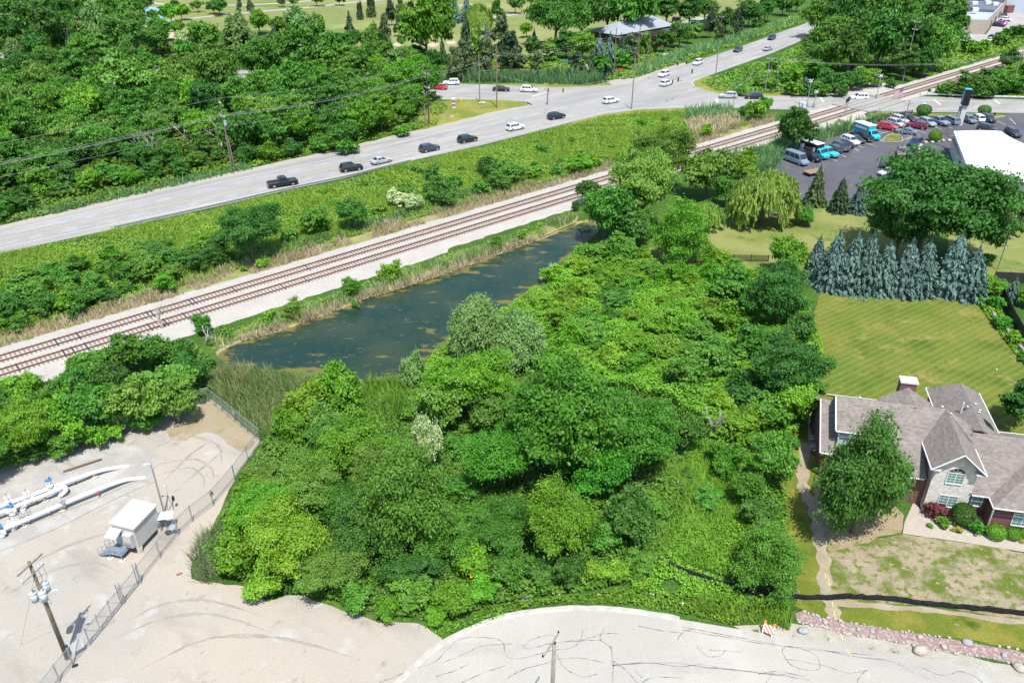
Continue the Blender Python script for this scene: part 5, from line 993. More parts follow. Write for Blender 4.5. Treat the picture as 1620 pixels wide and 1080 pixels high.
def ring(x, hw, z0, z1): 
    c = min(.14, (z1 - z0) * .3); return [(x, -hw, z0 + c), (x, -hw + c, z0), (x, hw - c, z0), (x, hw, z0 + c), (x, hw, z1 - c), (x, hw - c * 1.3, z1), (x, -hw + c * 1.3, z1), (x, -hw, z1 - c)]
SPEC = {
 'suv': dict(L=4.75, hull=[(-2.37, .78, .45, .90), (-2.28, .90, .30, 1.02), (-1.0, .94, .24, 1.06), (.85, .94, .24, 1.06), (1.7, .92, .26, 1.0), (2.2, .87, .30, .90), (2.37, .74, .42, .76)], cab=(-2.22, -1.9, .35, 1.2, 1.02, 1.70, .90, .66), wh=.36, wx=1.42),
 'sedan': dict(L=4.7, hull=[(-2.35, .74, .42, .82), (-2.25, .86, .30, .95), (-1.1, .90, .22, .98), (.8, .90, .22, .96), (1.7, .88, .25, .88), (2.2, .82, .28, .78), (2.35, .70, .40, .66)], cab=(-1.75, -1.05, .25, 1.15, .94, 1.43, .86, .60), wh=.33, wx=1.40),
 'pickup': dict(L=5.8, hull=[(-2.9, .88, .50, 1.05), (-2.82, .95, .42, 1.12), (-1.0, .98, .34, 1.14), (1.0, .98, .34, 1.14), (2.1, .97, .36, 1.12), (2.75, .94, .40, 1.05), (2.9, .85, .48, .92)], cab=(-.95, -.70, .65, 1.35, 1.10, 1.88, .92, .74), wh=.41, wx=1.82),
 'van': dict(L=5.1, hull=[(-2.55, .85, .40, 1.0), (-2.48, .96, .28, 1.08), (-1.0, .99, .24, 1.10), (1.0, .99, .24, 1.10), (1.9, .96, .26, 1.02), (2.4, .90, .30, .92), (2.55, .78, .40, .78)], cab=(-2.46, -2.3, .75, 1.75, 1.06, 1.78, .95, .76), wh=.35, wx=1.55),
 'bigvan': dict(L=5.9, hull=[(-2.95, .95, .40, 1.1), (-2.88, 1.0, .34, 1.2), (-1.0, 1.02, .30, 1.2), (1.2, 1.02, .30, 1.2), (2.2, 1.0, .32, 1.15), (2.8, .95, .36, 1.0), (2.95, .82, .45, .85)], cab=(-2.86, -2.75, 1.35, 2.15, 1.18, 2.35, .99, .86), wh=.38, wx=1.85),
}
CARMESH = {}
def car_meshes(ty):
    if ty in CARMESH: return CARMESH[ty]
    s = SPEC[ty]; x0, t0, t1, x1, zb, zt, hb, ht = s['cab']; out = []
    def grab(mb, nm, m, smooth=False):
        bmesh.ops.recalc_face_normals(mb.bm, faces=mb.bm.faces[:]); me = bpy.data.meshes.new(nm); mb.bm.to_mesh(me); mb.bm.free()
        me.materials.append(m); return me
    mb = MB(); mb.loft([ring(*r) for r in s['hull']])
    zz = zb - .04
    mb.loft([[(x0, -hb, zz), (x0, hb, zz), (t0, ht, zt - .06), (t0, -ht, zt - .06)], [((x0 + x1) / 2 - .1, -hb - .01, zz), ((x0 + x1) / 2 - .1, hb + .01, zz), ((t0 + t1) / 2, ht + .02, zt), ((t0 + t1) / 2, -ht - .02, zt)], [(x1, -hb + .03, zz), (x1, hb - .03, zz), (t1, ht, zt - .05), (t1, -ht, zt - .05)]])
    out.append(('body', grab(mb, "body", None), None))
    e = .014
    def onf(a, b, f, g): return Vector(a).lerp(Vector(b), f)
    for sd in (-1, 1):
        mb = MB(); B0, B1, T0, T1 = Vector((x0, sd * (hb + e), zz)), Vector((x1, sd * (hb - .02 + e), zz)), Vector((t0, sd * (ht + e + .01), zt - .05)), Vector((t1, sd * (ht + e + .01), zt - .05))
        cuts = ((.07, .36), (.40, .64), (.68, .93)) if ty in ('suv', 'van', 'bigvan') else ((.10, .48), (.52, .92))
        for a, b in cuts:
            q = [B0.lerp(B1, a).lerp(T0.lerp(T1, a), .18), B0.lerp(B1, b).lerp(T0.lerp(T1, b), .18), B0.lerp(B1, b).lerp(T0.lerp(T1, b), .90), B0.lerp(B1, a).lerp(T0.lerp(T1, a), .90)]
            mid = 1.0; mb.face([Vector((p.x, p.y + sd * .02, p.z)) for p in q])
        out.append(('side_window', grab(mb, "side_window", M_dglass), M_dglass))
    for nm, xb, xt, d in (("windscreen", x1, t1, 1), ("rear_window", x0, t0, -1)):
        mb = MB(); B, T = Vector((xb + d * e * 1.5, 0, zz)), Vector((xt + d * e * 1.5, 0, zt - .055))
        a, b = B.lerp(T, .14), B.lerp(T, .92); wa, wb = (hb - .09), (ht - .05)
        mb.face([(a.x, -wa, a.z + .01), (a.x, wa, a.z + .01), (b.x, wb, b.z + .01), (b.x, -wb, b.z + .01)]); out.append((nm, grab(mb, nm, M_dglass), M_dglass))
    L2 = s['L'] / 2; hz = s['hull'][-2][3] - .17; tz = s['hull'][1][3] - .2
    for sd in (-1, 1):
        mb = MB(); mb.box((L2 - .13, sd * .62, hz), (.14, .30, .14), bevel=.02); out.append(("headlight", grab(mb, "headlight", M_hl), M_hl))
        mb = MB(); mb.box((-L2 + .06, sd * .70, tz), (.10, .22, .22), bevel=.02); out.append(("taillight", grab(mb, "taillight", M_tl), M_tl))
    mb = MB(); r = s['wh']; mb.tube([(0, -.11, 0), (0, .11, 0)], r, 16); wm = grab(mb, "wheel", M_tyre); mb = MB(); mb.tube([(0, -.125, 0), (0, .125, 0)], r * .62, 12); rm = grab(mb, "rim", M_rim)
    extra = []
    if ty == 'pickup':
        mb = MB(); mb.box((-1.92, 0, 1.125), (1.72, 1.62, .06)); extra.append(("cargo_bed", grab(mb, "cargo_bed", M_black), M_black)); mb = MB(); mb.box((-2.93, 0, .55), (.12, 1.8, .16), bevel=.03); mb.box((2.93, 0, .55), (.12, 1.8, .18), bevel=.03); extra.append(("bumper", grab(mb, "bumper", M_chrome), M_chrome))
    CARMESH[ty] = (out + extra, wm, rm); return CARMESH[ty]
CATS = {'suv': ('suv', 'SUV'), 'sedan': ('sedan', 'car'), 'pickup': ('pickup_truck', 'pickup'), 'van': ('minivan', 'van'), 'bigvan': ('van', 'van')}
def car(ty, col, rear, front, label, group, small=False):
    parts, wm, rm = car_meshes(ty); a, b = G(*rear), G(*front); d = b - a; c = (a + b) / 2
    t = thing(CATS[ty][0], (c.x, c.y, 0.035), math.atan2(d.y, d.x), label, CATS[ty][1], group)
    for nm, me, m in parts:
        if small and nm in ('headlight', 'taillight'): continue
        o = bpy.data.objects.new(nm, me); link(o, t)
        if m is None: o.material_slots[0].link = 'OBJECT'; o.material_slots[0].material = PAINT[col]
    s = SPEC[ty]
    for sx_ in (-1, 1):
        for sy_ in (-1, 1):
            w = bpy.data.objects.new("wheel", wm); link(w, t); w.location = (sx_ * s['wx'], sy_ * .84, s['wh'])
            if not small: r = bpy.data.objects.new("rim", rm); link(r, w)
    return t
VR = "vehicles driving on the roads"; VP = "vehicles in the restaurant car park"; VF = "vehicles in the far industrial yard"
for r in [
 ('pickup', 'black', (428, 297), (467, 291), "black pickup truck driving along the highway, last in the line of cars"), ('suv', 'black', (542, 272), (570, 268), "black SUV driving on the highway between the pickup and the silver sedan"), ('sedan', 'silver', (590, 261), (617, 255), "silver sedan driving on the highway ahead of the black pickup and black SUV"), ('suv', 'charcoal', (665, 242), (694, 236), "charcoal SUV on the highway just ahead of the silver sedan"), ('suv', 'black', (726, 227), (753, 222), "black SUV on the highway between the charcoal SUV and a white SUV"), ('suv', 'white', (803, 208), (827, 203), "white SUV on the highway between two black SUVs"), ('suv', 'black', (868, 190), (892, 186), "black SUV entering the junction from the highway"), ('suv', 'white', (956, 165), (976, 161.5), "white SUV alone in the middle of the junction"),
 ('suv', 'white', (1046, 138), (1061, 133), "white SUV driving away at the mouth of the diagonal road, beside the hanging traffic signals"), ('suv', 'white', (1058, 118), (1042, 124), "white SUV coming down the diagonal road, right at the junction's far kerb"), ('suv', 'white', (1112, 99), (1095, 106), "big white SUV coming down the diagonal road behind another white SUV"), ('suv', 'charcoal', (1174, 79), (1160, 85), "dark SUV coming down the diagonal road, middle of its lane"), ('sedan', 'silver', (1208, 82), (1220, 78), "silver sedan driving away up the diagonal road"), ('suv', 'navy', (1227, 60), (1214, 66), "dark blue SUV farthest up the diagonal road"),
 ('suv', 'white', (726, 134), (702, 134.5), "white SUV driving left on the side road, near the big roadside tree"), ('sedan', 'red', (684, 141), (706, 142), "red car half hidden by the roadside tree on the side road"), ('sedan', 'black', (782, 144), (804, 144.5), "black car waiting on the side road behind a white SUV"), ('suv', 'white', (826, 145), (848, 146), "white SUV first in line at the side road's stop line"), ('suv', 'silver', (1164, 155.5), (1139, 155), "silver SUV waiting at the junction on the road from the level crossing"), ('suv', 'black', (1206, 156.5), (1178, 156), "large black SUV queued behind the silver SUV, half behind bushes"), ('suv', 'white', (1372, 158), (1345, 158), "white SUV with black roof rails driving over the level crossing"), ('sedan', 'black', (565, 126), (587, 127), "black car glimpsed among the trees on the side road")]: car(*r, VR)
for r in [
 ('bigvan', 'steel', (1240, 251), (1278, 265), "long dark grey passenger van in the parked row, behind the weeping willow"), ('suv', 'black', (1270, 249), (1296, 258), "black car between the long grey van and the open sided food truck"), ('pickup', 'turquoise', (1290, 241), (1322, 251), "turquoise pickup parked beside the open sided food truck"), ('suv', 'charcoal', (1327, 245), (1309, 236), "charcoal SUV backed out with red lights, next to the turquoise pickup"), ('suv', 'charcoal', (1318, 232), (1342, 243), "charcoal SUV in the parked row, between the turquoise pickup and a black sedan"), ('sedan', 'black', (1327, 228.5), (1346, 236), "black sedan in the parked row directly left of the white SUV"), ('suv', 'white', (1331, 222), (1358, 232.5), "white SUV in the parked row along the reeds"), ('sedan', 'charcoal', (1342, 220), (1366, 229), "charcoal sedan in the parked row directly right of the white SUV"), ('pickup', 'black', (1346, 215.5), (1379, 227), "black pickup parked beside the turquoise and white delivery truck"),
 ('suv', 'red', (1390, 203), (1417, 207), "bright red SUV parked at the corner of the car park"), ('suv', 'silver', (1406, 196), (1426, 202.5), "silver grey car parked just behind the bright red SUV"), ('suv', 'silver', (1411, 190.5), (1433, 197), "pale silver SUV parked by the flagpole"), ('suv', 'purple', (1424, 188.5), (1448, 196), "dark purple SUV parked at the verge beside the pale silver SUV"), ('suv', 'maroon', (1464, 205), (1436, 201), "maroon SUV parked behind the grey sedan"), ('sedan', 'grey', (1448, 214), (1418, 210), "grey sedan parked by the lamp pole on the grass island"), ('suv', 'sage', (1454, 194), (1478, 202.5), "grey green SUV parked between the maroon SUV and a silver pickup"), ('pickup', 'steel', (1468, 191), (1500, 201.5), "steel grey pickup parked left of the sign tower"), ('van', 'steel', (1514, 199), (1492, 191), "blue grey minivan parked right up against the sign tower"), ('suv', 'grey', (1522, 189.5), (1541, 197.6), "grey SUV parked just right of the sign tower"), ('suv', 'white', (1553, 195), (1536, 187), "white SUV parked between the grey SUV and a dark SUV"), ('suv', 'charcoal', (1549, 187), (1574, 197), "dark SUV at the right end of the row below the dome tree"),
 ('suv', 'charcoal', (1553, 206), (1571, 210), "dark car mostly hidden behind the white restaurant roof"), ('suv', 'charcoal', (1591, 210), (1612, 220), "dark SUV parked by the restaurant's far right corner"), ('suv', 'navy', (1455, 226), (1438.5, 234.5), "navy blue SUV parked nose out by the stone garden wall"), ('suv', 'brown', (1425, 239), (1425, 252), "brown SUV facing the camera in the middle of the car park"), ('sedan', 'navy', (1444, 240), (1446, 251), "dark blue car beside the brown SUV"), ('sedan', 'black', (1390, 266), (1429, 266), "long black sedan parked broadside in the open car park"), ('sedan', 'silver', (1418, 275.5), (1392, 279), "light silver sedan in front of the long black sedan"), ('sedan', 'navy', (1419, 283), (1402, 286), "dark blue car behind the spruces, beside the silver sedan"), ('suv', 'red', (1419, 290), (1403, 294), "red car peeking out behind the blue spruces")]: car(*r, VP)
for r in [('suv', 'navy', (1590, 28), (1577, 29), "dark blue car against the tan warehouse wall, behind a white SUV"), ('suv', 'white', (1582, 32.5), (1599, 34.5), "white SUV parked beside the tan warehouse wall"), ('sedan', 'magenta', (1576, 37.5), (1592, 40.5), "magenta car parked beside the tan warehouse wall"), ('suv', 'navy', (1571, 41.5), (1589, 43.5), "dark blue car parked in front of the magenta car"), ('sedan', 'white', (1562, 67), (1573, 65), "white car at the near edge of the industrial yard"), ('suv', 'charcoal', (1567, 62.5), (1580, 64), "dark car beside the white car at the yard's near edge"), ('suv', 'navy', (1577, 59), (1590, 61), "dark car second from the white car at the yard's near edge"), ('sedan', 'charcoal', (1589, 56), (1598, 54), "dark car half hidden in shrubs at the yard's near edge"), ('sedan', 'silver', (1527, 53), (1538, 53.5), "silver car by the tan warehouse's front wall, next to the trees"), ('sedan', 'white', (1523, 60), (1532, 61), "white car at the tree edge of the industrial yard")]: car(*r, VF, small=True)
def box_truck(rear, front, label, openside, name):
    a, b = G(*rear), G(*front); d = b - a; c = (a + b) / 2; t = thing(name, (c.x, c.y, .035), math.atan2(d.y, d.x), label, "truck", None)
    mb = MB(); mb.box((-.9, 0, 1.75), (4.6, 2.3, 2.3), bevel=.05); mb.build("cargo_box", M_teal if not openside else M_black, t); mb = MB(); mb.box((-.9, 0, 2.97), (4.75, 2.45, .12), bevel=.03); mb.build("box_roof", M_box, t)
    mb = MB(); mb.loft([ring(1.42, 1.0, .45, 2.1), ring(2.0, 1.0, .42, 2.15), ring(2.6, .98, .42, 1.35), ring(3.4, .9, .45, 1.15), ring(3.55, .8, .5, 1.0)]); mb.build("cab", PAINT['turquoise'], t)
    mb = MB(); mb.face([(2.13, -.85, 2.04), (2.13, .85, 2.04), (2.63, .9, 1.40), (2.63, -.9, 1.40)]); mb.build("windscreen", M_dglass, t)
    for sd in (-1, 1):
        mb = MB(); mb.face([(1.6, sd * 1.012, 1.3), (2.35, sd * 1.012, 1.3), (2.05, sd * 1.012, 1.9), (1.6, sd * 1.012, 1.95)]); mb.build("side_window", M_dglass, t)
        mb = MB(); mb.box((3.5, sd * .6, .85), (.1, .3, .18)); mb.build("headlight", M_hl, t)
    if openside:
        mb = MB(); mb.box((-.9, -1.17, 1.0), (4.3, .05, .6)); mb.box((-2.4, -1.17, 1.9), (1.0, .05, 1.0)); mb.box((.6, -1.17, 1.8), (.7, .05, .8)); mb.build("side_panel", M_box, t); mb = MB(); mb.box((-.5, -1.18, 1.8), (2.2, .04, .45)); mb.build("menu_board", mat("menu_panel", (.25, .18, .10), .6, .5, 5), t)
    else:
        mb = MB(); mb.box((-.9, -1.17, 2.2), (3.6, .04, .5)); mb.build("side_graphic", M_box, t)
    for sx_ in (-2.1, 2.6):
        for sy_ in (-1, 1): mb = MB(); mb.tube([(sx_, sy_ * .95 - .12, .42), (sx_, sy_ * .95 + .12, .42)], .42, 14); mb.build("wheel", M_tyre, t)
box_truck((1263, 240), (1311, 255), "open sided food truck with white roof and turquoise cab", True, "food_truck"); box_truck((1352, 211), (1388, 224), "turquoise delivery truck with white roof, farthest truck in the parked row", False, "delivery_truck")
t = thing("flatbed_trailer", G(1287, 276), .5, "wooden flatbed trailer behind the spruces and weeping willow", "trailer"); mb = MB(); mb.box((0, 0, .7), (4.2, 2.0, .15)); mb.build("deck", mat("trailer_planks", (.22, .14, .09), .9, .25, 3), t); mb = MB(); mb.box((0, 0, .5), (4.4, 1.6, .2)); mb.tube([(2.1, 0, .5), (3.3, 0, .45)], .06, 6); mb.build("chassis", M_black, t)
for s_ in (-1, 1): mb = MB(); mb.tube([(-.4, s_ * 1.1 - .1, .35), (-.4, s_ * 1.1 + .1, .35)], .35, 12); mb.build("wheel", M_tyre, t)
# ---------------------------------------------------------------- poles, wires, signals
def height_for(base, top):
    p = G(*base); lo, hi = .3, 60
    for _ in range(40):
        m_ = (lo + hi) / 2
        if PX((p.x, p.y, m_))[1] > top[1]: lo = m_
        else: hi = m_
    return p, lo
POLES = {}
def upole(key, base, top, label, arms=(), r=.15, m=None, xdir=None, extra=None, name="utility_pole", cat="utility pole", group="poles along the roads"):
    p, h = height_for(base, top); t = thing(name, p, 0, label, cat, group); mb = MB(); mb.tube([(0, 0, -.1), (0, 0, h)], [r, r * .65], 8); mb.build("pole", m or M_pole2, t)
    xd = xdir or Vector((rd.y, -rd.x, 0))
    for z, hl in arms:
        arm(t, h - z, -hl, hl, (0, -.2, 0), xd, None, .12)
        for f in (-.9, -.45, .45, .9): q_ = xd * hl * f + Vector((0, -.2, h - z)); mb = MB(); mb.tube([q_, q_ + Vector((0, 0, .32))], [.08, .05], 6); mb.build("insulator", M_cer, t)
    POLES[key] = (p, h, t); return t
u1 = upole('L', (367, 268), (345, 155), "tall weathered pole at the wood's edge beside bleached dead branches", ((1.0, .5), (3.6, 1.1)), .19, M_pole)
mb = MB(); mb.tube([(.35, -.2, 9.2), (.35, -.2, 10.1)], .26, 10); mb.build("transformer", M_tf, u1); mb = MB(); mb.tube([(.5, .3, 0), (.25, .1, 7.0)], [.13, .1], 7); mb.build("brace_pole", M_pole2, u1)
upole('R', (679, 199), (669, 100), "dark brown pole at the edge of the wood beside the triangular grass island", ((2.4, 1.2), (5.6, 1.0)), .17, mat("dark_pole_wood", (.075, .045, .035), .95, .2, 3))
upole('b', (673, 197), (668, 165), "short grey stub pole leaning next to the dark brown pole", (), .14); upole('c', (759, 163), (756, 82), "thin plain pole on the triangular grass island, left of the pole with a crossarm"); upole('d', (786, 171), (783, 71), "tall pole with a crossarm on the triangular grass island", ((2.6, 1.3),), .17, M_pole); upole('e', (866, 166), (866, 143), "short grey post at the tip of the triangular grass island", (), .2, name="post", cat="post")
upole('f', (999, 173), (1005, 89), "grey pole on the near verge of the junction with a round plate", (), .16); upole('g', (1130, 136), (1140, 60), "grey pole on the corner by the creek and the diagonal road", (), .16); upole('h', (971, 121), (974, 45), "brown pole in front of the blue spruces, right one of a close pair", ((2.4, 1.4),), .16, M_pole); upole('i', (963, 112), (967, 47), "grey pole in front of the blue spruces, left one of a close pair", (), .14)
upole('j', (1008, 110), (1012, 42), "brown pole right of the pavilion's front corner", ((2.0, 1.3),), .14, M_pole); upole('k', (1017, 111), (1019, 82), "short pale post standing between two brown poles below the pavilion", (), .17); upole('l', (1023, 110), (1023, 74), "dark pole right of the short pale post below the pavilion", (), .17, M_pole); upole('m', (1428, 129), (1452, 27), "very tall thin grey pole rising in front of the big trees by the railway", ((1.4, .8), (3.4, .8)), .16); upole('n', (1599, 145), (1613, 78), "pale pole at the right edge behind the guard rail", ((2.0, 1.3),), .15, M_metal)
upole('n2', (1594, 143), (1600, 116), "short pale post left of the pale pole by the right edge", (), .12, M_metal); upole('o', (1424, 223), (1435, 159), "grey lamp pole with a crossarm on the car park's grass island", ((.7, 1.2),), .13, M_metal, Vector((1, .2, 0))); upole('p', (1578, 427), (1596, 372), "grey pole with a crossarm on the lawn right of the spruces", ((.4, .8),), .1, M_metal, Vector((1, -.1, 0)))
upole('q', (1217, 130), (1219, 90), "thin grey pole behind the creek bushes, farther one", (), .1); upole('r', (1210, 147), (1219, 90), "thin pole carrying wires beside the level crossing road", ((.6, 1.0),), .12, M_metal); upole('s', (1227, 146), (1232, 106), "thin dark pole right of the wire pole by the level crossing road", (), .1); upole('t', (1137, 65), (1124, 20), "tall brown pole beside the diagonal road's far bank", ((1.5, 1.1),), .14, M_pole); upole('u', (1213, 37), (1214, 4), "brown pole far up the diagonal road", ((1.5, 1.1),), .14, M_pole)
t = upole('v', (1159, 172), (1163, 141), "slender street lamp with a bent arm at the junction", (), .07, M_metal, name="street_lamp", cat="street lamp"); h_ = POLES['v'][1]; mb = MB(); mb.tube([(0, 0, h_), (1.0, .2, h_ + .9)], .05, 6); mb.box((1.25, .25, h_ + .95), (.6, .25, .12), bevel=.03); mb.build("lamp_head", M_metal, t)
t = upole('w', (1567, 204), (1574, 181), "black lamp post in front of the restaurant's parking row", (), .07, M_black, name="street_lamp", cat="street lamp"); h_ = POLES['w'][1]; mb = MB(); mb.ball((0, 0, h_ + .15), .28, 2, (1, 1, 1.2)); mb.build("lantern", M_black, t)
# dead branches beside the pole
def snag(px, py, h, label, seed, lean=.3):
    q = random.Random(seed); mb = MB()
    def br(p, d, L, r, k):
        e = p + d * L; m_ = p.lerp(e, .5) + Vector((q.uniform(-.1, .1), q.uniform(-.1, .1), 0)) * L * .4; mb.tube([p, m_, e], [r, r * .8, r * .5], 5, False)
        if k:
            for _ in range(3): nd = (d + Vector((q.uniform(-.8, .8), q.uniform(-.8, .8), q.uniform(-.1, .5)))).normalized(); br(p.lerp(e, q.uniform(.5, 1)), nd, L * q.uniform(.5, .75), r * .55, k - 1)
    for _ in range(2): br(Vector((0, 0, 0)), Vector((q.uniform(-lean, lean), q.uniform(-lean, lean), 1)).normalized(), h * .5, .13, 3)
    return tag(mb.build("dead_tree", M_bark2, None, loc=G(px, py)), label, "dead tree", "bleached dead trees")
for i, r in enumerate([(352, 236, 8, "bleached dead branches spread around the tall weathered pole"), (300, 232, 7, "bare dead tree left of the tall weathered pole"), (250, 262, 8, "bare pale trunk at the wood's edge above the highway"), (236, 260, 7, "short bare dead trunk at the wood's edge, left of another pale trunk"), (120, 262, 6, "bleached dead branches in shrubs at the wood's left edge"), (258, 520, 4, "thin bare dead bush beside the railway above the thicket"), (150, 610, 4, "grey dead bush among the thicket beside the railway"), (55, 640, 4.5, "bleached dead branches in the pale flowering tree by the left edge"), (60, 165, 5, "bleached branches sticking out of the wood near the left edge"), (1435, 100, 11, "leaning bare trunks below the big trees behind the crossing"), (870, 436, 2.2, "tangle of dead branches fallen into the pond's right end"), (1130, 690, 4, "thin dead sapling standing in the bright undergrowth"), (325, 545, 3, "thin bare sapling at the pond's left tip")]): snag(r[0], r[1], r[2], r[3], 40 + i, .55)
def wire(a, b, sag, label, r=.02):
    a, b = Vector(a), Vector(b); P = [a.lerp(b, k / 14) - Vector((0, 0, sag * 4 * (k / 14) * (1 - k / 14))) for k in range(15)]; mb = MB(); mb.tube(P, r, 4, False); tag(mb.build("power_line", M_wire, None), label, "power line", "overhead power lines")
M_wire = mat("aluminium_wire", (.22, .22, .23), .5, .1, 1)
pL, hL, _ = POLES['L']; pR, hR, _ = POLES['R']; far = pL + (pL - pR) * 2.2; xd = Vector((rd.y, -rd.x, 0))
for nm, f, z in (("topmost", 0, 0), ("upper crossarm front", .8, 3.4), ("upper crossarm middle", .3, 3.4), ("upper crossarm back", -.8, 3.4), ("lowest", .1, 5.6)):
    o_ = xd * f + Vector((0, 0, 0)); wire(pL + o_ + Vector((0, 0, hL - z)), pR + o_ + Vector((0, 0, hR - min(z, 5.5) * .75)), 1.2, f"{nm} wire strung between the weathered pole and the dark brown pole"); wire(pL + o_ + Vector((0, 0, hL - z)), far + o_ + Vector((0, 0, hL - z)), 1.5, f"{nm} wire running left over the wood from the weathered pole")
pd, hd, _ = POLES['d']; ph, hh, _ = POLES['h']; pm, hm, _ = POLES['m']; pr, hr_, _ = POLES['r']; pn, hn, _ = POLES['n']; pj, hj, _ = POLES['j']; pt, ht_, _ = POLES['t']
for k, f in enumerate((-1, 1)):
    w_ = ("far", "near")[k]
    wire(pR + xd * f + Vector((0, 0, hR - 2.4)), pd + xd * f + Vector((0, 0, hd - 2.5)), 1.0, f"{w_} wire between the dark brown pole and the island's crossarm pole"); wire(pd + xd * f + Vector((0, 0, hd - 2.5)), ph + xd * f + Vector((0, 0, hh - 2.3)), 1.0, f"{w_} wire between the island's crossarm pole and the pole before the spruces"); wire(ph + xd * f + Vector((0, 0, hh - 2.3)), pj + xd * f + Vector((0, 0, hj - 1.9)), .6, f"{w_} wire between the two brown poles below the pavilion"); wire(pj + xd * f + Vector((0, 0, hj - 1.9)), pt + xd * f + Vector((0, 0, ht_ - 1.4)), 1.0, f"{w_} wire along the far bank of the diagonal road")
    wire(pr + xd * f * .8 + Vector((0, 0, hr_ - .4)), pn + xd * f * .8 + Vector((0, 0, hn - 1.9)), 2.0, f"{w_} wire crossing the railway to the pale pole by the right edge")
pp, hp_, _ = POLES['p']; wire(pp + Vector((.8, 0, hp_ - .3)), G(1625, 500) + Vector((6, 0, 4)), .6, "wire from the lawn pole towards the right edge"); wire(pp + Vector((-.6, 0, hp_ - .3)), G(1556, 350) + Vector((0, 0, 5)), .8, "wire from the lawn pole back towards the drive")
# traffic signals on span wires
M_sig = mat("yellow_signal_housing", (.50, .27, .03), .5, .08, 2)
pf, hf, _ = POLES['f']; pg, hg, _ = POLES['g']; pe, he, _ = POLES['c']
def signal(px, py, yel, label, z=5.6, ped=False):
    p = G(px, py, z); t = thing("traffic_signal", (p.x, p.y, z - .55), rnd.uniform(-.3, .3), label, "traffic signal", "traffic signals at the junction")
    mb = MB(); mb.box((0, 0, .55), (.34, .26, 1.1), bevel=.03); mb.build("housing", M_sig if yel else M_black, t); 
    for k in range(3): mb = MB(); mb.tube([(0, -.14, .2 + k * .35), (0, -.34, .22 + k * .35)], .12, 8); mb.build("visor", M_black, t)
    return Vector((p.x, p.y, z + .6))
sg = [signal(867.5, 142, True, "yellow traffic signal over the side road, left of a similar one"), signal(891, 143, True, "yellow traffic signal over the side road, right of a similar one"), signal(824, 113, True, "yellow traffic signal above the far reeds, leftmost of three"), signal(851, 115, False, "dark traffic signal above the far reeds, middle of three"), signal(867, 112, False, "dark traffic signal above the far reeds, rightmost of three"), signal(1064, 129, True, "yellow traffic signal hanging beside the white SUV on the diagonal road"), signal(1073, 126, False, "black traffic signal hanging at the mouth of the diagonal road"), signal(1095, 113, False, "small dark traffic signal hanging below the big white SUV"), signal(1034, 95, True, "yellow traffic signal hanging before the green bank of the diagonal road"), signal(1071.6, 101, False, "black traffic signal above the far bank, left of its twin"), signal(1086, 99, False, "black traffic signal above the far bank, right of its twin")]
def span(pts, label):
    mb = MB(); mb.tube(pts, .025, 4, False); tag(mb.build("span_wire", M_wire, None), label, "cable", "span wires of the traffic signals")
T = lambda k: POLES[k][0] + Vector((0, 0, 8.2))
span([T('d'), sg[0], sg[1], T('f')], "span wire holding the two yellow signals over the side road"); span([T('c'), sg[2], sg[3], sg[4], T('h')], "span wire holding the three signals above the far reeds"); span([T('f'), sg[5], sg[6], sg[7], T('g')], "span wire across the mouth of the diagonal road"); span([T('h'), sg[8], sg[9], sg[10], T('g')], "span wire holding the signals above the far bank")
t = thing("pedestrian_signal", G(953, 137), 0, "low black signal on a post at the far kerb of the junction", "traffic signal"); mb = MB(); mb.tube([(0, 0, 0), (0, 0, 2.2)], .05, 6); mb.build("post", M_metal, t); mb = MB(); mb.box((0, 0, 2.4), (.4, .3, .9), bevel=.03); mb.box((.5, 0, 2.2), (.35, .3, .5), bevel=.03); mb.build("housing", M_black, t)
M_gsign = mat("green_sign_face", (.02, .30, .24), .5, .05, 1); t = thing("street_sign", G(893, 112), .2, "green street name sign hanging at the far side of the junction", "sign"); mb = MB(); mb.tube([(0, 0, 0), (0, 0, 3.0)], .05, 6); mb.build("post", M_metal, t); mb = MB(); mb.box((0, 0, 3.0), (1.9, .06, .55)); mb.build("sign_face", M_gsign, t)
# level crossing equipment
def xsignal(px, py, h, label, canti=False):
    t = thing("crossing_signal", G(px, py), .2, label, "crossing signal", "railway crossing signals"); mb = MB(); mb.tube([(0, 0, 0), (0, 0, h)], .09, 8); mb.build("mast", M_metal, t)
    for s_ in (-1, 1): mb = MB(); mb.tube([(s_ * .45, -.05, h - .8), (s_ * .45, -.14, h - .8)], .28, 12); mb.build("lamp", M_black, t)
    mb = MB(); mb.tube([(-.5, 0, h - .8), (.5, 0, h - .8)], .05, 6); mb.build("lamp_bar", M_metal, t); mb = MB(); mb.box((0, 0, .6), (.5, .45, 1.2), bevel=.03); mb.build("gate_motor", M_metal, t)
    for a in (-.7, .7): mb = MB(); b_ = bmesh.new(); mb.box((0, -.03 if a > 0 else -.075, h - .05), (1.2, .03, .2), 0, Matrix.Translation((0, 0, h - .05)) @ Matrix.Rotation(a, 4, 'Y') @ Matrix.Translation((0, 0, -(h - .05)))); b_.free(); mb.build("crossbuck", M_trim, t)
    if canti:
        mb = MB(); mb.tube([(0, 0, h - .3), (0, 3.2, h + .2)], .08, 6); mb.tube([(0, 0, h - 1.2), (0, 3.2, h - .4)], .05, 6)
        for k in range(5): y = .5 + k * .6; mb.tube([(0, y, h - 1.2 + .25 * k * .6), (0, y + .3, h - .2 + .05 * k)], .03, 5)
        mb.build("cantilever_arm", M_metal, t)
        for y in (1.6, 2.8):
            for s_ in (-.3, .3): mb = MB(); mb.tube([(-.1, y + s_, h - .9), (-.22, y + s_, h - .9)], .22, 10); mb.build("lamp", M_black, t)
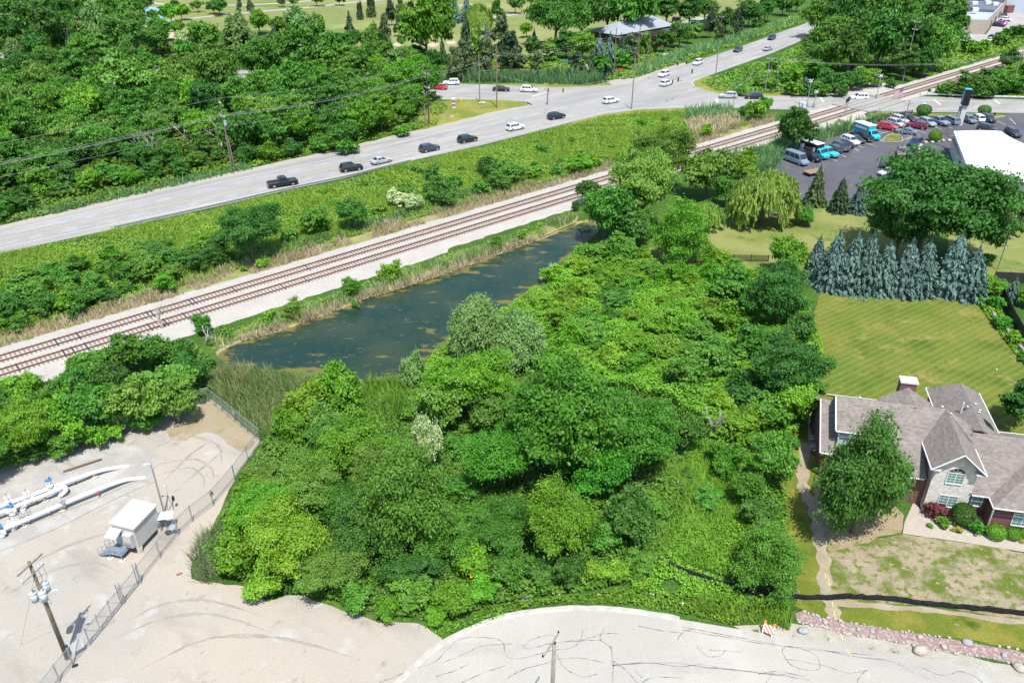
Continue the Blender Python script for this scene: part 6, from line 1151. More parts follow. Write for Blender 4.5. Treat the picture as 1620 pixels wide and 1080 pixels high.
xsignal(1276, 170, 6.8, "tall grey crossing signal with cantilever arm, left of the tracks", True); xsignal(1287, 171, 4.2, "shorter crossing signal with a lamp, close beside the cantilever signal"); xsignal(1386, 157, 6.2, "grey crossing signal with cantilever arm, right of the tracks beyond the flag", True)
t = thing("railway_signal", G(1334, 188), .3, "twin headed black railway signal on two masts beside the near track", "railway signal")
for dx in (0, .75): mb = MB(); mb.tube([(dx, dx * .4, 0), (dx, dx * .4, 4.4 + dx * .4)], .09, 8); mb.build("mast", M_metal, t); mb = MB(); mb.box((dx, dx * .4 - .05, 4.4 + dx * .4), (.5, .25, 1.0), bevel=.08); mb.build("signal_head", M_black, t)
mb = MB(); mb.box((0, 0, 1.1), (2.2, 2.0, 2.2), bevel=.05); mb.box((0, 0, 2.25), (2.4, 2.2, .12), bevel=.03); tag(mb.build("control_cabinet", mat("grey_cabinet", (.40, .41, .42), .5, .08, 1), None, loc=G(1387, 136), rz=.7), "grey signal cabinet on crushed stone beside the railway", "cabinet")
for i, (x, y, w_) in enumerate(((1267, 172, 1.2), (1271, 174, .8))): mb = MB(); mb.box((0, 0, .9), (w_, .7, 1.8), bevel=.04); tag(mb.build("relay_box", M_tf, None, loc=G(x, y), rz=.1), ["larger grey relay box at the foot of the cantilever signal", "smaller grey relay box at the foot of the cantilever signal"][i], "cabinet", "relay boxes at the level crossing")
M_abut = mat("old_concrete", (.36, .32, .25), .9, .15, 1.5); t_ = MB(); a0 = [G(1326, 192), G(1337, 200), G(1347, 203), G(1347, 195)]; t_.prism([G(1325, 193), G(1336, 190), G(1346, 191), G(1346.5, 201), G(1338, 200)], 0, .9); tag(t_.build("retaining_wall", M_abut, None), "curved old concrete retaining block below the railway signal", "wall")
# guard rails
def guard(pts, label, m, h=.72, sp=3.8, band=.32):
    P = curve_px(pts, 3); o0 = P[0].copy(); t = thing("guard_rail", o0, 0, label, "guard rail", "guard rails"); mb = MB()
    for a, b in zip(P, P[1:]): a, b = a - o0, b - o0; n_ = Vector((-(b - a).y, (b - a).x, 0)).normalized() * .04; mb.loft([[a + n_ + Vector((0, 0, h - band)), a - n_ + Vector((0, 0, h - band)), a - n_ + Vector((0, 0, h)), a + n_ + Vector((0, 0, h))], [b + n_ + Vector((0, 0, h - band)), b - n_ + Vector((0, 0, h - band)), b - n_ + Vector((0, 0, h)), b + n_ + Vector((0, 0, h))]])
    mb.build("rail", m, t); L = 0
    for a, b in zip(P, P[1:]):
        n = int((b - a).length / sp) + 1
        for k in range(n): p = a.lerp(b, k / n) - o0; mb = MB(); mb.box((p.x, p.y - .12, h / 2 - .02), (.12, .1, h)); mb.build("post", M_metal, t)
guard([(183, 364), (333, 331), (467, 300), (540, 285), (590, 273), (650, 258)], "grey steel guard rail along the highway's near edge", M_metal, sp=4)
guard([(1455, 151), (1500, 153), (1560, 155), (1640, 157), (1760, 160)], "pale guard rail along the far edge of the road right of the crossing", M_trim, band=.4)
for i in range(11):
    mb = MB(); mb.tube([(0, 0, 0), (0, 0, .9)], .05, 6); p = G(1440, 166.5).lerp(G(1606, 171), i / 10); tag(mb.build("delineator_post", M_trim if i % 3 else M_sig, None, loc=(p.x, p.y, .03)), "thin delineator post in the row along the middle of the road right of the crossing", "post", "delineator posts on the road right of the crossing")
# sign tower and flag
t = thing("sign_tower", G(1517, 198), -.25, "tall sign tower with a blue and black box on a pale column", "sign"); HS = height_for((1517, 198), (1529, 166))[1]
mb = MB(); mb.box((.15, 0, HS / 2), (1.0, .9, HS)); mb.build("column", mat("cream_column", (.50, .49, .45), .7, .05, 1), t); mb = MB(); mb.box((-.62, .1, HS / 2 - .2), (.5, .7, HS - .4)); mb.build("side_column", mat("grey_column", (.25, .26, .27), .7, .05, 1), t)
HT = height_for((1517, 198), (1530, 141))[1]; mb = MB(); mb.box((0, 0, (HS + HT) / 2), (1.5, 1.7, HT - HS), bevel=.03); mb.build("sign_box", M_black, t)
M_bluep = mat("blue_sign_panel", (.02, .22, .36), .4, .35, 1.2); zc = (HS + HT) / 2
mb = MB(); mb.box((-.765, 0, zc + .35), (.03, 1.55, HT - HS - .9)); mb.build("sign_face", M_bluep, t); mb = MB(); mb.box((0, 0, HT + .03), (1.5, 1.7, .06)); mb.build("box_top", mat("bright_blue_top", (.03, .33, .48), .5, .1, 1), t)
mb = MB(); pts = [(-.785, math.cos(a) * .42, zc + .45 + math.sin(a) * .42) for a in np.linspace(.6, 5.2, 14)]; mb.tube(pts, .06, 5, False); mb.tube([(-.785, .1, zc + .4), (-.785, .45, zc + .4)], .06, 5); mb.build("emblem", M_trim, t)
for dy in (-.4, .35): mb = MB(); mb.box((.4, dy - .5, HS + .35), (.35, .06, .35)); 
mb.build("lamp_panel", M_trim, t)
fp, fh = height_for((1419, 189), (1430.5, 138)); t = thing("flagpole", fp, 0, "white flagpole beside the parked silver SUV", "flagpole"); mb = MB(); mb.tube([(0, 0, 0), (0, 0, fh)], [.06, .035], 8); mb.build("pole", M_trim, t); mb = MB(); mb.ball((0, 0, fh + .08), .1, 2); mb.build("finial", mat("gold_finial", (.5, .35, .08), .3, .05, 1, metal=.8), t)
ft = thing("flag", fp + Vector((0, 0, fh - .1)), math.radians(196), "American flag flying from the flagpole in front of the tracks", "flag"); M_fr = mat("flag_red", (.40, .02, .04), .8, .05, 3); M_fw = mat("flag_white", (.60, .58, .58), .8, .04, 3); M_fb = mat("flag_blue", (.02, .03, .14), .8, .05, 3)
FW, FH = 2.7, 1.7
def fpos(u_, v_): return Vector((u_ * FW, .10 * math.sin(u_ * 9 + v_) * u_ + .1 * u_, -v_ * FH - u_ * .75))
for nm, m_, ks in (("red_stripes", M_fr, range(0, 13, 2)), ("white_stripes", M_fw, range(1, 13, 2))):
    mb = MB()
    for k in ks:
        for j in range(12):
            u0, u1 = j / 12, (j + 1) / 12
            if k < 7 and u1 <= .42: continue
            mb.face([fpos(u0, k / 13), fpos(u1, k / 13), fpos(u1, (k + 1) / 13), fpos(u0, (k + 1) / 13)])
    mb.build(nm, m_, ft)
mb = MB()
for j in range(5):
    for k in range(7): u0, u1 = j / 12, (j + 1) / 12; mb.face([fpos(u0, k / 13), fpos(u1, k / 13), fpos(u1, (k + 1) / 13), fpos(u0, (k + 1) / 13)])
mb.build("canton", M_fb, ft); mb = MB()
for r_ in range(9):
    for c_ in range(6 if r_ % 2 == 0 else 5):
        p = fpos((.035 + (c_ + (.5 if r_ % 2 else 0)) * .064), (.05 + r_ * .054)) + Vector((0, 0, 0)); mb.tube([p + Vector((0, -.012, 0)), p + Vector((0, .012, 0))], .035, 5)
mb.build("stars", M_fw, ft)
# ---------------------------------------------------------------- planting: the wood beyond the highway
road_world = [(p.x, p.y) for p in (G(*q) for q in road_up + west_up + west_lo + ne_lo + east_lo)]
GW = "trees in the wood beyond the highway"; GG = "trees on and around the golf course"; GM = "bushes in the meadow between highway and railway"; GT = "trees and shrubs of the overgrown plot"; GL = "trees and shrubs in the thicket beside the railway"; GN = "trees behind the road junction"; GR = "railside bushes"
def many(group, rows):
    for r in rows:
        cx, cy, w, kind, tone = r[:5]; plant(cx, cy, w, kind, tone, group, *(r[5:6]))
many(GW, [(25, 12, 60, 'B', 'dark'), (68, 42, 74, 'B', 'dark', 1.1), (10, 48, 40, 'B', 'dark'), (95, 16, 42, 'B', 'dark'), (147, 34, 52, 'V', 'silver', 1.2), (150, 62, 40, 'V', 'silver'), (128, 22, 26, 'B', 'dark'), (205, 14, 52, 'V', 'mid', 1.1), (172, 10, 40, 'B', 'mid'), (193, 25, 20, 'B', 'yellow'), (243, 24, 18, 'B', 'mid'), (268, 20, 28, 'B', 'bright'), (285, 17, 26, 'B', 'yellow'),
 (200, 58, 66, 'B', 'dark'), (245, 64, 44, 'B', 'mid'), (168, 78, 46, 'B', 'mid'), (92, 62, 40, 'B', 'mid'), (60, 70, 44, 'B', 'dark'), (40, 78, 24, 'B', 'bright'), (110, 62, 26, 'S', 'fir'), (20, 76, 34, 'V', 'silver'), (66, 98, 44, 'B', 'dark'), (92, 108, 46, 'B', 'dark'), (30, 108, 50, 'B', 'dark'), (14, 122, 40, 'B', 'dark'), (120, 112, 66, 'B', 'mid', 1.0), (190, 122, 78, 'B', 'olive', 1.0), (232, 98, 40, 'B', 'mid'), (72, 130, 32, 'V', 'silver'),
 (257, 60, 18, 'S', 'pine'), (290, 66, 34, 'B', 'white'), (325, 58, 48, 'B', 'mid'), (378, 52, 58, 'V', 'silver', 1.05), (408, 34, 34, 'B', 'bright'), (378, 24, 16, 'P', 'fir'), (433, 54, 19, 'S', 'blue', 1.4), (472, 34, 54, 'V', 'silver', .8), (500, 34, 34, 'V', 'olive', .8), (345, 112, 72, 'B', 'mid'), (404, 96, 68, 'B', 'mid'), (446, 80, 66, 'B', 'mid'), (498, 80, 72, 'B', 'mid'), (532, 102, 54, 'B', 'mid'), (468, 124, 74, 'B', 'mid'), (418, 134, 58, 'B', 'mid'), (372, 148, 58, 'B', 'mid')])
many(GW, [(r[0], r[1], r[2], 'B', r[3]) for r in [(310, 155, 54, 'bright'), (264, 152, 48, 'mid'), (235, 168, 54, 'mid'), (182, 162, 54, 'dark'), (134, 168, 64, 'bright'), (82, 168, 56, 'mid'), (30, 160, 58, 'olive'), (18, 195, 50, 'mid'), (60, 204, 56, 'mid'), (110, 198, 56, 'mid'), (160, 204, 56, 'mid'), (210, 194, 50, 'mid'), (252, 198, 46, 'olive'), (300, 192, 42, 'mid'), (392, 174, 48, 'bright'), (442, 162, 50, 'mid'), (498, 152, 66, 'mid'), (522, 188, 46, 'dark'), (480, 200, 46, 'bright'), (432, 206, 46, 'mid'),
 (404, 214, 36, 'mid'), (540, 212, 44, 'dark'), (572, 190, 54, 'bright'), (602, 178, 48, 'bright'), (556, 160, 46, 'mid'), (596, 140, 40, 'bright'), (560, 128, 34, 'mid'), (614, 155, 40, 'mid'), (636, 174, 34, 'bright'), (648, 152, 40, 'bright'), (20, 234, 48, 'mid'), (70, 238, 50, 'dark'), (120, 240, 48, 'dark'), (170, 238, 48, 'dark'), (220, 242, 44, 'dark'), (268, 238, 44, 'mid'), (322, 226, 36, 'dark'), (672, 128, 50, 'mid'), (662, 104, 40, 'bright'), (596, 104, 34, 'bright')]])
many(GW, [(r[0], r[1], r[2], 'H', r[3]) for r in [(310, 250, 38, 'mid'), (345, 242, 28, 'dark'), (388, 240, 38, 'dark'), (424, 238, 40, 'bright'), (462, 232, 38, 'dark'), (506, 224, 38, 'mid'), (550, 230, 32, 'mid'), (570, 210, 28, 'mid'), (15, 272, 56, 'dark'), (60, 280, 48, 'mid'), (100, 272, 48, 'dark'), (140, 282, 42, 'bright'), (175, 272, 44, 'mid'), (205, 280, 34, 'bright'), (240, 266, 38, 'dark'), (280, 262, 36, 'dark'), (25, 312, 50, 'dark'), (0, 330, 40, 'mid'), (640, 205, 26, 'bright'), (58, 300, 30, 'bright'), (92, 296, 26, 'mid')]])
taken = [(p['o'].location.x, p['o'].location.y, p['R'] * .35) for p in PLANTS]
for c in scatter([(-60, 330), (20, 335), (160, 305), (300, 275), (430, 248), (540, 222), (640, 200), (668, 172), (600, 150), (540, 138), (330, 128), (200, 120), (0, 112), (-120, 130)], 7.5, 21, taken)[:85]:
    R = rnd.uniform(3.2, 5.0)
    if any(pip(np.array([[c[0] + math.cos(a) * R * .95, c[1] + math.sin(a) * R * .95] for a in np.linspace(0, 6.28, 9)]), road_world)): continue
    add_plant((c[0], c[1], 0), R, R * rnd.uniform(1.6, 2.3), 'B', rnd.choice(['mid', 'mid', 'dark', 'bright', 'olive', 'mid']), 1, GW)
for c in scatter([(-80, 90), (0, 78), (250, 92), (420, 100), (545, 110), (640, 118), (640, 100), (500, 92), (380, 80), (240, 82), (120, 70), (60, 10), (-150, 10)], 9, 22, taken)[:45]:
    R = rnd.uniform(3.6, 5.6); add_plant((c[0], c[1], 0), R, R * rnd.uniform(1.6, 2.2), 'B', rnd.choice(['mid', 'mid', 'dark', 'dark', 'olive', 'silver']), 0, GW)
# golf course and the junction's far side
many(GG, [(553, 42, 25, 'S', 'fir', 1.7), (569, 16, 14, 'P', 'pine', 1.9), (587, 10, 20, 'P', 'pine'), (619, 20, 26, 'P', 'fir'), (634, 8, 16, 'P', 'pine'), (607, 45, 24, 'P', 'pine', 1.8), (606, 68, 26, 'P', 'fir'), (586, 54, 34, 'V', 'olive', 1.2), (672, 44, 86, 'B', 'bright', 1.05), (700, 82, 20, 'S', 'fir'), (634, 64, 13, 'B', 'mid', 1.7), (660, 80, 28, 'H', 'dark'), (737, 50, 30, 'S', 'fir', 1.7), (738, 14, 26, 'S', 'blue', 1.4), (722, 20, 20, 'S', 'blue', 1.5), (757, 26, 48, 'W', 'weep'), (770, 56, 17, 'S', 'blue'),
 (770, 86, 46, 'P', 'pine', 1.2), (736, 90, 44, 'P', 'pine', 1.2), (792, 50, 38, 'P', 'pine', 1.4), (806, 72, 40, 'P', 'fir', 1.2), (752, 70, 30, 'P', 'olive'), (786, 16, 30, 'P', 'dark', 1.0), (815, 5, 24, 'B', 'dark'), (700, 4, 40, 'B', 'dark'), (833, 45, 20, 'B', 'bright', 1.2), (840, 74, 26, 'B', 'dark', 1.5), (870, 78, 38, 'P', 'olive', .9), (312, 8, 18, 'B', 'mid'), (345, 8, 26, 'B', 'dark'), (337, 10, 20, 'B', 'dark'), (395, 6, 17, 'S', 'pine', 1.2), (378, 4, 10, 'P', 'pine'), (275, 6, 15, 'B', 'dark'), (446, 2, 14, 'B', 'pine'), (463, 1, 18, 'B', 'mid'), (500, -2, 20, 'B', 'mid'), (536, -2, 16, 'B', 'dark'), (650, 12, 16, 'P', 'fir'),
 (880, 26, 88, 'B', 'mid', .95), (922, 16, 86, 'B', 'dark', .95), (962, 14, 78, 'B', 'mid', .9), (1002, 8, 74, 'B', 'mid'), (1056, 12, 50, 'B', 'dark', 1.0), (1030, 2, 50, 'B', 'mid'), (896, 70, 36, 'B', 'dark'), (922, 72, 44, 'B', 'yellow', .9), (948, 76, 26, 'S', 'blue', 1.6), (964, 84, 30, 'S', 'blue', 1.9), (912, 98, 34, 'P', 'fir', 1.0), (938, 96, 30, 'P', 'pine'), (996, 70, 34, 'P', 'pine', 1.1), (1020, 66, 26, 'P', 'olive', 1.3), (1052, 62, 32, 'B', 'dark'), (1076, 52, 38, 'B', 'mid'), (880, 114, 17, 'H', 'dark'), (640, 90, 24, 'H', 'mid'), (617, 88, 28, 'H', 'bright'), (845, 60, 14, 'S', 'blue'), (1036, 66, 18, 'P', 'pine'), (982, 74, 20, 'S', 'fir'), (650, 92, 36, 'B', 'mid'), (690, 96, 34, 'B', 'dark'), (720, 100, 36, 'P', 'pine'), (600, 84, 36, 'B', 'mid'), (565, 92, 36, 'B', 'mid'), (820, 92, 36, 'P', 'pine', 1.1), (850, 96, 30, 'P', 'pine', 1.1), (985, 92, 28, 'B', 'mid'), (800, 92, 34, 'P', 'fir', 1.1), (1000, 88, 24, 'P', 'pine', 1.0), (955, 100, 30, 'B', 'mid'), (630, 40, 20, 'P', 'pine'),
 (1092, 18, 40, 'B', 'dark'), (1116, 12, 36, 'B', 'dark'), (1126, 36, 28, 'P', 'fir'), (1102, 44, 26, 'B', 'mid'), (1150, 30, 34, 'B', 'dark'), (1166, 34, 28, 'P', 'fir'), (1186, 20, 40, 'B', 'dark'), (1212, 12, 38, 'B', 'mid'), (1240, 6, 30, 'B', 'dark'), (1088, 56, 22, 'B', 'olive'), (1140, 50, 20, 'P', 'pine'), (1200, 38, 20, 'H', 'mid'), (1262, 4, 24, 'B', 'mid')])
many(GN, [(r[0], r[1], r[2], 'B', r[3], 1.15) for r in [(1296, 22, 56, 'mid'), (1314, 56, 58, 'mid'), (1342, 24, 74, 'dark'), (1382, 14, 76, 'mid'), (1420, 20, 76, 'mid'), (1460, 20, 66, 'dark'), (1500, 32, 60, 'mid'), (1440, 62, 76, 'dark'), (1480, 68, 66, 'mid'), (1396, 62, 76, 'dark'), (1350, 72, 68, 'dark'), (1508, 58, 38, 'mid'), (1312, 84, 46, 'mid'), (1432, 96, 44, 'dark'), (1466, 92, 44, 'dark')]])
many(GN, [(r[0], r[1], r[2], 'H', r[3]) for r in [(1290, 112, 46, 'mid'), (1320, 126, 46, 'dark'), (1262, 112, 36, 'bright'), (1350, 126, 38, 'dark'), (1374, 122, 38, 'yellow'), (1408, 130, 20, 'dark'), (1446, 106, 30, 'bright'), (1242, 122, 28, 'mid'), (1285, 138, 34, 'mid'), (1252, 138, 28, 'bright'), (1306, 142, 24, 'mid'), (1332, 142, 26, 'dark'), (1220, 132, 24, 'bright'), (1200, 128, 22, 'mid'), (1172, 142, 20, 'mid'), (1224, 100, 24, 'mid'), (1535, 74, 30, 'bright'), (1556, 72, 28, 'bright'), (1582, 64, 28, 'mid'), (1606, 48, 32, 'mid'), (1540, 134, 46, 'dark'), (1510, 138, 34, 'mid'), (1566, 118, 36, 'dark'), (1600, 92, 44, 'dark'), (1586, 130, 48, 'mid'), (1612, 132, 40, 'mid'), (1618, 108, 40, 'bright'), (1558, 140, 34, 'mid'), (1490, 142, 22, 'mid'), (1470, 143, 6, 'dark')]])
# meadow bushes
many(GM, [(393, 366, 92, 'B', 'dark', .92), (500, 346, 52, 'H', 'mid'), (556, 336, 48, 'B', 'dark', .95), (694, 296, 50, 'H', 'dark'), (680, 272, 30, 'H', 'dark'), (706, 312, 40, 'H', 'dark'), (628, 312, 36, 'H', 'white'), (655, 320, 34, 'H', 'white'), (640, 300, 30, 'H', 'mid'), (776, 262, 46, 'H', 'dark'), (808, 272, 48, 'H', 'mid'), (786, 286, 40, 'H', 'mid'), (848, 272, 28, 'H', 'yellow'), (880, 268, 24, 'H', 'mid'), (915, 258, 36, 'H', 'bright'), (938, 256, 28, 'H', 'yellow'), (980, 247, 23, 'H', 'yellow'), (760, 296, 30, 'H', 'mid'),
 (250, 402, 40, 'H', 'dark'), (280, 408, 44, 'H', 'mid'), (314, 414, 40, 'H', 'dark'), (345, 406, 40, 'H', 'dark'), (230, 420, 50, 'H', 'mid'), (190, 430, 46, 'H', 'mid'), (150, 446, 40, 'H', 'mid'), (40, 462, 50, 'H', 'mid'), (105, 440, 50, 'H', 'mid'), (70, 478, 46, 'H', 'dark'), (10, 486, 60, 'H', 'dark'), (130, 470, 44, 'H', 'mid'), (28, 505, 36, 'H', 'mid'), (418, 415, 21, 'H', 'yellow'), (386, 424, 12, 'H', 'yellow'), (262, 446, 40, 'H', 'bright'), (170, 466, 34, 'H', 'dark'), (120, 490, 30, 'H', 'dark'), (1195, 172, 26, 'B', 'bright', 1.2), (1212, 166, 22, 'B', 'bright', 1.3), (1183, 178, 24, 'B', 'mid', 1.1), (1120, 205, 18, 'B', 'yellow', 1.2), (206, 396, 24, 'H', 'bright'), (320, 386, 24, 'H', 'olive'), (460, 372, 30, 'H', 'mid'), (600, 330, 22, 'H', 'olive'), (720, 286, 24, 'H', 'mid')])
for c in scatter([(-40, 452), (60, 436), (150, 420), (240, 396), (340, 384), (366, 415), (260, 448), (140, 484), (0, 522), (-60, 540)], 3.0, 37, [(p['o'].location.x, p['o'].location.y, p['R'] * .4) for p in PLANTS if p['group'] == GM])[:60]:
    R = rnd.uniform(1.2, 2.5); add_plant((c[0], c[1], 0), R, R * rnd.uniform(.9, 1.5), 'H', rnd.choice(['mid', 'mid', 'dark', 'bright', 'olive']), 1, GM)
for c in scatter([(380, 380), (560, 345), (760, 296), (960, 240), (1060, 190), (960, 200), (740, 250), (500, 310), (380, 340)], 6.5, 38, [(p['o'].location.x, p['o'].location.y, p['R'] * .6) for p in PLANTS if p['group'] == GM])[:36]:
    R = rnd.uniform(.7, 1.7); add_plant((c[0], c[1], 0), R, R * rnd.uniform(.8, 1.2), 'H', rnd.choice(['mid', 'bright', 'olive', 'bright', 'dark']), 0, GM)
many(GR, [(320, 512, 34, 'H', 'emerald', .95), (352, 524, 24, 'H', 'mid'), (555, 455, 33, 'H', 'emerald', .95), (618, 428, 33, 'H', 'yellow', .95), (423, 500, 22, 'H', 'yellow', 1.1), (786, 383, 21, 'H', 'mid', 1.0), (827, 372, 16, 'H', 'yellow', 1.1), (460, 488, 38, 'H', 'olive'), (912, 325, 14, 'H', 'dark', 1.3), (640, 440, 12, 'H', 'yellow'), (560, 340 + 140, 14, 'H', 'mid')])
# thicket between yard and railway
many(GL, [(r[0], r[1], r[2], r[3], r[4]) for r in [(140, 582, 66, 'B', 'mid'), (196, 560, 62, 'B', 'mid'), (246, 556, 58, 'B', 'mid'), (284, 562, 52, 'B', 'dark'), (120, 606, 60, 'B', 'mid'), (268, 606, 74, 'B', 'olive'), (308, 588, 50, 'B', 'dark'), (218, 636, 84, 'B', 'olive'), (276, 638, 62, 'B', 'olive'), (152, 644, 84, 'B', 'mid'), (98, 660, 80, 'B', 'bright'), (28, 622, 80, 'B', 'yellow'), (36, 684, 88, 'B', 'yellow'), (100, 700, 56, 'H', 'mid'), (64, 644, 60, 'B', 'mid'), (176, 606, 60, 'B', 'dark'), (10, 706, 60, 'H', 'mid'), (160, 684, 50, 'H', 'bright'), (230, 664, 50, 'H', 'mid'), (300, 622, 40, 'H', 'mid'), (326, 576, 30, 'H', 'dark'), (60, 712, 44, 'H', 'dark'), (-30, 660, 90, 'B', 'mid'), (-40, 720, 90, 'B', 'mid')]])
# overgrown plot: large trees
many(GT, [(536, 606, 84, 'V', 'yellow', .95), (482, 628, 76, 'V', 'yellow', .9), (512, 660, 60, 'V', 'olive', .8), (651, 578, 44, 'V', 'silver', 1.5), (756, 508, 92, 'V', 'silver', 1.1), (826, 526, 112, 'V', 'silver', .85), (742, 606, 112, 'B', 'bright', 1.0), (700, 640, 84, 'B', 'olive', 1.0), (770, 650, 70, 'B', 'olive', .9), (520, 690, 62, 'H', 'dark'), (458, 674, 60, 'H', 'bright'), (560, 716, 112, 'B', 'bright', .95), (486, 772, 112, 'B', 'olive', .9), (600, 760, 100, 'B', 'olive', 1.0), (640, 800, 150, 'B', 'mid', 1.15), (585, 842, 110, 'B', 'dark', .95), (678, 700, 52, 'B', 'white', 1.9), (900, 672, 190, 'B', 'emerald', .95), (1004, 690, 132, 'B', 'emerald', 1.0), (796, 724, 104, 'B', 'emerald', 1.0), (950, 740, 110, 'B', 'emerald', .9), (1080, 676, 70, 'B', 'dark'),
 (884, 826, 124, 'B', 'bright', .9), (792, 836, 90, 'B', 'mid', .9), (1002, 818, 80, 'B', 'dark', 1.0), (424, 812, 100, 'B', 'bright', .85), (456, 850, 130, 'B', 'yellow', .8), (378, 876, 84, 'H', 'bright', .85), (420, 918, 74, 'H', 'yellow', .6), (520, 900, 100, 'B', 'olive', .75), (640, 902, 90, 'H', 'dark'), (480, 922, 40, 'H', 'bright'), (400, 780, 60, 'H', 'bright', .8), (380, 820, 50, 'H', 'bright', .8), (545, 800, 90, 'B', 'mid', 1.0), (700, 850, 90, 'B', 'mid', .9),
 (655, 936, 70, 'H', 'mid'), (712, 950, 62, 'H', 'bright'), (760, 930, 60, 'H', 'bright'), (800, 902, 64, 'H', 'mid'), (852, 892, 64, 'H', 'dark'), (902, 902, 62, 'H', 'dark'), (934, 902, 42, 'H', 'yellow'), (970, 902, 46, 'H', 'yellow'), (1012, 886, 42, 'H', 'mid'), (740, 884, 76, 'H', 'bright'), (614, 960, 50, 'H', 'bright'), (560, 940, 60, 'H', 'mid'), (690, 976, 36, 'H', 'bright'), (960, 850, 60, 'H', 'mid'),
 (1217, 882, 104, 'O', 'mid', .98), (1180, 772, 60, 'B', 'mid', .9), (1222, 730, 84, 'B', 'mid', .95), (1200, 812, 60, 'H', 'dark'), (1150, 722, 60, 'H', 'emerald'), (1246, 586, 110, 'B', 'dark', .95), (1228, 474, 106, 'B', 'dark', .95), (1262, 520, 60, 'B', 'dark'), (1248, 402, 58, 'B', 'bright', 1.05), (1258, 636, 70, 'B', 'yellow', .95), (1205, 544, 80, 'B', 'mid', .9), (1164, 450, 80, 'H', 'mid'), (1150, 500, 70, 'H', 'bright'), (1130, 560, 80, 'H', 'mid'), (1215, 652, 70, 'H', 'mid'), (1090, 590, 70, 'H', 'mid'), (1180, 610, 70, 'H', 'dark'),
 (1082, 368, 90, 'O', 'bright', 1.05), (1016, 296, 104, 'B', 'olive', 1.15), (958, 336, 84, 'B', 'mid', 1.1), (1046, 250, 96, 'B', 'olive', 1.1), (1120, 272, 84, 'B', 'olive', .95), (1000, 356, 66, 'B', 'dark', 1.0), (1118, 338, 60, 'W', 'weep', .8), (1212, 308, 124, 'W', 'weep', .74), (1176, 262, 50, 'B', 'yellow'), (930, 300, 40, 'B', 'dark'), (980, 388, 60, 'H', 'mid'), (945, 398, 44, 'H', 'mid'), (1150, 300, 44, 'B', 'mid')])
plant(1260, 200, 62, 'B', 'dark', None, 1.15, "round dark green tree on the reedy bank left of the car park", up=.58)
plant(1472, 326, 178, 'B', 'dark', None, .95, "huge broad green tree standing in front of the white restaurant"); plant(1428, 356, 100, 'B', 'dark', None, 1.1, "dark green tree behind the blue spruce row, left of the huge broad tree"); plant(1562, 296, 50, 'B', 'mid', None, 1.0, "green tree overlapping the white restaurant roof, right of the huge broad tree"); plant(1536, 352, 110, 'B', 'dark', None, .9, "dark low tree behind the right end of the blue spruce row")
many("trees around the car park and restaurant", [(1294, 290, 40, 'S', 'pine', 1.6), (1331, 306, 38, 'S', 'fir', 1.5), (1362, 308, 35, 'S', 'blue', 1.6), (1394, 306, 36, 'S', 'blue', 1.5), (1270, 340, 40, 'H', 'mid'), (1572, 452, 42, 'H', 'bright'), (1548, 446, 26, 'H', 'bright'), (1606, 358, 28, 'B', 'dark', .9), (1600, 300, 44, 'P', 'pine', 1.0), (1572, 318, 36, 'P', 'pine'), (1625, 320, 40, 'P', 'fir'), (1618, 300, 30, 'B', 'olive'), (1558, 408, 30, 'H', 'olive'), (1575, 478, 30, 'H', 'emerald'), (1590, 510, 26, 'H', 'emerald'), (1606, 534, 26, 'H', 'bright'), (1545, 470, 20, 'H', 'emerald'), (1622, 560, 22, 'H', 'emerald'), (1624, 470, 28, 'B', 'mid')])
plant(1618, 640, 66, 'B', 'dark', None, 1.1, "dark green tree at the right corner of the striped back lawn"); plant(1604, 456, 25, 'S', 'blue', None, 1.8, "small blue spruce standing alone behind the black fence")
for i, (t, b, w) in enumerate([((1283, 373), (1286, 442), 30), ((1312, 367), (1311, 456), 42), ((1342, 370), (1340, 458), 44), ((1368, 369), (1362, 462), 44), ((1398, 383), (1391, 462), 42), ((1432, 380), (1424, 464), 44), ((1468, 380), (1452, 464), 44), ((1513, 367), (1496, 464), 46), ((1547, 390), (1527, 470), 46)]):
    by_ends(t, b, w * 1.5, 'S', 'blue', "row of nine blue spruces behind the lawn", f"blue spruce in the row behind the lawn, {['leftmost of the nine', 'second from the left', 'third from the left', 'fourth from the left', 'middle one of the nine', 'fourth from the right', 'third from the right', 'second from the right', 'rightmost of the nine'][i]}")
plant(1371, 758, 152, 'O', 'dark', None, 1.25, "large dense oval dark tree in front of the brick house")
plant(1462, 174, 23, 'T', 'dark', None, .8, "dome clipped tree on the grass verge, left of the sign tower"); plant(1558, 174, 20, 'T', 'dark', None, .8, "dome clipped tree on the grass verge, right of the sign tower")
plant(1480, 214, 20, 'X', 'bright', None, .9, "clipped green hedge block at the white restaurant's corner", name='hedge', cat='hedge')
many(None, [])
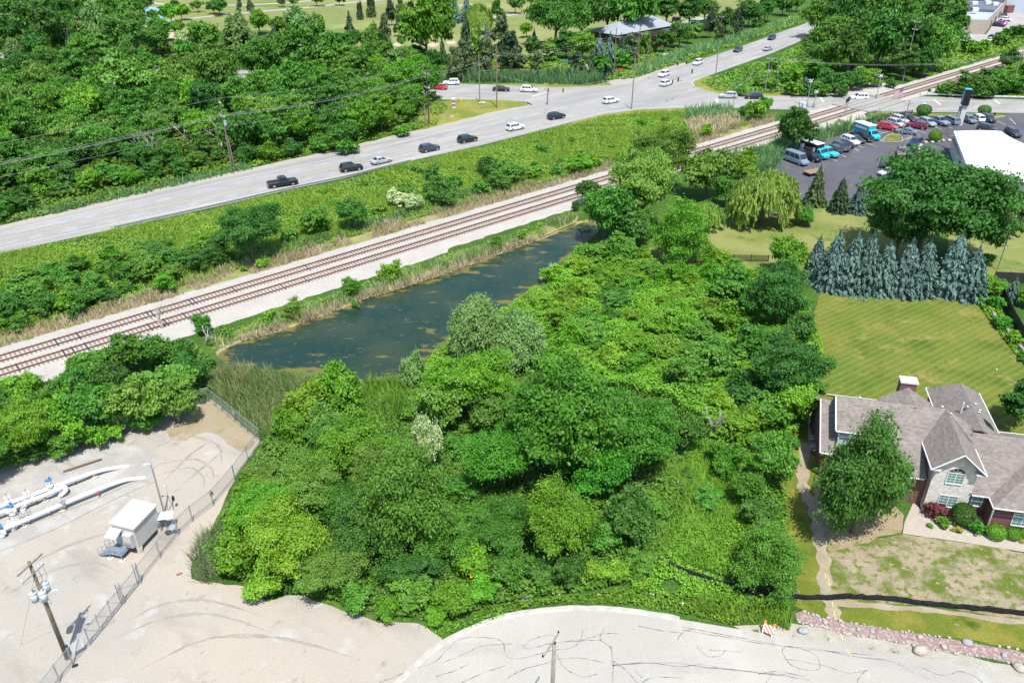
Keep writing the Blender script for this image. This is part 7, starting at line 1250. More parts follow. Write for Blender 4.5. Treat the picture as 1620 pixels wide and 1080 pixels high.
for r in [(1478, 806, 32, 'H', 'wine', .75, "burgundy leaved shrub at the foot of the stone gable"), (1507, 811, 13, 'H', 'red', .8, "small red flowering bush beside the burgundy shrub"), (1525, 812, 37, 'X', 'dark', 1.05, "large dark clipped evergreen beside the stone gable"), (1548, 834, 32, 'H', 'emerald', .7, "big leaved green plant between the dark evergreen and the round boxwoods"), (1577, 840, 30, 'X', 'bright', .8, "round clipped boxwood nearest the big leaved plant"), (1604, 843, 24, 'X', 'bright', .8, "round clipped boxwood under the wing's white window, second from the left"), (1622, 843, 18, 'X', 'bright', .85, "round clipped boxwood cut by the right edge of the photo"), (1516, 836, 17, 'H', 'gold', .6, "low golden shrub on the white gravel bed"), (1470, 830, 11, 'H', 'yellow', .7, "tiny pale shrub on the gravel below the burgundy shrub"), (1494, 826, 20, 'H', 'bright', .8, "leafy green shrub between burgundy shrub and dark evergreen"), (1618, 856, 10, 'H', 'gold', .6, "small golden plant below the right boxwoods"),
          (1296, 742, 16, 'H', 'dark', .6, "dark low shrub against the left brick wall"), (1574, 188, 6, 'H', 'gold', .6, "tiny golden shrub on the verge right of the sign tower"), (1500, 185, 7, 'X', 'gold', .6, "tiny golden shrub on the verge left of the sign tower")]:
    plant(*r[:5], None, r[5], r[6])
# bright undergrowth of the plot: bushes standing in it
taken = [(p['o'].location.x, p['o'].location.y, p['R'] * .8) for p in PLANTS if p['group'] == GT]
THICK = [(868, 470), (900, 420), (960, 405), (1010, 408), (1060, 428), (1130, 425), (1200, 440), (1235, 520), (1215, 610), (1230, 680), (1160, 690), (1120, 650), (1060, 610), (990, 590), (900, 580), (880, 560), (850, 575), (840, 520)]
for c in scatter(THICK, 2.6, 31, taken)[:110]:
    R = rnd.uniform(1.3, 2.9); add_plant((c[0], c[1], 0), R, R * rnd.uniform(1.0, 1.5), 'H', rnd.choice(['bright', 'bright', 'yellow', 'mid', 'yellow', 'bright', 'yellow']), 1, GT)
for c in scatter([(330, 840), (420, 740), (500, 640), (640, 620), (720, 700), (1050, 800), (1020, 900), (900, 930), (760, 965), (640, 965), (540, 940), (420, 930)], 3.4, 33, taken)[:40]:
    R = rnd.uniform(1.2, 2.2); add_plant((c[0], c[1], 0), R, R * rnd.uniform(.8, 1.2), 'H', rnd.choice(['bright', 'mid', 'olive', 'mid', 'dark']), 1, GT)
for c in scatter([(1060, 760), (1140, 740), (1230, 660), (1290, 590), (1300, 640), (1260, 700), (1230, 760), (1200, 790), (1120, 800)], 3.2, 34, taken)[:20]:
    R = rnd.uniform(.9, 1.7); add_plant((c[0], c[1], 0), R, R * rnd.uniform(.8, 1.2), 'H', rnd.choice(['bright', 'mid', 'mid']), 1, GT)
# ---------------------------------------------------------------- grasses and ground cover (stuff)
bal_world = [tuple(rail_pt(s, o)[:2]) for s, o in ((S0, -3.2), (S1, -3.2), (S1, TS + 4), (S0, TS + 4))]
pond_world = [(p.x, p.y) for p in inset(pond, .25)]
AV = (road_world, bal_world, pond_world)
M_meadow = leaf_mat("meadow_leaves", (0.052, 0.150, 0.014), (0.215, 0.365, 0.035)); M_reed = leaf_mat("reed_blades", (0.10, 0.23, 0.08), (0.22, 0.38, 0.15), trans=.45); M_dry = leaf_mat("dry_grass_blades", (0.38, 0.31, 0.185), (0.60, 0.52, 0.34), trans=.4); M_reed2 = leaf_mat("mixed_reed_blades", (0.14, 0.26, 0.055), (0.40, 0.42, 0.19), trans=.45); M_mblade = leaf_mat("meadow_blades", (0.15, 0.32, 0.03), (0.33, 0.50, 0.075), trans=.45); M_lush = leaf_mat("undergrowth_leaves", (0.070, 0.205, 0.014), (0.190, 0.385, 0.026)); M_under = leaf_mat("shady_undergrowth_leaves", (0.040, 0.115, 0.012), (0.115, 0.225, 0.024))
MEAD = [(-200, 480), (0, 404), (183, 366), (333, 334), (467, 303), (540, 288), (657, 258), (757, 236), (830, 218), (907, 198), (957, 186), (1010, 180), (1080, 176), (1137, 175), (1170, 180), (1210, 182), (1225, 186), (1100, 222), (985, 258), (900, 280), (700, 336), (400, 420), (200, 480), (0, 532), (-200, 590)]
cover("meadow_plants", MEAD, 22, .55, .20, M_meadow, "yellow green meadow plants between the highway and the railway", 1, 5.0, 0.12, AV)
blades("meadow_grass", MEAD, 14, .65, .14, M_mblade, "tall green meadow grass between the highway and the railway", 2, 6.0, 0.25, zones=AV)
blades("dry_grass", [(-100, 574), (0, 529), (200, 475), (400, 412), (560, 366), (700, 329), (860, 280), (985, 252), (1100, 218), (1225, 182), (1225, 198), (1110, 236), (985, 276), (860, 310), (700, 360), (560, 405), (400, 450), (200, 508), (0, 566), (-100, 612)], 17, .7, .15, M_dry, "dry tan grass along the far side of the railway", 3, 3.5, .28, zones=AV)
blades("dry_grass", [(1440, 138), (1500, 116), (1560, 96), (1620, 76), (1700, 50), (1700, 62), (1620, 86), (1560, 104), (1500, 126), (1450, 142)], 8, .9, .3, M_dry, "dry tan grass beside the railway beyond the level crossing", 4, 4, .2, zones=AV)
blades("dry_grass", [(1085, 196), (1140, 186), (1190, 182), (1180, 196), (1120, 216), (1090, 214)], 9, 1.5, .28, M_dry, "tall pale dry reeds near the railway left of the level crossing", 41, 4, .15, zones=AV)
blades("reeds", [(700, 128), (760, 124), (840, 120), (900, 121), (950, 124), (965, 130), (930, 136), (860, 134), (780, 131), (700, 131)], 5, 2.0, .4, M_reed, "blue green reeds along the far side of the side road", 5, 5, .1, zones=AV)
blades("reeds", [(1010, 122), (1060, 100), (1120, 84), (1200, 58), (1260, 36), (1270, 30), (1200, 48), (1120, 72), (1060, 88), (1000, 112)], 3.5, 1.5, .4, M_reed, "green reeds on the bank along the diagonal road", 6, 6, .15, zones=AV)
blades("reeds", [(1085, 176), (1135, 173), (1160, 178), (1155, 190), (1110, 196), (1088, 192)], 7, 1.9, .35, M_reed, "blue green reeds at the junction's near corner", 7, 4, .1, zones=AV)
blades("reeds", [(1150, 250), (1200, 240), (1250, 222), (1330, 204), (1400, 188), (1398, 192), (1350, 206), (1290, 230), (1240, 250), (1225, 270), (1180, 280), (1140, 268)], 9, 1.7, .32, M_reed, "dense blue green reeds along the car park's left edge", 8, 4, .05, zones=AV)
blades("reeds", [(0, 356), (100, 336), (267, 298), (400, 268), (400, 260), (267, 288), (100, 326), (0, 346)], 5, .9, .3, M_reed, "green roadside reeds along the highway's far shoulder", 9, 5, .2, zones=AV)
blades("reeds", [(420, 400), (470, 385), (560, 360), (700, 318), (760, 296), (760, 306), (700, 328), (560, 372), (470, 398), (430, 412)], 8, 1.0, .25, M_reed, "green reeds in front of the dry grass along the railway", 10, 5, .35, zones=AV)
BANK = [(335, 545), (400, 520), (520, 478), (640, 436), (760, 396), (880, 350), (918, 338), (905, 352), (860, 372), (740, 416), (640, 449), (540, 484), (433, 522), (345, 552)]
blades("pond_bank_grass", BANK, 26, .9, .16, M_reed2, "mixed green and tan grass on the bank between railway and pond", 11, 3, .22, zones=(bal_world, pond_world))
blades("dry_grass", [(380, 536), (487, 502), (570, 470), (690, 432), (807, 389), (860, 372), (856, 378), (807, 394), (690, 439), (570, 476), (487, 508), (380, 540)], 45, .75, .12, M_dry, "pale fallen reeds along the pond's edge", 12, 2, .2)
blades("cattails", [(345, 575), (420, 588), (500, 600), (470, 625), (440, 650), (432, 690), (412, 690), (350, 632), (330, 610)], 42, .85, .11, M_reed2, "brown green cattails between the fence corner and the pond", 13, 2.5, .05)
blades("reeds", [(575, 608), (640, 600), (680, 612), (670, 650), (620, 668), (575, 662)], 34, 1.2, .14, M_mblade, "green reed patch by the pond between two willows", 14, 3, .05)
blades("reeds", [(300, 880), (318, 850), (345, 832), (375, 838), (350, 870), (345, 905), (338, 926), (310, 922)], 60, 1.1, .08, leaf_mat("grey_reed_blades", (0.17, 0.25, 0.095), (0.36, 0.41, 0.21), trans=.45), "grey green reeds at the left tip of the plot by the gravel", 15, 2, .0)
cover("undergrowth", [(868, 470), (900, 415), (960, 400), (1010, 405), (1060, 432), (1130, 428), (1200, 436), (1270, 470), (1300, 560), (1290, 640), (1262, 690), (1160, 700), (1060, 640), (900, 600), (840, 590), (800, 560)], 90, 1.7, .18, M_lush, "bright yellow green undergrowth covering the overgrown plot", 16, 3.4, 0.0)
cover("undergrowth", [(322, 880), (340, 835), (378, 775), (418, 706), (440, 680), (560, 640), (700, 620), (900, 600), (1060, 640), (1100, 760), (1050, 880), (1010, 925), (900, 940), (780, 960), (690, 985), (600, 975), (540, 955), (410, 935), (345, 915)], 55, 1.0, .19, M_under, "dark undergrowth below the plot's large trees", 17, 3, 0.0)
cover("weeds", [(1060, 640), (1160, 690), (1262, 690), (1245, 780), (1250, 850), (1262, 940), (1200, 930), (1120, 905), (1055, 890), (1080, 800)], 30, .5, .16, M_lush, "light green weeds in the clearing behind the black silt fence", 18, 3, 0.1)
blades("weeds", [(1050, 700), (1130, 680), (1170, 760), (1190, 830), (1190, 920), (1120, 905), (1055, 890), (1030, 800)], 80, .5, .09, M_mblade, "pale weeds in the clearing behind the black silt fence", 19, 3, .1)
cover("verge_weeds", [(760, 962), (860, 948), (940, 940), (1010, 930), (1060, 900), (1130, 930), (1200, 950), (1250, 955), (1258, 985), (1240, 1000), (1160, 990), (1080, 972), (1000, 958), (930, 955), (860, 958), (790, 972)], 55, .40, .16, M_lush, "low weeds between the cul-de-sac kerb and the trees", 20, 1.3, .32)
blades("verge_weeds", [(1090, 940), (1200, 955), (1255, 960), (1250, 998), (1200, 990), (1100, 970)], 60, .7, .09, M_mblade, "long seeding grass in front of the black silt fence", 43, 2, .2)
cover("verge_weeds", [(600, 965), (700, 985), (790, 968), (800, 974), (745, 992), (700, 1006), (660, 990)], 30, .22, .14, M_lush, "sparse weeds on the bare bank left of the kerb", 21, 1.0, .5)
cover("road_verge_plants", [(-60, 350), (0, 330), (160, 300), (300, 268), (430, 242), (540, 222), (640, 200), (670, 176), (690, 160), (710, 168), (690, 198), (623, 214), (540, 235), (433, 258), (267, 294), (100, 336), (0, 356), (-60, 372)], 8, .6, .36, M_meadow, "green weeds on the highway's far verge", 22, 4, .15, AV)
cover("road_verge_plants", [(870, 100), (1000, 92), (1080, 78), (1180, 52), (1270, 20), (1270, 36), (1180, 66), (1080, 100), (1005, 124), (960, 128), (870, 122)], 4, .6, .55, M_meadow, "green weeds on the slope beyond the junction", 23, 5, .1, AV)
cover("road_verge_plants", [(1110, 132), (1160, 112), (1230, 88), (1290, 62), (1330, 90), (1420, 110), (1360, 130), (1290, 148), (1180, 148), (1130, 143)], 5, .6, .5, M_meadow, "green weeds in the corner between diagonal road and level crossing", 24, 5, .15, AV)
cover("road_verge_plants", [(1500, 70), (1560, 78), (1640, 52), (1700, 40), (1700, 60), (1620, 72), (1540, 98), (1470, 122), (1470, 110)], 3.5, .8, .6, M_meadow, "green weeds beside the railway beyond the crossing", 25, 6, .1, AV)
cover("road_verge_plants", [(1450, 150), (1500, 138), (1560, 118), (1640, 100), (1700, 120), (1700, 156), (1620, 155)], 5, .9, .5, M_under, "low green scrub behind the guard rail", 26, 5, .1, AV)
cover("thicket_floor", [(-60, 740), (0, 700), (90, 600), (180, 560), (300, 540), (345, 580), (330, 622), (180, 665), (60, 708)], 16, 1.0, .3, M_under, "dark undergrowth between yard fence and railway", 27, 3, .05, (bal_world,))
cover("pond_edge_plants", [(880, 440), (910, 400), (940, 385), (980, 400), (960, 420), (900, 450), (860, 480), (850, 470)], 40, .9, .26, M_lush, "bushy green growth along the pond's right bank", 28, 2.5, .1)
cover("tree_belt_floor", [(540, 112), (700, 92), (870, 88), (960, 100), (950, 120), (840, 117), (700, 124), (560, 120)], 3, .8, .55, M_meadow, "green scrub between golf course and side road", 29, 6, .1, AV)
cover("pond_edge_plants", [(635, 612), (690, 560), (750, 525), (850, 455), (880, 470), (850, 590), (760, 610), (690, 640), (640, 640)], 60, .8, .17, M_lush, "bright growth between the pond and the silvery willow pair", 60, 2.5, .05, (pond_world,))
cover("verge_weeds", [(990, 880), (1060, 880), (1130, 915), (1190, 935), (1245, 950), (1200, 965), (1100, 950), (1000, 935)], 60, .5, .15, M_lush, "light weeds at the left end of the black silt fence", 61, 2, .1)
cover("pond_edge_plants", [(345, 540), (433, 514), (487, 496), (570, 466), (690, 428), (807, 385), (860, 366), (905, 345), (900, 338), (800, 376), (640, 428), (487, 482), (380, 518), (330, 535)], 25, .5, .18, M_meadow, "green weeds on the bank between railway and pond", 62, 2, .35, (bal_world, pond_world))
cover("garden_plants", [(1540, 470), (1560, 462), (1600, 520), (1640, 580), (1630, 590), (1590, 540), (1560, 500)], 50, .5, .2, M_lush, "green garden plants behind the low stone wall", 30, 2, .1)

many(GW, [(r[0], r[1], r[2], 'B', r[3]) for r in [(40, 8, 44, 'mid'), (120, 6, 40, 'mid'), (160, 30, 40, 'mid'), (100, 40, 40, 'mid'), (250, 44, 34, 'mid'), (210, 36, 40, 'olive'), (8, 20, 40, 'mid'), (80, 2, 40, 'dark'), (175, 48, 34, 'mid'), (280, 42, 24, 'bright'), (225, 4, 36, 'mid'), (130, 70, 40, 'mid'), (560, 60, 30, 'mid'), (540, 74, 36, 'mid'), (580, 84, 36, 'mid'), (520, 62, 30, 'mid'), (440, 40, 30, 'mid')]])
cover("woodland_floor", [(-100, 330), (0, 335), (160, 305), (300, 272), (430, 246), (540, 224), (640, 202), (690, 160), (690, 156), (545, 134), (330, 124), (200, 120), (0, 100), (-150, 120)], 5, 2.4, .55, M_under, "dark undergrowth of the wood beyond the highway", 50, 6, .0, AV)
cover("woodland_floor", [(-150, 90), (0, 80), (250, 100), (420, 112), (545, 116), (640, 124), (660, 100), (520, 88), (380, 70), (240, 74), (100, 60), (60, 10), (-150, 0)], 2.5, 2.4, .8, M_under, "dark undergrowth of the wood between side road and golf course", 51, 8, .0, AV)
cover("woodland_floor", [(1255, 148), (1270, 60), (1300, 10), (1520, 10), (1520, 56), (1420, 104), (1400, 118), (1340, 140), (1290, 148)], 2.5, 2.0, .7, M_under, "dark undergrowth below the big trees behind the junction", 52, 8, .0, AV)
# ---------------------------------------------------------------- restaurant, pavilion, far buildings, small things
M_wroof = mat("white_membrane_roof", (.62, .62, .62), .6, .03, .2); M_tan = mat("tan_block_wall", (.36, .31, .25), .9, .08, .8); M_droof = mat("dark_gravel_roof", (.10, .115, .14), .9, .2, .15); M_lroof = mat("pale_blue_grey_roof", (.30, .33, .37), .8, .12, .15)
def zpoly(mb, px, z0, z1): mb.prism([G(a, b, z1) for a, b in px], z0, z1)
t = thing("restaurant", G(1560, 250), 0, "white flat roofed restaurant building behind the huge broad tree", "building")
RF = [(1510, 208), (1553, 206.5), (1583, 208), (1602, 220), (1628, 232), (1700, 250), (1700, 284), (1586, 282), (1552, 272), (1531, 262)]
mb = MB(); zpoly(mb, RF, -.05, 4.3); mb.build("wall", mat("pale_render", (.46, .46, .46), .8, .05, .6), t); mb = MB(); P = [G(a, b, 4.9) for a, b in RF]; c_ = sum(P, Vector()) / len(P); mb.prism([p + (p - c_).normalized() * .25 for p in P], 4.31, 4.9); mb.build("roof", M_wroof, t)
mb = MB(); a, b = G(1511.2, 211.5, 4.2), G(1531, 264, 4.2); n_ = (b - a).cross(Vector((0, 0, 1))).normalized(); n_ = n_ if n_.x < 0 else -n_
for k in range(7): p = a.lerp(b, .06 + k * .07); q = a.lerp(b, .06 + k * .07 + .05); mb.slab([p + n_ * .5 + Vector((0, 0, -.9)), q + n_ * .5 + Vector((0, 0, -.9)), q + n_ * .06, p + n_ * .06], .05)
mb.build("awning", PAINT['navy'], t)
mb = MB(); zpoly(mb, [(1586, 283.5), (1700, 285.5), (1700, 296), (1584, 293)], -.05, 3.2); mb.build("front_wing", M_box, t)
for o in t.children: o.location = (-t.location.x, -t.location.y, 0)
t = thing("patio_roof", G(1490, 225), 0, "brown shingled porch roof at the restaurant's left corner", "canopy"); mb = MB(); mb.slab([G(1486, 208, 3.0), G(1511, 211, 3.6), G(1512, 219, 3.0), G(1500, 216, 2.6)], .15); mb.build("roof", M_shing, t); mb = MB(); p = G(1497, 214); mb.tube([(p.x - t.location.x, p.y - t.location.y, 0), (p.x - t.location.x, p.y - t.location.y, 2.7)], .1, 6); mb.build("post", M_pole, t)
for o in t.children: 
    if o.name.startswith("roof"): o.location = (-t.location.x, -t.location.y, 0)
mb = MB(); mb.slab([G(1434, 248, 2.9), G(1452, 252, 3.2), G(1456, 268, 3.2), G(1438, 276, 2.6)], .15); mb.prism([G(1436, 262), G(1452, 262), G(1452, 275), G(1436, 275)], 0, 2.6); tag(mb.build("porch", mat("red_brown_cladding", (.16, .075, .06), .85, .15, 2), None), "red brown porch left of the white restaurant, behind the huge tree", "porch")
# stone garden wall with boulders beside the restaurant
q = random.Random(3)
for i in range(12):
    f = i / 11; p = G(1456, 229).lerp(G(1454, 262), f) if i < 7 else G(1458, 228).lerp(G(1500, 224), (i - 6) / 5); mb = MB(); mb.ball((0, 0, .25), .42, 2, (1.1, .8, .8), .12, i)
    tag(mb.build("garden_boulder", M_pier, None, loc=(p.x + q.uniform(-.3, .3), p.y + q.uniform(-.3, .3), 0), rz=q.random() * 3), "pale boulder in the garden edging left of the restaurant", "boulder", "pale boulders edging the restaurant garden")
# pavilion by the golf course
t = thing("pavilion", G(1000, 62), 0, "long pavilion with a blue grey hip roof below the golf course trees", "building")
e = [G(931, 49, 3.2), G(978, 56, 3.2), G(1068, 40, 3.2), G(1028, 32, 3.2)]; r1, r2 = G(977, 35, 6.2), G(1032, 25, 6.2); off = t.location.copy(); off.z = 0
e = [p - off for p in e]; r1 -= off; r2 -= off
mb = MB(); mb.slab([e[1], e[2], r2, r1], .2); mb.slab([e[0], e[1], r1], .2); mb.slab([e[2], e[3], r2], .2); mb.slab([e[3], e[0], r1, r2], .2); mb.build("roof", mat("blue_grey_shingles", (.24, .265, .29), .9, .08, .4), t)
cc = sum(e, Vector()) / 4; w_ = [(cc + (p - cc) * .88) for p in e]; mb = MB(); mb.prism([(p.x, p.y) for p in w_], -.05, 3.0); mb.build("wall", M_brick, t); mb = MB(); a, b = w_[1], w_[2]
for f in (.42, .86): p = a.lerp(b, f); d = (b - a).normalized(); n_ = Vector((d.y, -d.x, 0)); mb.prism([p + n_ * .08, p + d * 3 + n_ * .08, p + d * 3 + n_ * .02, p + n_ * .02], .3, 2.4)
mb.build("window", M_box, t)
mb = MB(); mb.slab([G(1060, 39, 3.0), G(1066, 34, 3.8), G(1078, 34, 3.8), G(1076, 38, 3.0)], .15); mb.prism([G(1062, 42), G(1076, 42), G(1076, 38), G(1064, 38)], 0, 2.9); tag(mb.build("outbuilding", M_shing, None), "small outbuilding at the pavilion's right end", "building")
# industrial buildings, upper right
t = thing("warehouse", G(1545, 54), 0, "tan flat roofed warehouse with dark roofs in the upper right", "building"); off = t.location.copy(); HW = 5.0
W0, W1, W2, W3 = G(1520, 53.5), G(1556, 55), G(1590, 17), G(1528, 14)
mb = MB(); mb.prism([p - off for p in (W0, W1, W2, W3)], -.05, HW); mb.build("wall", M_tan, t); cc = (W0 + W1 + W2 + W3) / 4
mb = MB(); mb.prism([cc + (p - cc) * .985 - off for p in (W0, W1, W2, W3)], HW + .003, HW + .12); mb.build("roof", M_lroof, t)
ins = lambda f, g: W0.lerp(W1, f).lerp(W3.lerp(W2, f), g) - off
mb = MB(); mb.prism([ins(.0, .30), ins(.96, .30), ins(.96, .66), ins(.0, .66)], HW + .12, HW + 1.0); mb.build("raised_roof", M_droof, t); mb = MB(); mb.prism([ins(.0, .72), ins(.99, .72), ins(.99, .97), ins(.0, .97)], HW + .12, HW + 1.3); mb.build("raised_roof", M_droof, t)
for f, g in ((.2, .5), (.45, .8), (.6, .55), (.75, .85), (.3, .22), (.85, .5)): mb = MB(); p = ins(f, g); mb.box((p.x, p.y, HW + 1.6), (2.2, 1.8, 1.2), bevel=.05); mb.build("roof_unit", M_box, t)
for f in (.25, .5, .75): mb = MB(); a = ins(1.0, .05 + f * .8); mb.box((a.x + .05, a.y, 1.4), (.12, 1.6, 2.6)); mb.build("door", M_sdoor, t)
t = thing("warehouse", G(1620, 14), 0, "pale blue grey hall with small dark windows in the top right corner", "building"); off = t.location.copy(); P = [G(1588, 20), G(1700, 24), G(1700, -10), G(1596, -6)]; mb = MB(); mb.prism([p - off for p in P], -.05, 9.0); mb.build("wall", mat("pale_blue_cladding", (.38, .43, .47), .7, .05, .3), t)
d = (P[1] - P[0]).normalized(); n_ = Vector((d.y, -d.x, 0))
for f in (.07, .19, .31): a = P[0].lerp(P[1], f) + n_ * .06 - off; mb = MB(); mb.prism([a, a + d * 2.6, a + d * 2.6 - n_ * .04, a - n_ * .04], 5.8, 7.2); mb.build("window", M_dglass, t)
mb = MB(); mb.box((0, 0, 1.5), (4.5, 4.5, 3), bevel=.1); tag(mb.build("shed", mat("dark_red_metal", (.16, .06, .06), .7, .1, 1), None, loc=G(1590, 20), rz=.5), "dark red lean-to between warehouse and pale hall", "shed")
# fences right of the back garden, iron fence by the lot, orange netting
def panel_fence(pts, h, m, label, name="privacy_fence", sp=2.4, th=.06, mesh=None, group=None):
    P = [G(*p) for p in pts]; o0 = P[0].copy(); t = thing(name, o0, 0, label, "fence", group); mb = MB()
    for a, b in zip(P, P[1:]):
        a, b = a - o0, b - o0; n_ = Vector((-(b - a).y, (b - a).x, 0)).normalized() * th / 2; mb.loft([[a + n_ + Vector((0, 0, .05)), a - n_ + Vector((0, 0, .05)), a - n_ + Vector((0, 0, h)), a + n_ + Vector((0, 0, h))], [b + n_ + Vector((0, 0, .05)), b - n_ + Vector((0, 0, .05)), b - n_ + Vector((0, 0, h)), b + n_ + Vector((0, 0, h))]])
        k = max(1, round((b - a).length / sp))
        for i in range(k + (b == P[-1] - o0)): p = a.lerp(b, i / k); pb = MB(); pb.box((p.x, p.y, h / 2 + .05), (.11, .11, h + .1)); pb.build("post", m, t)
    mb.build("panel", mesh or m, t); return t
M_iron = mat("black_iron", (.03, .03, .032), .5, .1, 2); panel_fence([(1571, 446), (1640, 449)], 1.7, M_iron, "black privacy fence along the far side of the garden, right of the spruces"); panel_fence([(1582, 470), (1600, 510), (1640, 580)], 1.8, M_iron, "black privacy fence running along the right side of the back lawn")
def bars_mat():
    m, nt, b = newmat("open_iron_bars"); b.inputs["Base Color"].default_value = (.03, .03, .03, 1); tr = nt.nodes.new("ShaderNodeBsdfTransparent"); mx = nt.nodes.new("ShaderNodeMixShader"); mx.inputs[0].default_value = .4
    nt.links.new(tr.outputs[0], mx.inputs[1]); nt.links.new(b.outputs[0], mx.inputs[2]); nt.links.new(mx.outputs[0], nt.nodes["Material Output"].inputs[0]); return m
M_bars = bars_mat(); panel_fence([(1356, 204), (1395, 190.5), (1442, 184)], 1.5, M_iron, "black iron fence between the reeds and the parked cars", "iron_fence", 2.2, .03, M_bars); panel_fence([(1100, 416), (1160, 413), (1215, 414)], 1.1, M_iron, "low black iron fence between undergrowth and side lawn", "iron_fence", 2.2, .03, M_bars)
M_net = mat("orange_netting", (.30, .075, .03), .8, .3, 1.5); panel_fence([(736, 100), (800, 106), (880, 116), (930, 119), (985, 112)], .8, M_net, "orange construction netting below the pines across the side road", "netting_fence", 5, .04); panel_fence([(992, 93), (1030, 80), (1070, 66), (1110, 50), (1160, 34)], .8, M_net, "orange construction netting climbing the bank below the pavilion", "netting_fence", 5, .04)
# silt fence
q2 = random.Random(77)
def silt(pts, label, sag=0):
    P = curve_px(pts, 9); P = [p + Vector((q2.uniform(-.05, .05), q2.uniform(-.08, .08), 0)) for p in P]; o0 = P[0].copy(); t = thing("silt_fence", o0, 0, label, "fence", "black silt fences"); V = []; q = random.Random(8)
    for p in P: h = .62 + q.uniform(-.09, .05); V += [p - o0 + Vector((0, -.03, .01)), p - o0 + Vector((q.uniform(-.04, .04), 0, h)), p - o0 + Vector((q.uniform(-.04, .04), .03, h)), p - o0 + Vector((0, .03, .01))]
    Fq = [(i * 4 + k, i * 4 + 4 + k, i * 4 + 5 + k, i * 4 + 1 + k) for i in range(len(P) - 1) for k in range(3)]; me = mesh_np("fabric", V, Fq, mat("black_geotextile", (.016, .016, .017), 1.0, .4, 3, spec=.05)); o = bpy.data.objects.new("fabric", me); link(o, t)
    for p in P[::5]: mb = MB(); r = p - o0; mb.box((r.x, r.y + .05, .45), (.05, .05, .9)); mb.build("stake", M_bark2, t)
silt([(1056, 896), (1090, 909), (1130, 923), (1165, 933), (1195, 941), (1236, 946)], "left black silt fence between the weedy clearing and the cul-de-sac"); silt([(1236, 946), (1290, 948), (1370, 948), (1450, 956), (1540, 965), (1640, 975), (1720, 984)], "right black silt fence along the house's front lawn")
# boulders and edging stones
M_rock = mat("grey_boulder", (.27, .265, .26), .9, .18, 3, bump=.4); M_rock2 = mat("pale_boulder", (.33, .30, .25), .9, .15, 3, bump=.4); M_rock3 = mat("edging_cobble", (.34, .315, .285), .9, .2, 3)
for i, (x, y, w_, m_, l) in enumerate([(1270, 999, .62, M_rock, "grey rounded boulder at the left end of the red gravel bed"), (1305, 985, .35, M_rock2, "small brown boulder in the red gravel, near the dirt trail"), (1332, 990, .3, M_rock2, "small boulder in the red gravel, right of the dirt trail"), (1358, 996, .32, M_rock, "small grey boulder in the middle left of the red gravel bed"), (1379, 999, .33, M_rock, "grey boulder in the red gravel, below the small dark plant"), (1455, 1031, .85, M_rock2, "largest pale boulder lying on the dusty verge"), (1493, 1024, .42, M_rock2, "flat pale boulder at the lower edge of the gravel bed"), (1530, 1018, .6, M_rock, "wide grey boulder in the right half of the gravel bed"), (1588, 1037, .4, M_rock, "small upright grey boulder in the gravel near the right edge"), (1612, 1058, .7, M_rock2, "big rounded boulder at the bottom right corner"), (1455, 1008, .35, M_rock2, "small tan boulder at the gravel bed's upper edge")]):
    mb = MB(); w_ *= .72; mb.ball((0, 0, w_ * .35), w_, 3, (1.0, .75, .62), .08, 20 + i); tag(mb.build("boulder", m_, None, True, loc=G(x, y), rz=i * 1.3), l, "boulder", "boulders along the red gravel bed")
cob = []; mbc = MB(); mbc.ball((0, 0, .08), .17, 1, (1.1, .85, .75), .1, 3); me = bpy.data.meshes.new("edging_stone"); mbc.bm.to_mesh(me); mbc.bm.free(); me.materials.append(M_rock3)
q = random.Random(12)
for ln, n in (([(1262, 985), (1300, 992), (1340, 1003), (1400, 1012), (1490, 1030), (1560, 1040), (1640, 1058)], 52), ([(1270, 967), (1300, 977), (1340, 984), (1420, 998), (1500, 1010), (1640, 1034)], 40)):
    P = curve_px(ln, 10)
    for i in range(n):
        p = P[int(i / n * (len(P) - 1))].lerp(P[min(len(P) - 1, int(i / n * (len(P) - 1)) + 1)], q.random()); o = bpy.data.objects.new("edging_stone", me); link(o); o.location = (p.x + q.uniform(-.1, .1), p.y + q.uniform(-.1, .1), .03); s_ = q.uniform(.4, 1.05); o.scale = (s_, s_, s_); o.rotation_euler = (0, 0, q.random() * 6)
        tag(o, "pale cobble in the loose row edging the red gravel bed", "stone", "cobbles edging the red gravel bed")
M_wallst = brick_mat("dry_stone", (.30, .27, .23), (.22, .20, .17), (.08, .07, .06), 2.5, .6, .3, .04, .6)
t = thing("stone_wall", G(1560, 484), 0, "low curved dry stone wall along the lawn's right corner", "wall"); o0 = G(1560, 484); ln = [p - o0 for p in curve_px([(1560, 484), (1570, 496), (1575, 508), (1590, 520), (1600, 538), (1612, 550), (1630, 572)], 3)]
for k, (a, b) in enumerate(zip(ln, ln[1:])):
    if k in (5,): continue
    d = b - a; mb = MB(); mb.box(((a.x + b.x) / 2, (a.y + b.y) / 2, .25), (d.length + .05, .45, .5), math.atan2(d.y, d.x), bevel=.05); mb.build("wall_segment", M_wallst, t)
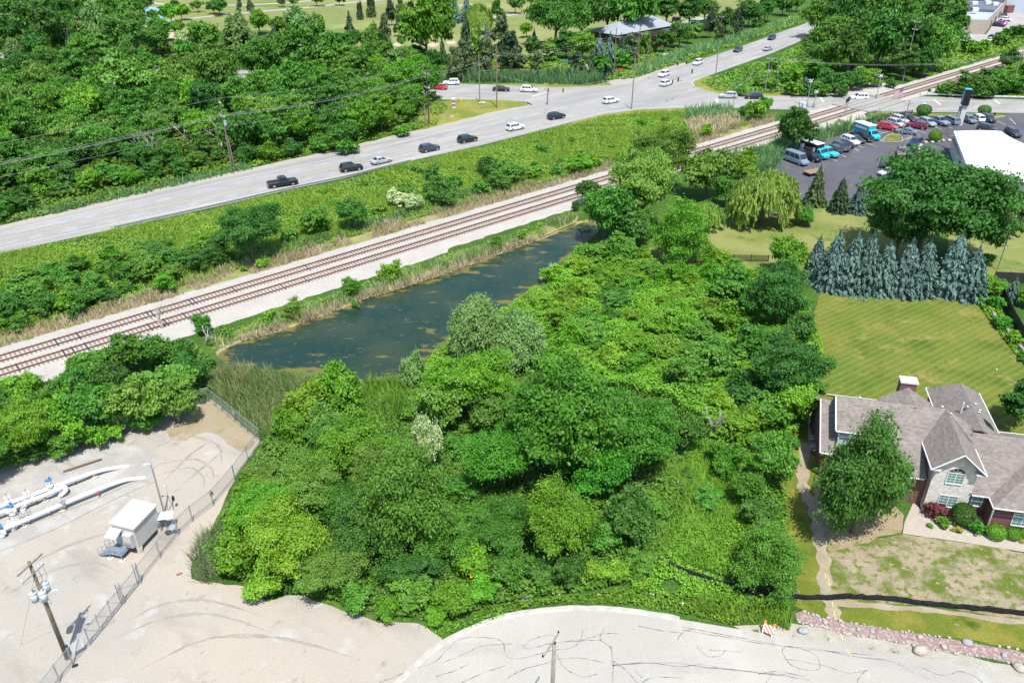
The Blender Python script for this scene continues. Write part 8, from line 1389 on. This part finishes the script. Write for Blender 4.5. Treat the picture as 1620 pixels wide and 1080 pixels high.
# barricade, arrow sign, drain lid, monument, distant details
M_orange = mat("orange_lamp", (.70, .22, .01), .4, .05, 1); M_whp = mat("white_barricade", (.62, .62, .60), .5, .05, 1)
def stripes_mat():
    m, nt, b = newmat("barricade_stripes"); L = nt.links; tc = nt.nodes.new("ShaderNodeTexCoord"); mp = nt.nodes.new("ShaderNodeMapping"); mp.inputs["Rotation"].default_value = (0, math.radians(45), 0); L.new(tc.outputs["Object"], mp.inputs[0])
    w = nt.nodes.new("ShaderNodeTexWave"); w.inputs["Scale"].default_value = 1.3; w.bands_direction = 'X'; L.new(mp.outputs[0], w.inputs["Vector"]); cr = nt.nodes.new("ShaderNodeValToRGB"); cr.color_ramp.interpolation = 'CONSTANT'; cr.color_ramp.elements[0].color = (.62, .60, .58, 1); cr.color_ramp.elements[1].position = .5; cr.color_ramp.elements[1].color = (.55, .13, .06, 1); L.new(w.outputs["Fac"], cr.inputs[0]); L.new(cr.outputs[0], b.inputs["Base Color"]); return m
M_str = stripes_mat(); t = thing("road_barricade", G(1215, 1001), math.radians(-32), "striped A-frame barricade with two orange lamps at the cul-de-sac edge", "barricade")
for dx in (-.38, .38):
    for s_ in (-1, 1): mb = MB(); mb.tube([(dx, s_ * .42, 0), (dx, s_ * .04, 1.05)], .05, 5); mb.build("leg", M_whp, t)
    mb = MB(); mb.tube([(dx, -.06, 1.15), (dx, .06, 1.15)], .12, 12); mb.build("warning_lamp", M_orange, t)
mb = MB(); mb.slab([(-.45, -.35, .35), (.45, -.35, .35), (.45, -.07, 1.0), (-.45, -.07, 1.0)], .03); mb.build("striped_panel", M_str, t)
t = thing("arrow_sign", G(752, 930), 0, "orange yellow sign with a black arrow half buried in the shrubs", "sign"); mb = MB(); mb.tube([(0, .05, 0), (0, .05, 1.6)], .04, 6); mb.build("post", M_metal, t); mb = MB(); mb.slab([(-.42, -.12, 1.35), (.42, -.12, 1.35), (.42, .02, 1.75), (-.42, .02, 1.75)], .03); mb.build("sign_face", mat("sign_orange", (.70, .34, .01), .5, .05, 1), t)
mb = MB(); f = lambda x, y: (x, -.12 + .14 * y + -.006, 1.35 + .4 * y + .004); mb.face([f(-.3, .42), f(.1, .42), f(.1, .58), f(-.3, .58)]); mb.face([f(.1, .25), f(.32, .5), f(.1, .75)]); mb.build("arrow", M_black, t)
mb = MB(); mb.tube([(0, 0, 0), (0, 0, .12)], .42, 18); o = mb.build("manhole_cover", mat("teal_grey_lid", (.20, .26, .28), .6, .2, 3), None, loc=G(833, 946)); tag(o, "round grey drain lid on the weedy bank above the kerb", "drain cover"); mb = MB(); mb.tube([(0, 0, -.02), (0, 0, .08)], .5, 18); mb.build("rust_rim", mat("rusty_rim", (.28, .13, .06), .9, .2, 3), o)
for i, (x, y, l) in enumerate(((1031, 940, "white scrap of litter on the bank near the kerb's top"), (947, 941, "white litter on the bank left of the drain lid"), (883, 940, "pale litter on the bank just right of the drain lid"), (1078, 955, "white block on the bank near the silt fence"), (783, 950, "crumpled pale litter on the bank right of the arrow sign"))):
    mb = MB(); mb.ball((0, 0, .1), .16, 1, (1.3, 1, .6), .25, i); tag(mb.build("litter", M_whp, None, loc=G(x, y)), l, "litter", "scraps of litter on the bank")
mb = MB(); mb.box((0, 0, .05), (.5, .2, .1), bevel=.02); tag(mb.build("brick_shard", mat("rust_shard", (.22, .10, .06), .9, .2, 4), None, loc=G(284, 908), rz=.5), "rusty shard lying on the sand near the reeds", "debris")
t = thing("monument_pillar", G(718, 171), 0, "striped red and white stone pillar on the triangular grass island", "monument"); 
for k in range(5): mb = MB(); mb.box((0, 0, .25 + k * .5), (.75, .75, .5) if k % 2 else (.9, .9, .5)); mb.build("stone_course", M_capst if k % 2 == 0 else mat("red_stone", (.20, .09, .07), .9, .15, 3), t)
mb = MB(); mb.tube([(0, 0, 0), (0, 0, .9)], .16, 8); mb.ball((0, 0, .95), .18, 2); tag(mb.build("fire_hydrant", mat("hydrant_yellow", (.62, .42, .03), .5, .05, 1), None, loc=G(730, 163)), "small yellow hydrant on the triangular grass island", "hydrant")
mb = MB(); mb.box((0, 0, .6), (.06, .06, 1.2)); mb.box((0, -.04, 1.1), (1.0, .05, .5)); tag(mb.build("roadside_sign", M_metal, None, loc=G(709, 191)), "small grey sign at the front edge of the triangular grass island", "sign")
t = thing("monument", G(930, 111), 0, "small white plinth with a green statue before the dark conifer", "monument"); mb = MB(); mb.box((0, 0, .8), (1.3, 1.1, 1.6), bevel=.05); mb.build("plinth", M_trim, t); mb = MB(); mb.ball((0, 0, 2.3), .5, 2, (.8, .7, 1.5), .1); mb.build("statue", mat("verdigris", (.10, .26, .20), .7, .1, 2), t)
mb = MB(); mb.ball((0, 0, .5), .9, 2, (1.3, .9, .7), .1, 4); tag(mb.build("roadside_boulder", M_capst, None, loc=G(1053, 90)), "pale boulder on the green bank beyond the junction", "boulder")
mb = MB(); mb.ball((0, 0, .3), .8, 2, (1.4, .8, .5), .12, 9); tag(mb.build("rubble_heap", M_rock3, None, loc=G(763, 165)), "small pale rubble heap at the foot of the thin island pole", "rubble")
mb = MB(); mb.tube([(0, 0, 0), (0, 0, 1.3)], .05, 6); mb.box((0, -.03, 1.2), (.3, .03, .3)); tag(mb.build("marker_post", M_sig, None, loc=G(1341, 145)), "small orange marker post beside the control cabinet road", "post")
mb = MB(); mb.tube([(0, 0, 0), (0, 0, 3.6)], .12, 7); tag(mb.build("wooden_post", M_pole, None, loc=G(1354, 143)), "dark wooden post at the bushes left of the grey signal cabinet", "post")
mb = MB(); mb.ball((0, 0, .11), .11, 2); tag(mb.build("ball", M_box, None, loc=G(1576, 585)), "tiny white ball lying on the back lawn", "ball")
mb = MB(); mb.box((0, 0, .45), (.07, .07, .9)); mb.box((0, -.05, .75), (.5, .05, .3)); tag(mb.build("golf_marker", PAINT['red'], None, loc=G(228, 41)), "tiny red marker on the golf fairway near its pond", "marker")

# ---------------------------------------------------------------- labels for the plants
LAND = [("black pickup truck", 446, 289), ("silver sedan on the highway", 603, 256), ("tall weathered pole", 356, 215), ("dark brown pole", 675, 150), ("golf pond", 220, 22), ("side road's gap in the trees", 285, 112), ("left photo edge", 0, 150), ("top left corner", 0, 0), ("pavilion", 1000, 45), ("striped stone pillar", 718, 168), ("black traffic signal", 953, 134), ("monument with green statue", 930, 107), ("far end of the diagonal road", 1265, 45), ("creek by the junction", 1180, 125), ("grey signal cabinet", 1387, 130), ("tan warehouse", 1545, 45), ("pale right edge pole", 1605, 110), ("sign tower", 1517, 170), ("long black sedan", 1410, 262), ("weeping willow by the car park", 1212, 312), ("blue spruce row", 1415, 420), ("brick house chimney", 1437, 605), ("large oval front garden tree", 1371, 762), ("barricade with orange lamps", 1215, 995), ("left end of the silt fence", 1056, 896), ("orange arrow sign", 752, 909), ("fence corner by the cattails", 413, 695), ("white shelter", 215, 825), ("back corner of the yard fence", 331, 630), ("left tip of the pond", 340, 558), ("right tip of the pond", 920, 360), ("silvery willow pair", 790, 510), ("broad emerald tree", 900, 672), ("white flowering tree in the plot", 676, 712), ("drain lid", 833, 946), ("highway guard rail's left end", 183, 364), ("ditch water", 1000, 224), ("left end of the rails", 10, 562), ("level crossing", 1345, 165), ("stone gable", 1500, 770)]
ORD = ["nearest", "second nearest", "third nearest", "fourth nearest", "fifth nearest", "sixth nearest", "seventh nearest", "eighth nearest", "ninth nearest", "tenth nearest", "eleventh nearest", "twelfth nearest", "thirteenth nearest", "fourteenth nearest", "fifteenth nearest", "sixteenth nearest", "seventeenth nearest", "eighteenth nearest", "nineteenth nearest", "twentieth nearest"]
byk = {}
for p in PLANTS:
    if p['label']: continue
    u, v = p['px']; li = min(range(len(LAND)), key=lambda i: (LAND[i][1] - u) ** 2 + ((LAND[i][2] - v) * 1.6) ** 2); H = p['H']
    size = ("tall " if H > 13 else "small " if H < 7 else "") if p['kind'] in 'BVWSPO' else ("low " if H < 1.6 else "")
    nm, lu, lv = LAND[li]; du, dv = u - lu, v - lv
    side = "above" if dv < -abs(du) * .7 else "below" if dv > abs(du) * .7 else "left of" if du < 0 else "right of"
    byk.setdefault((f"{size}{TNAME[p['tone']]} {p['kn']}", side, nm, p['kn']), []).append((math.hypot(du, dv), p))
for (desc, side, nm, kn), L in byk.items():
    L.sort(key=lambda x: x[0])
    for i, (d_, p) in enumerate(L):
        rank = "" if len(L) == 1 else ORD[min(i, len(ORD) - 1)] + " "
        p['label'] = f"{rank}{desc} {side} the {nm}" if rank else f"{desc} {side} the {nm}"
for p in PLANTS: tag(p['o'], p['label'], p['cat'], p['group'])
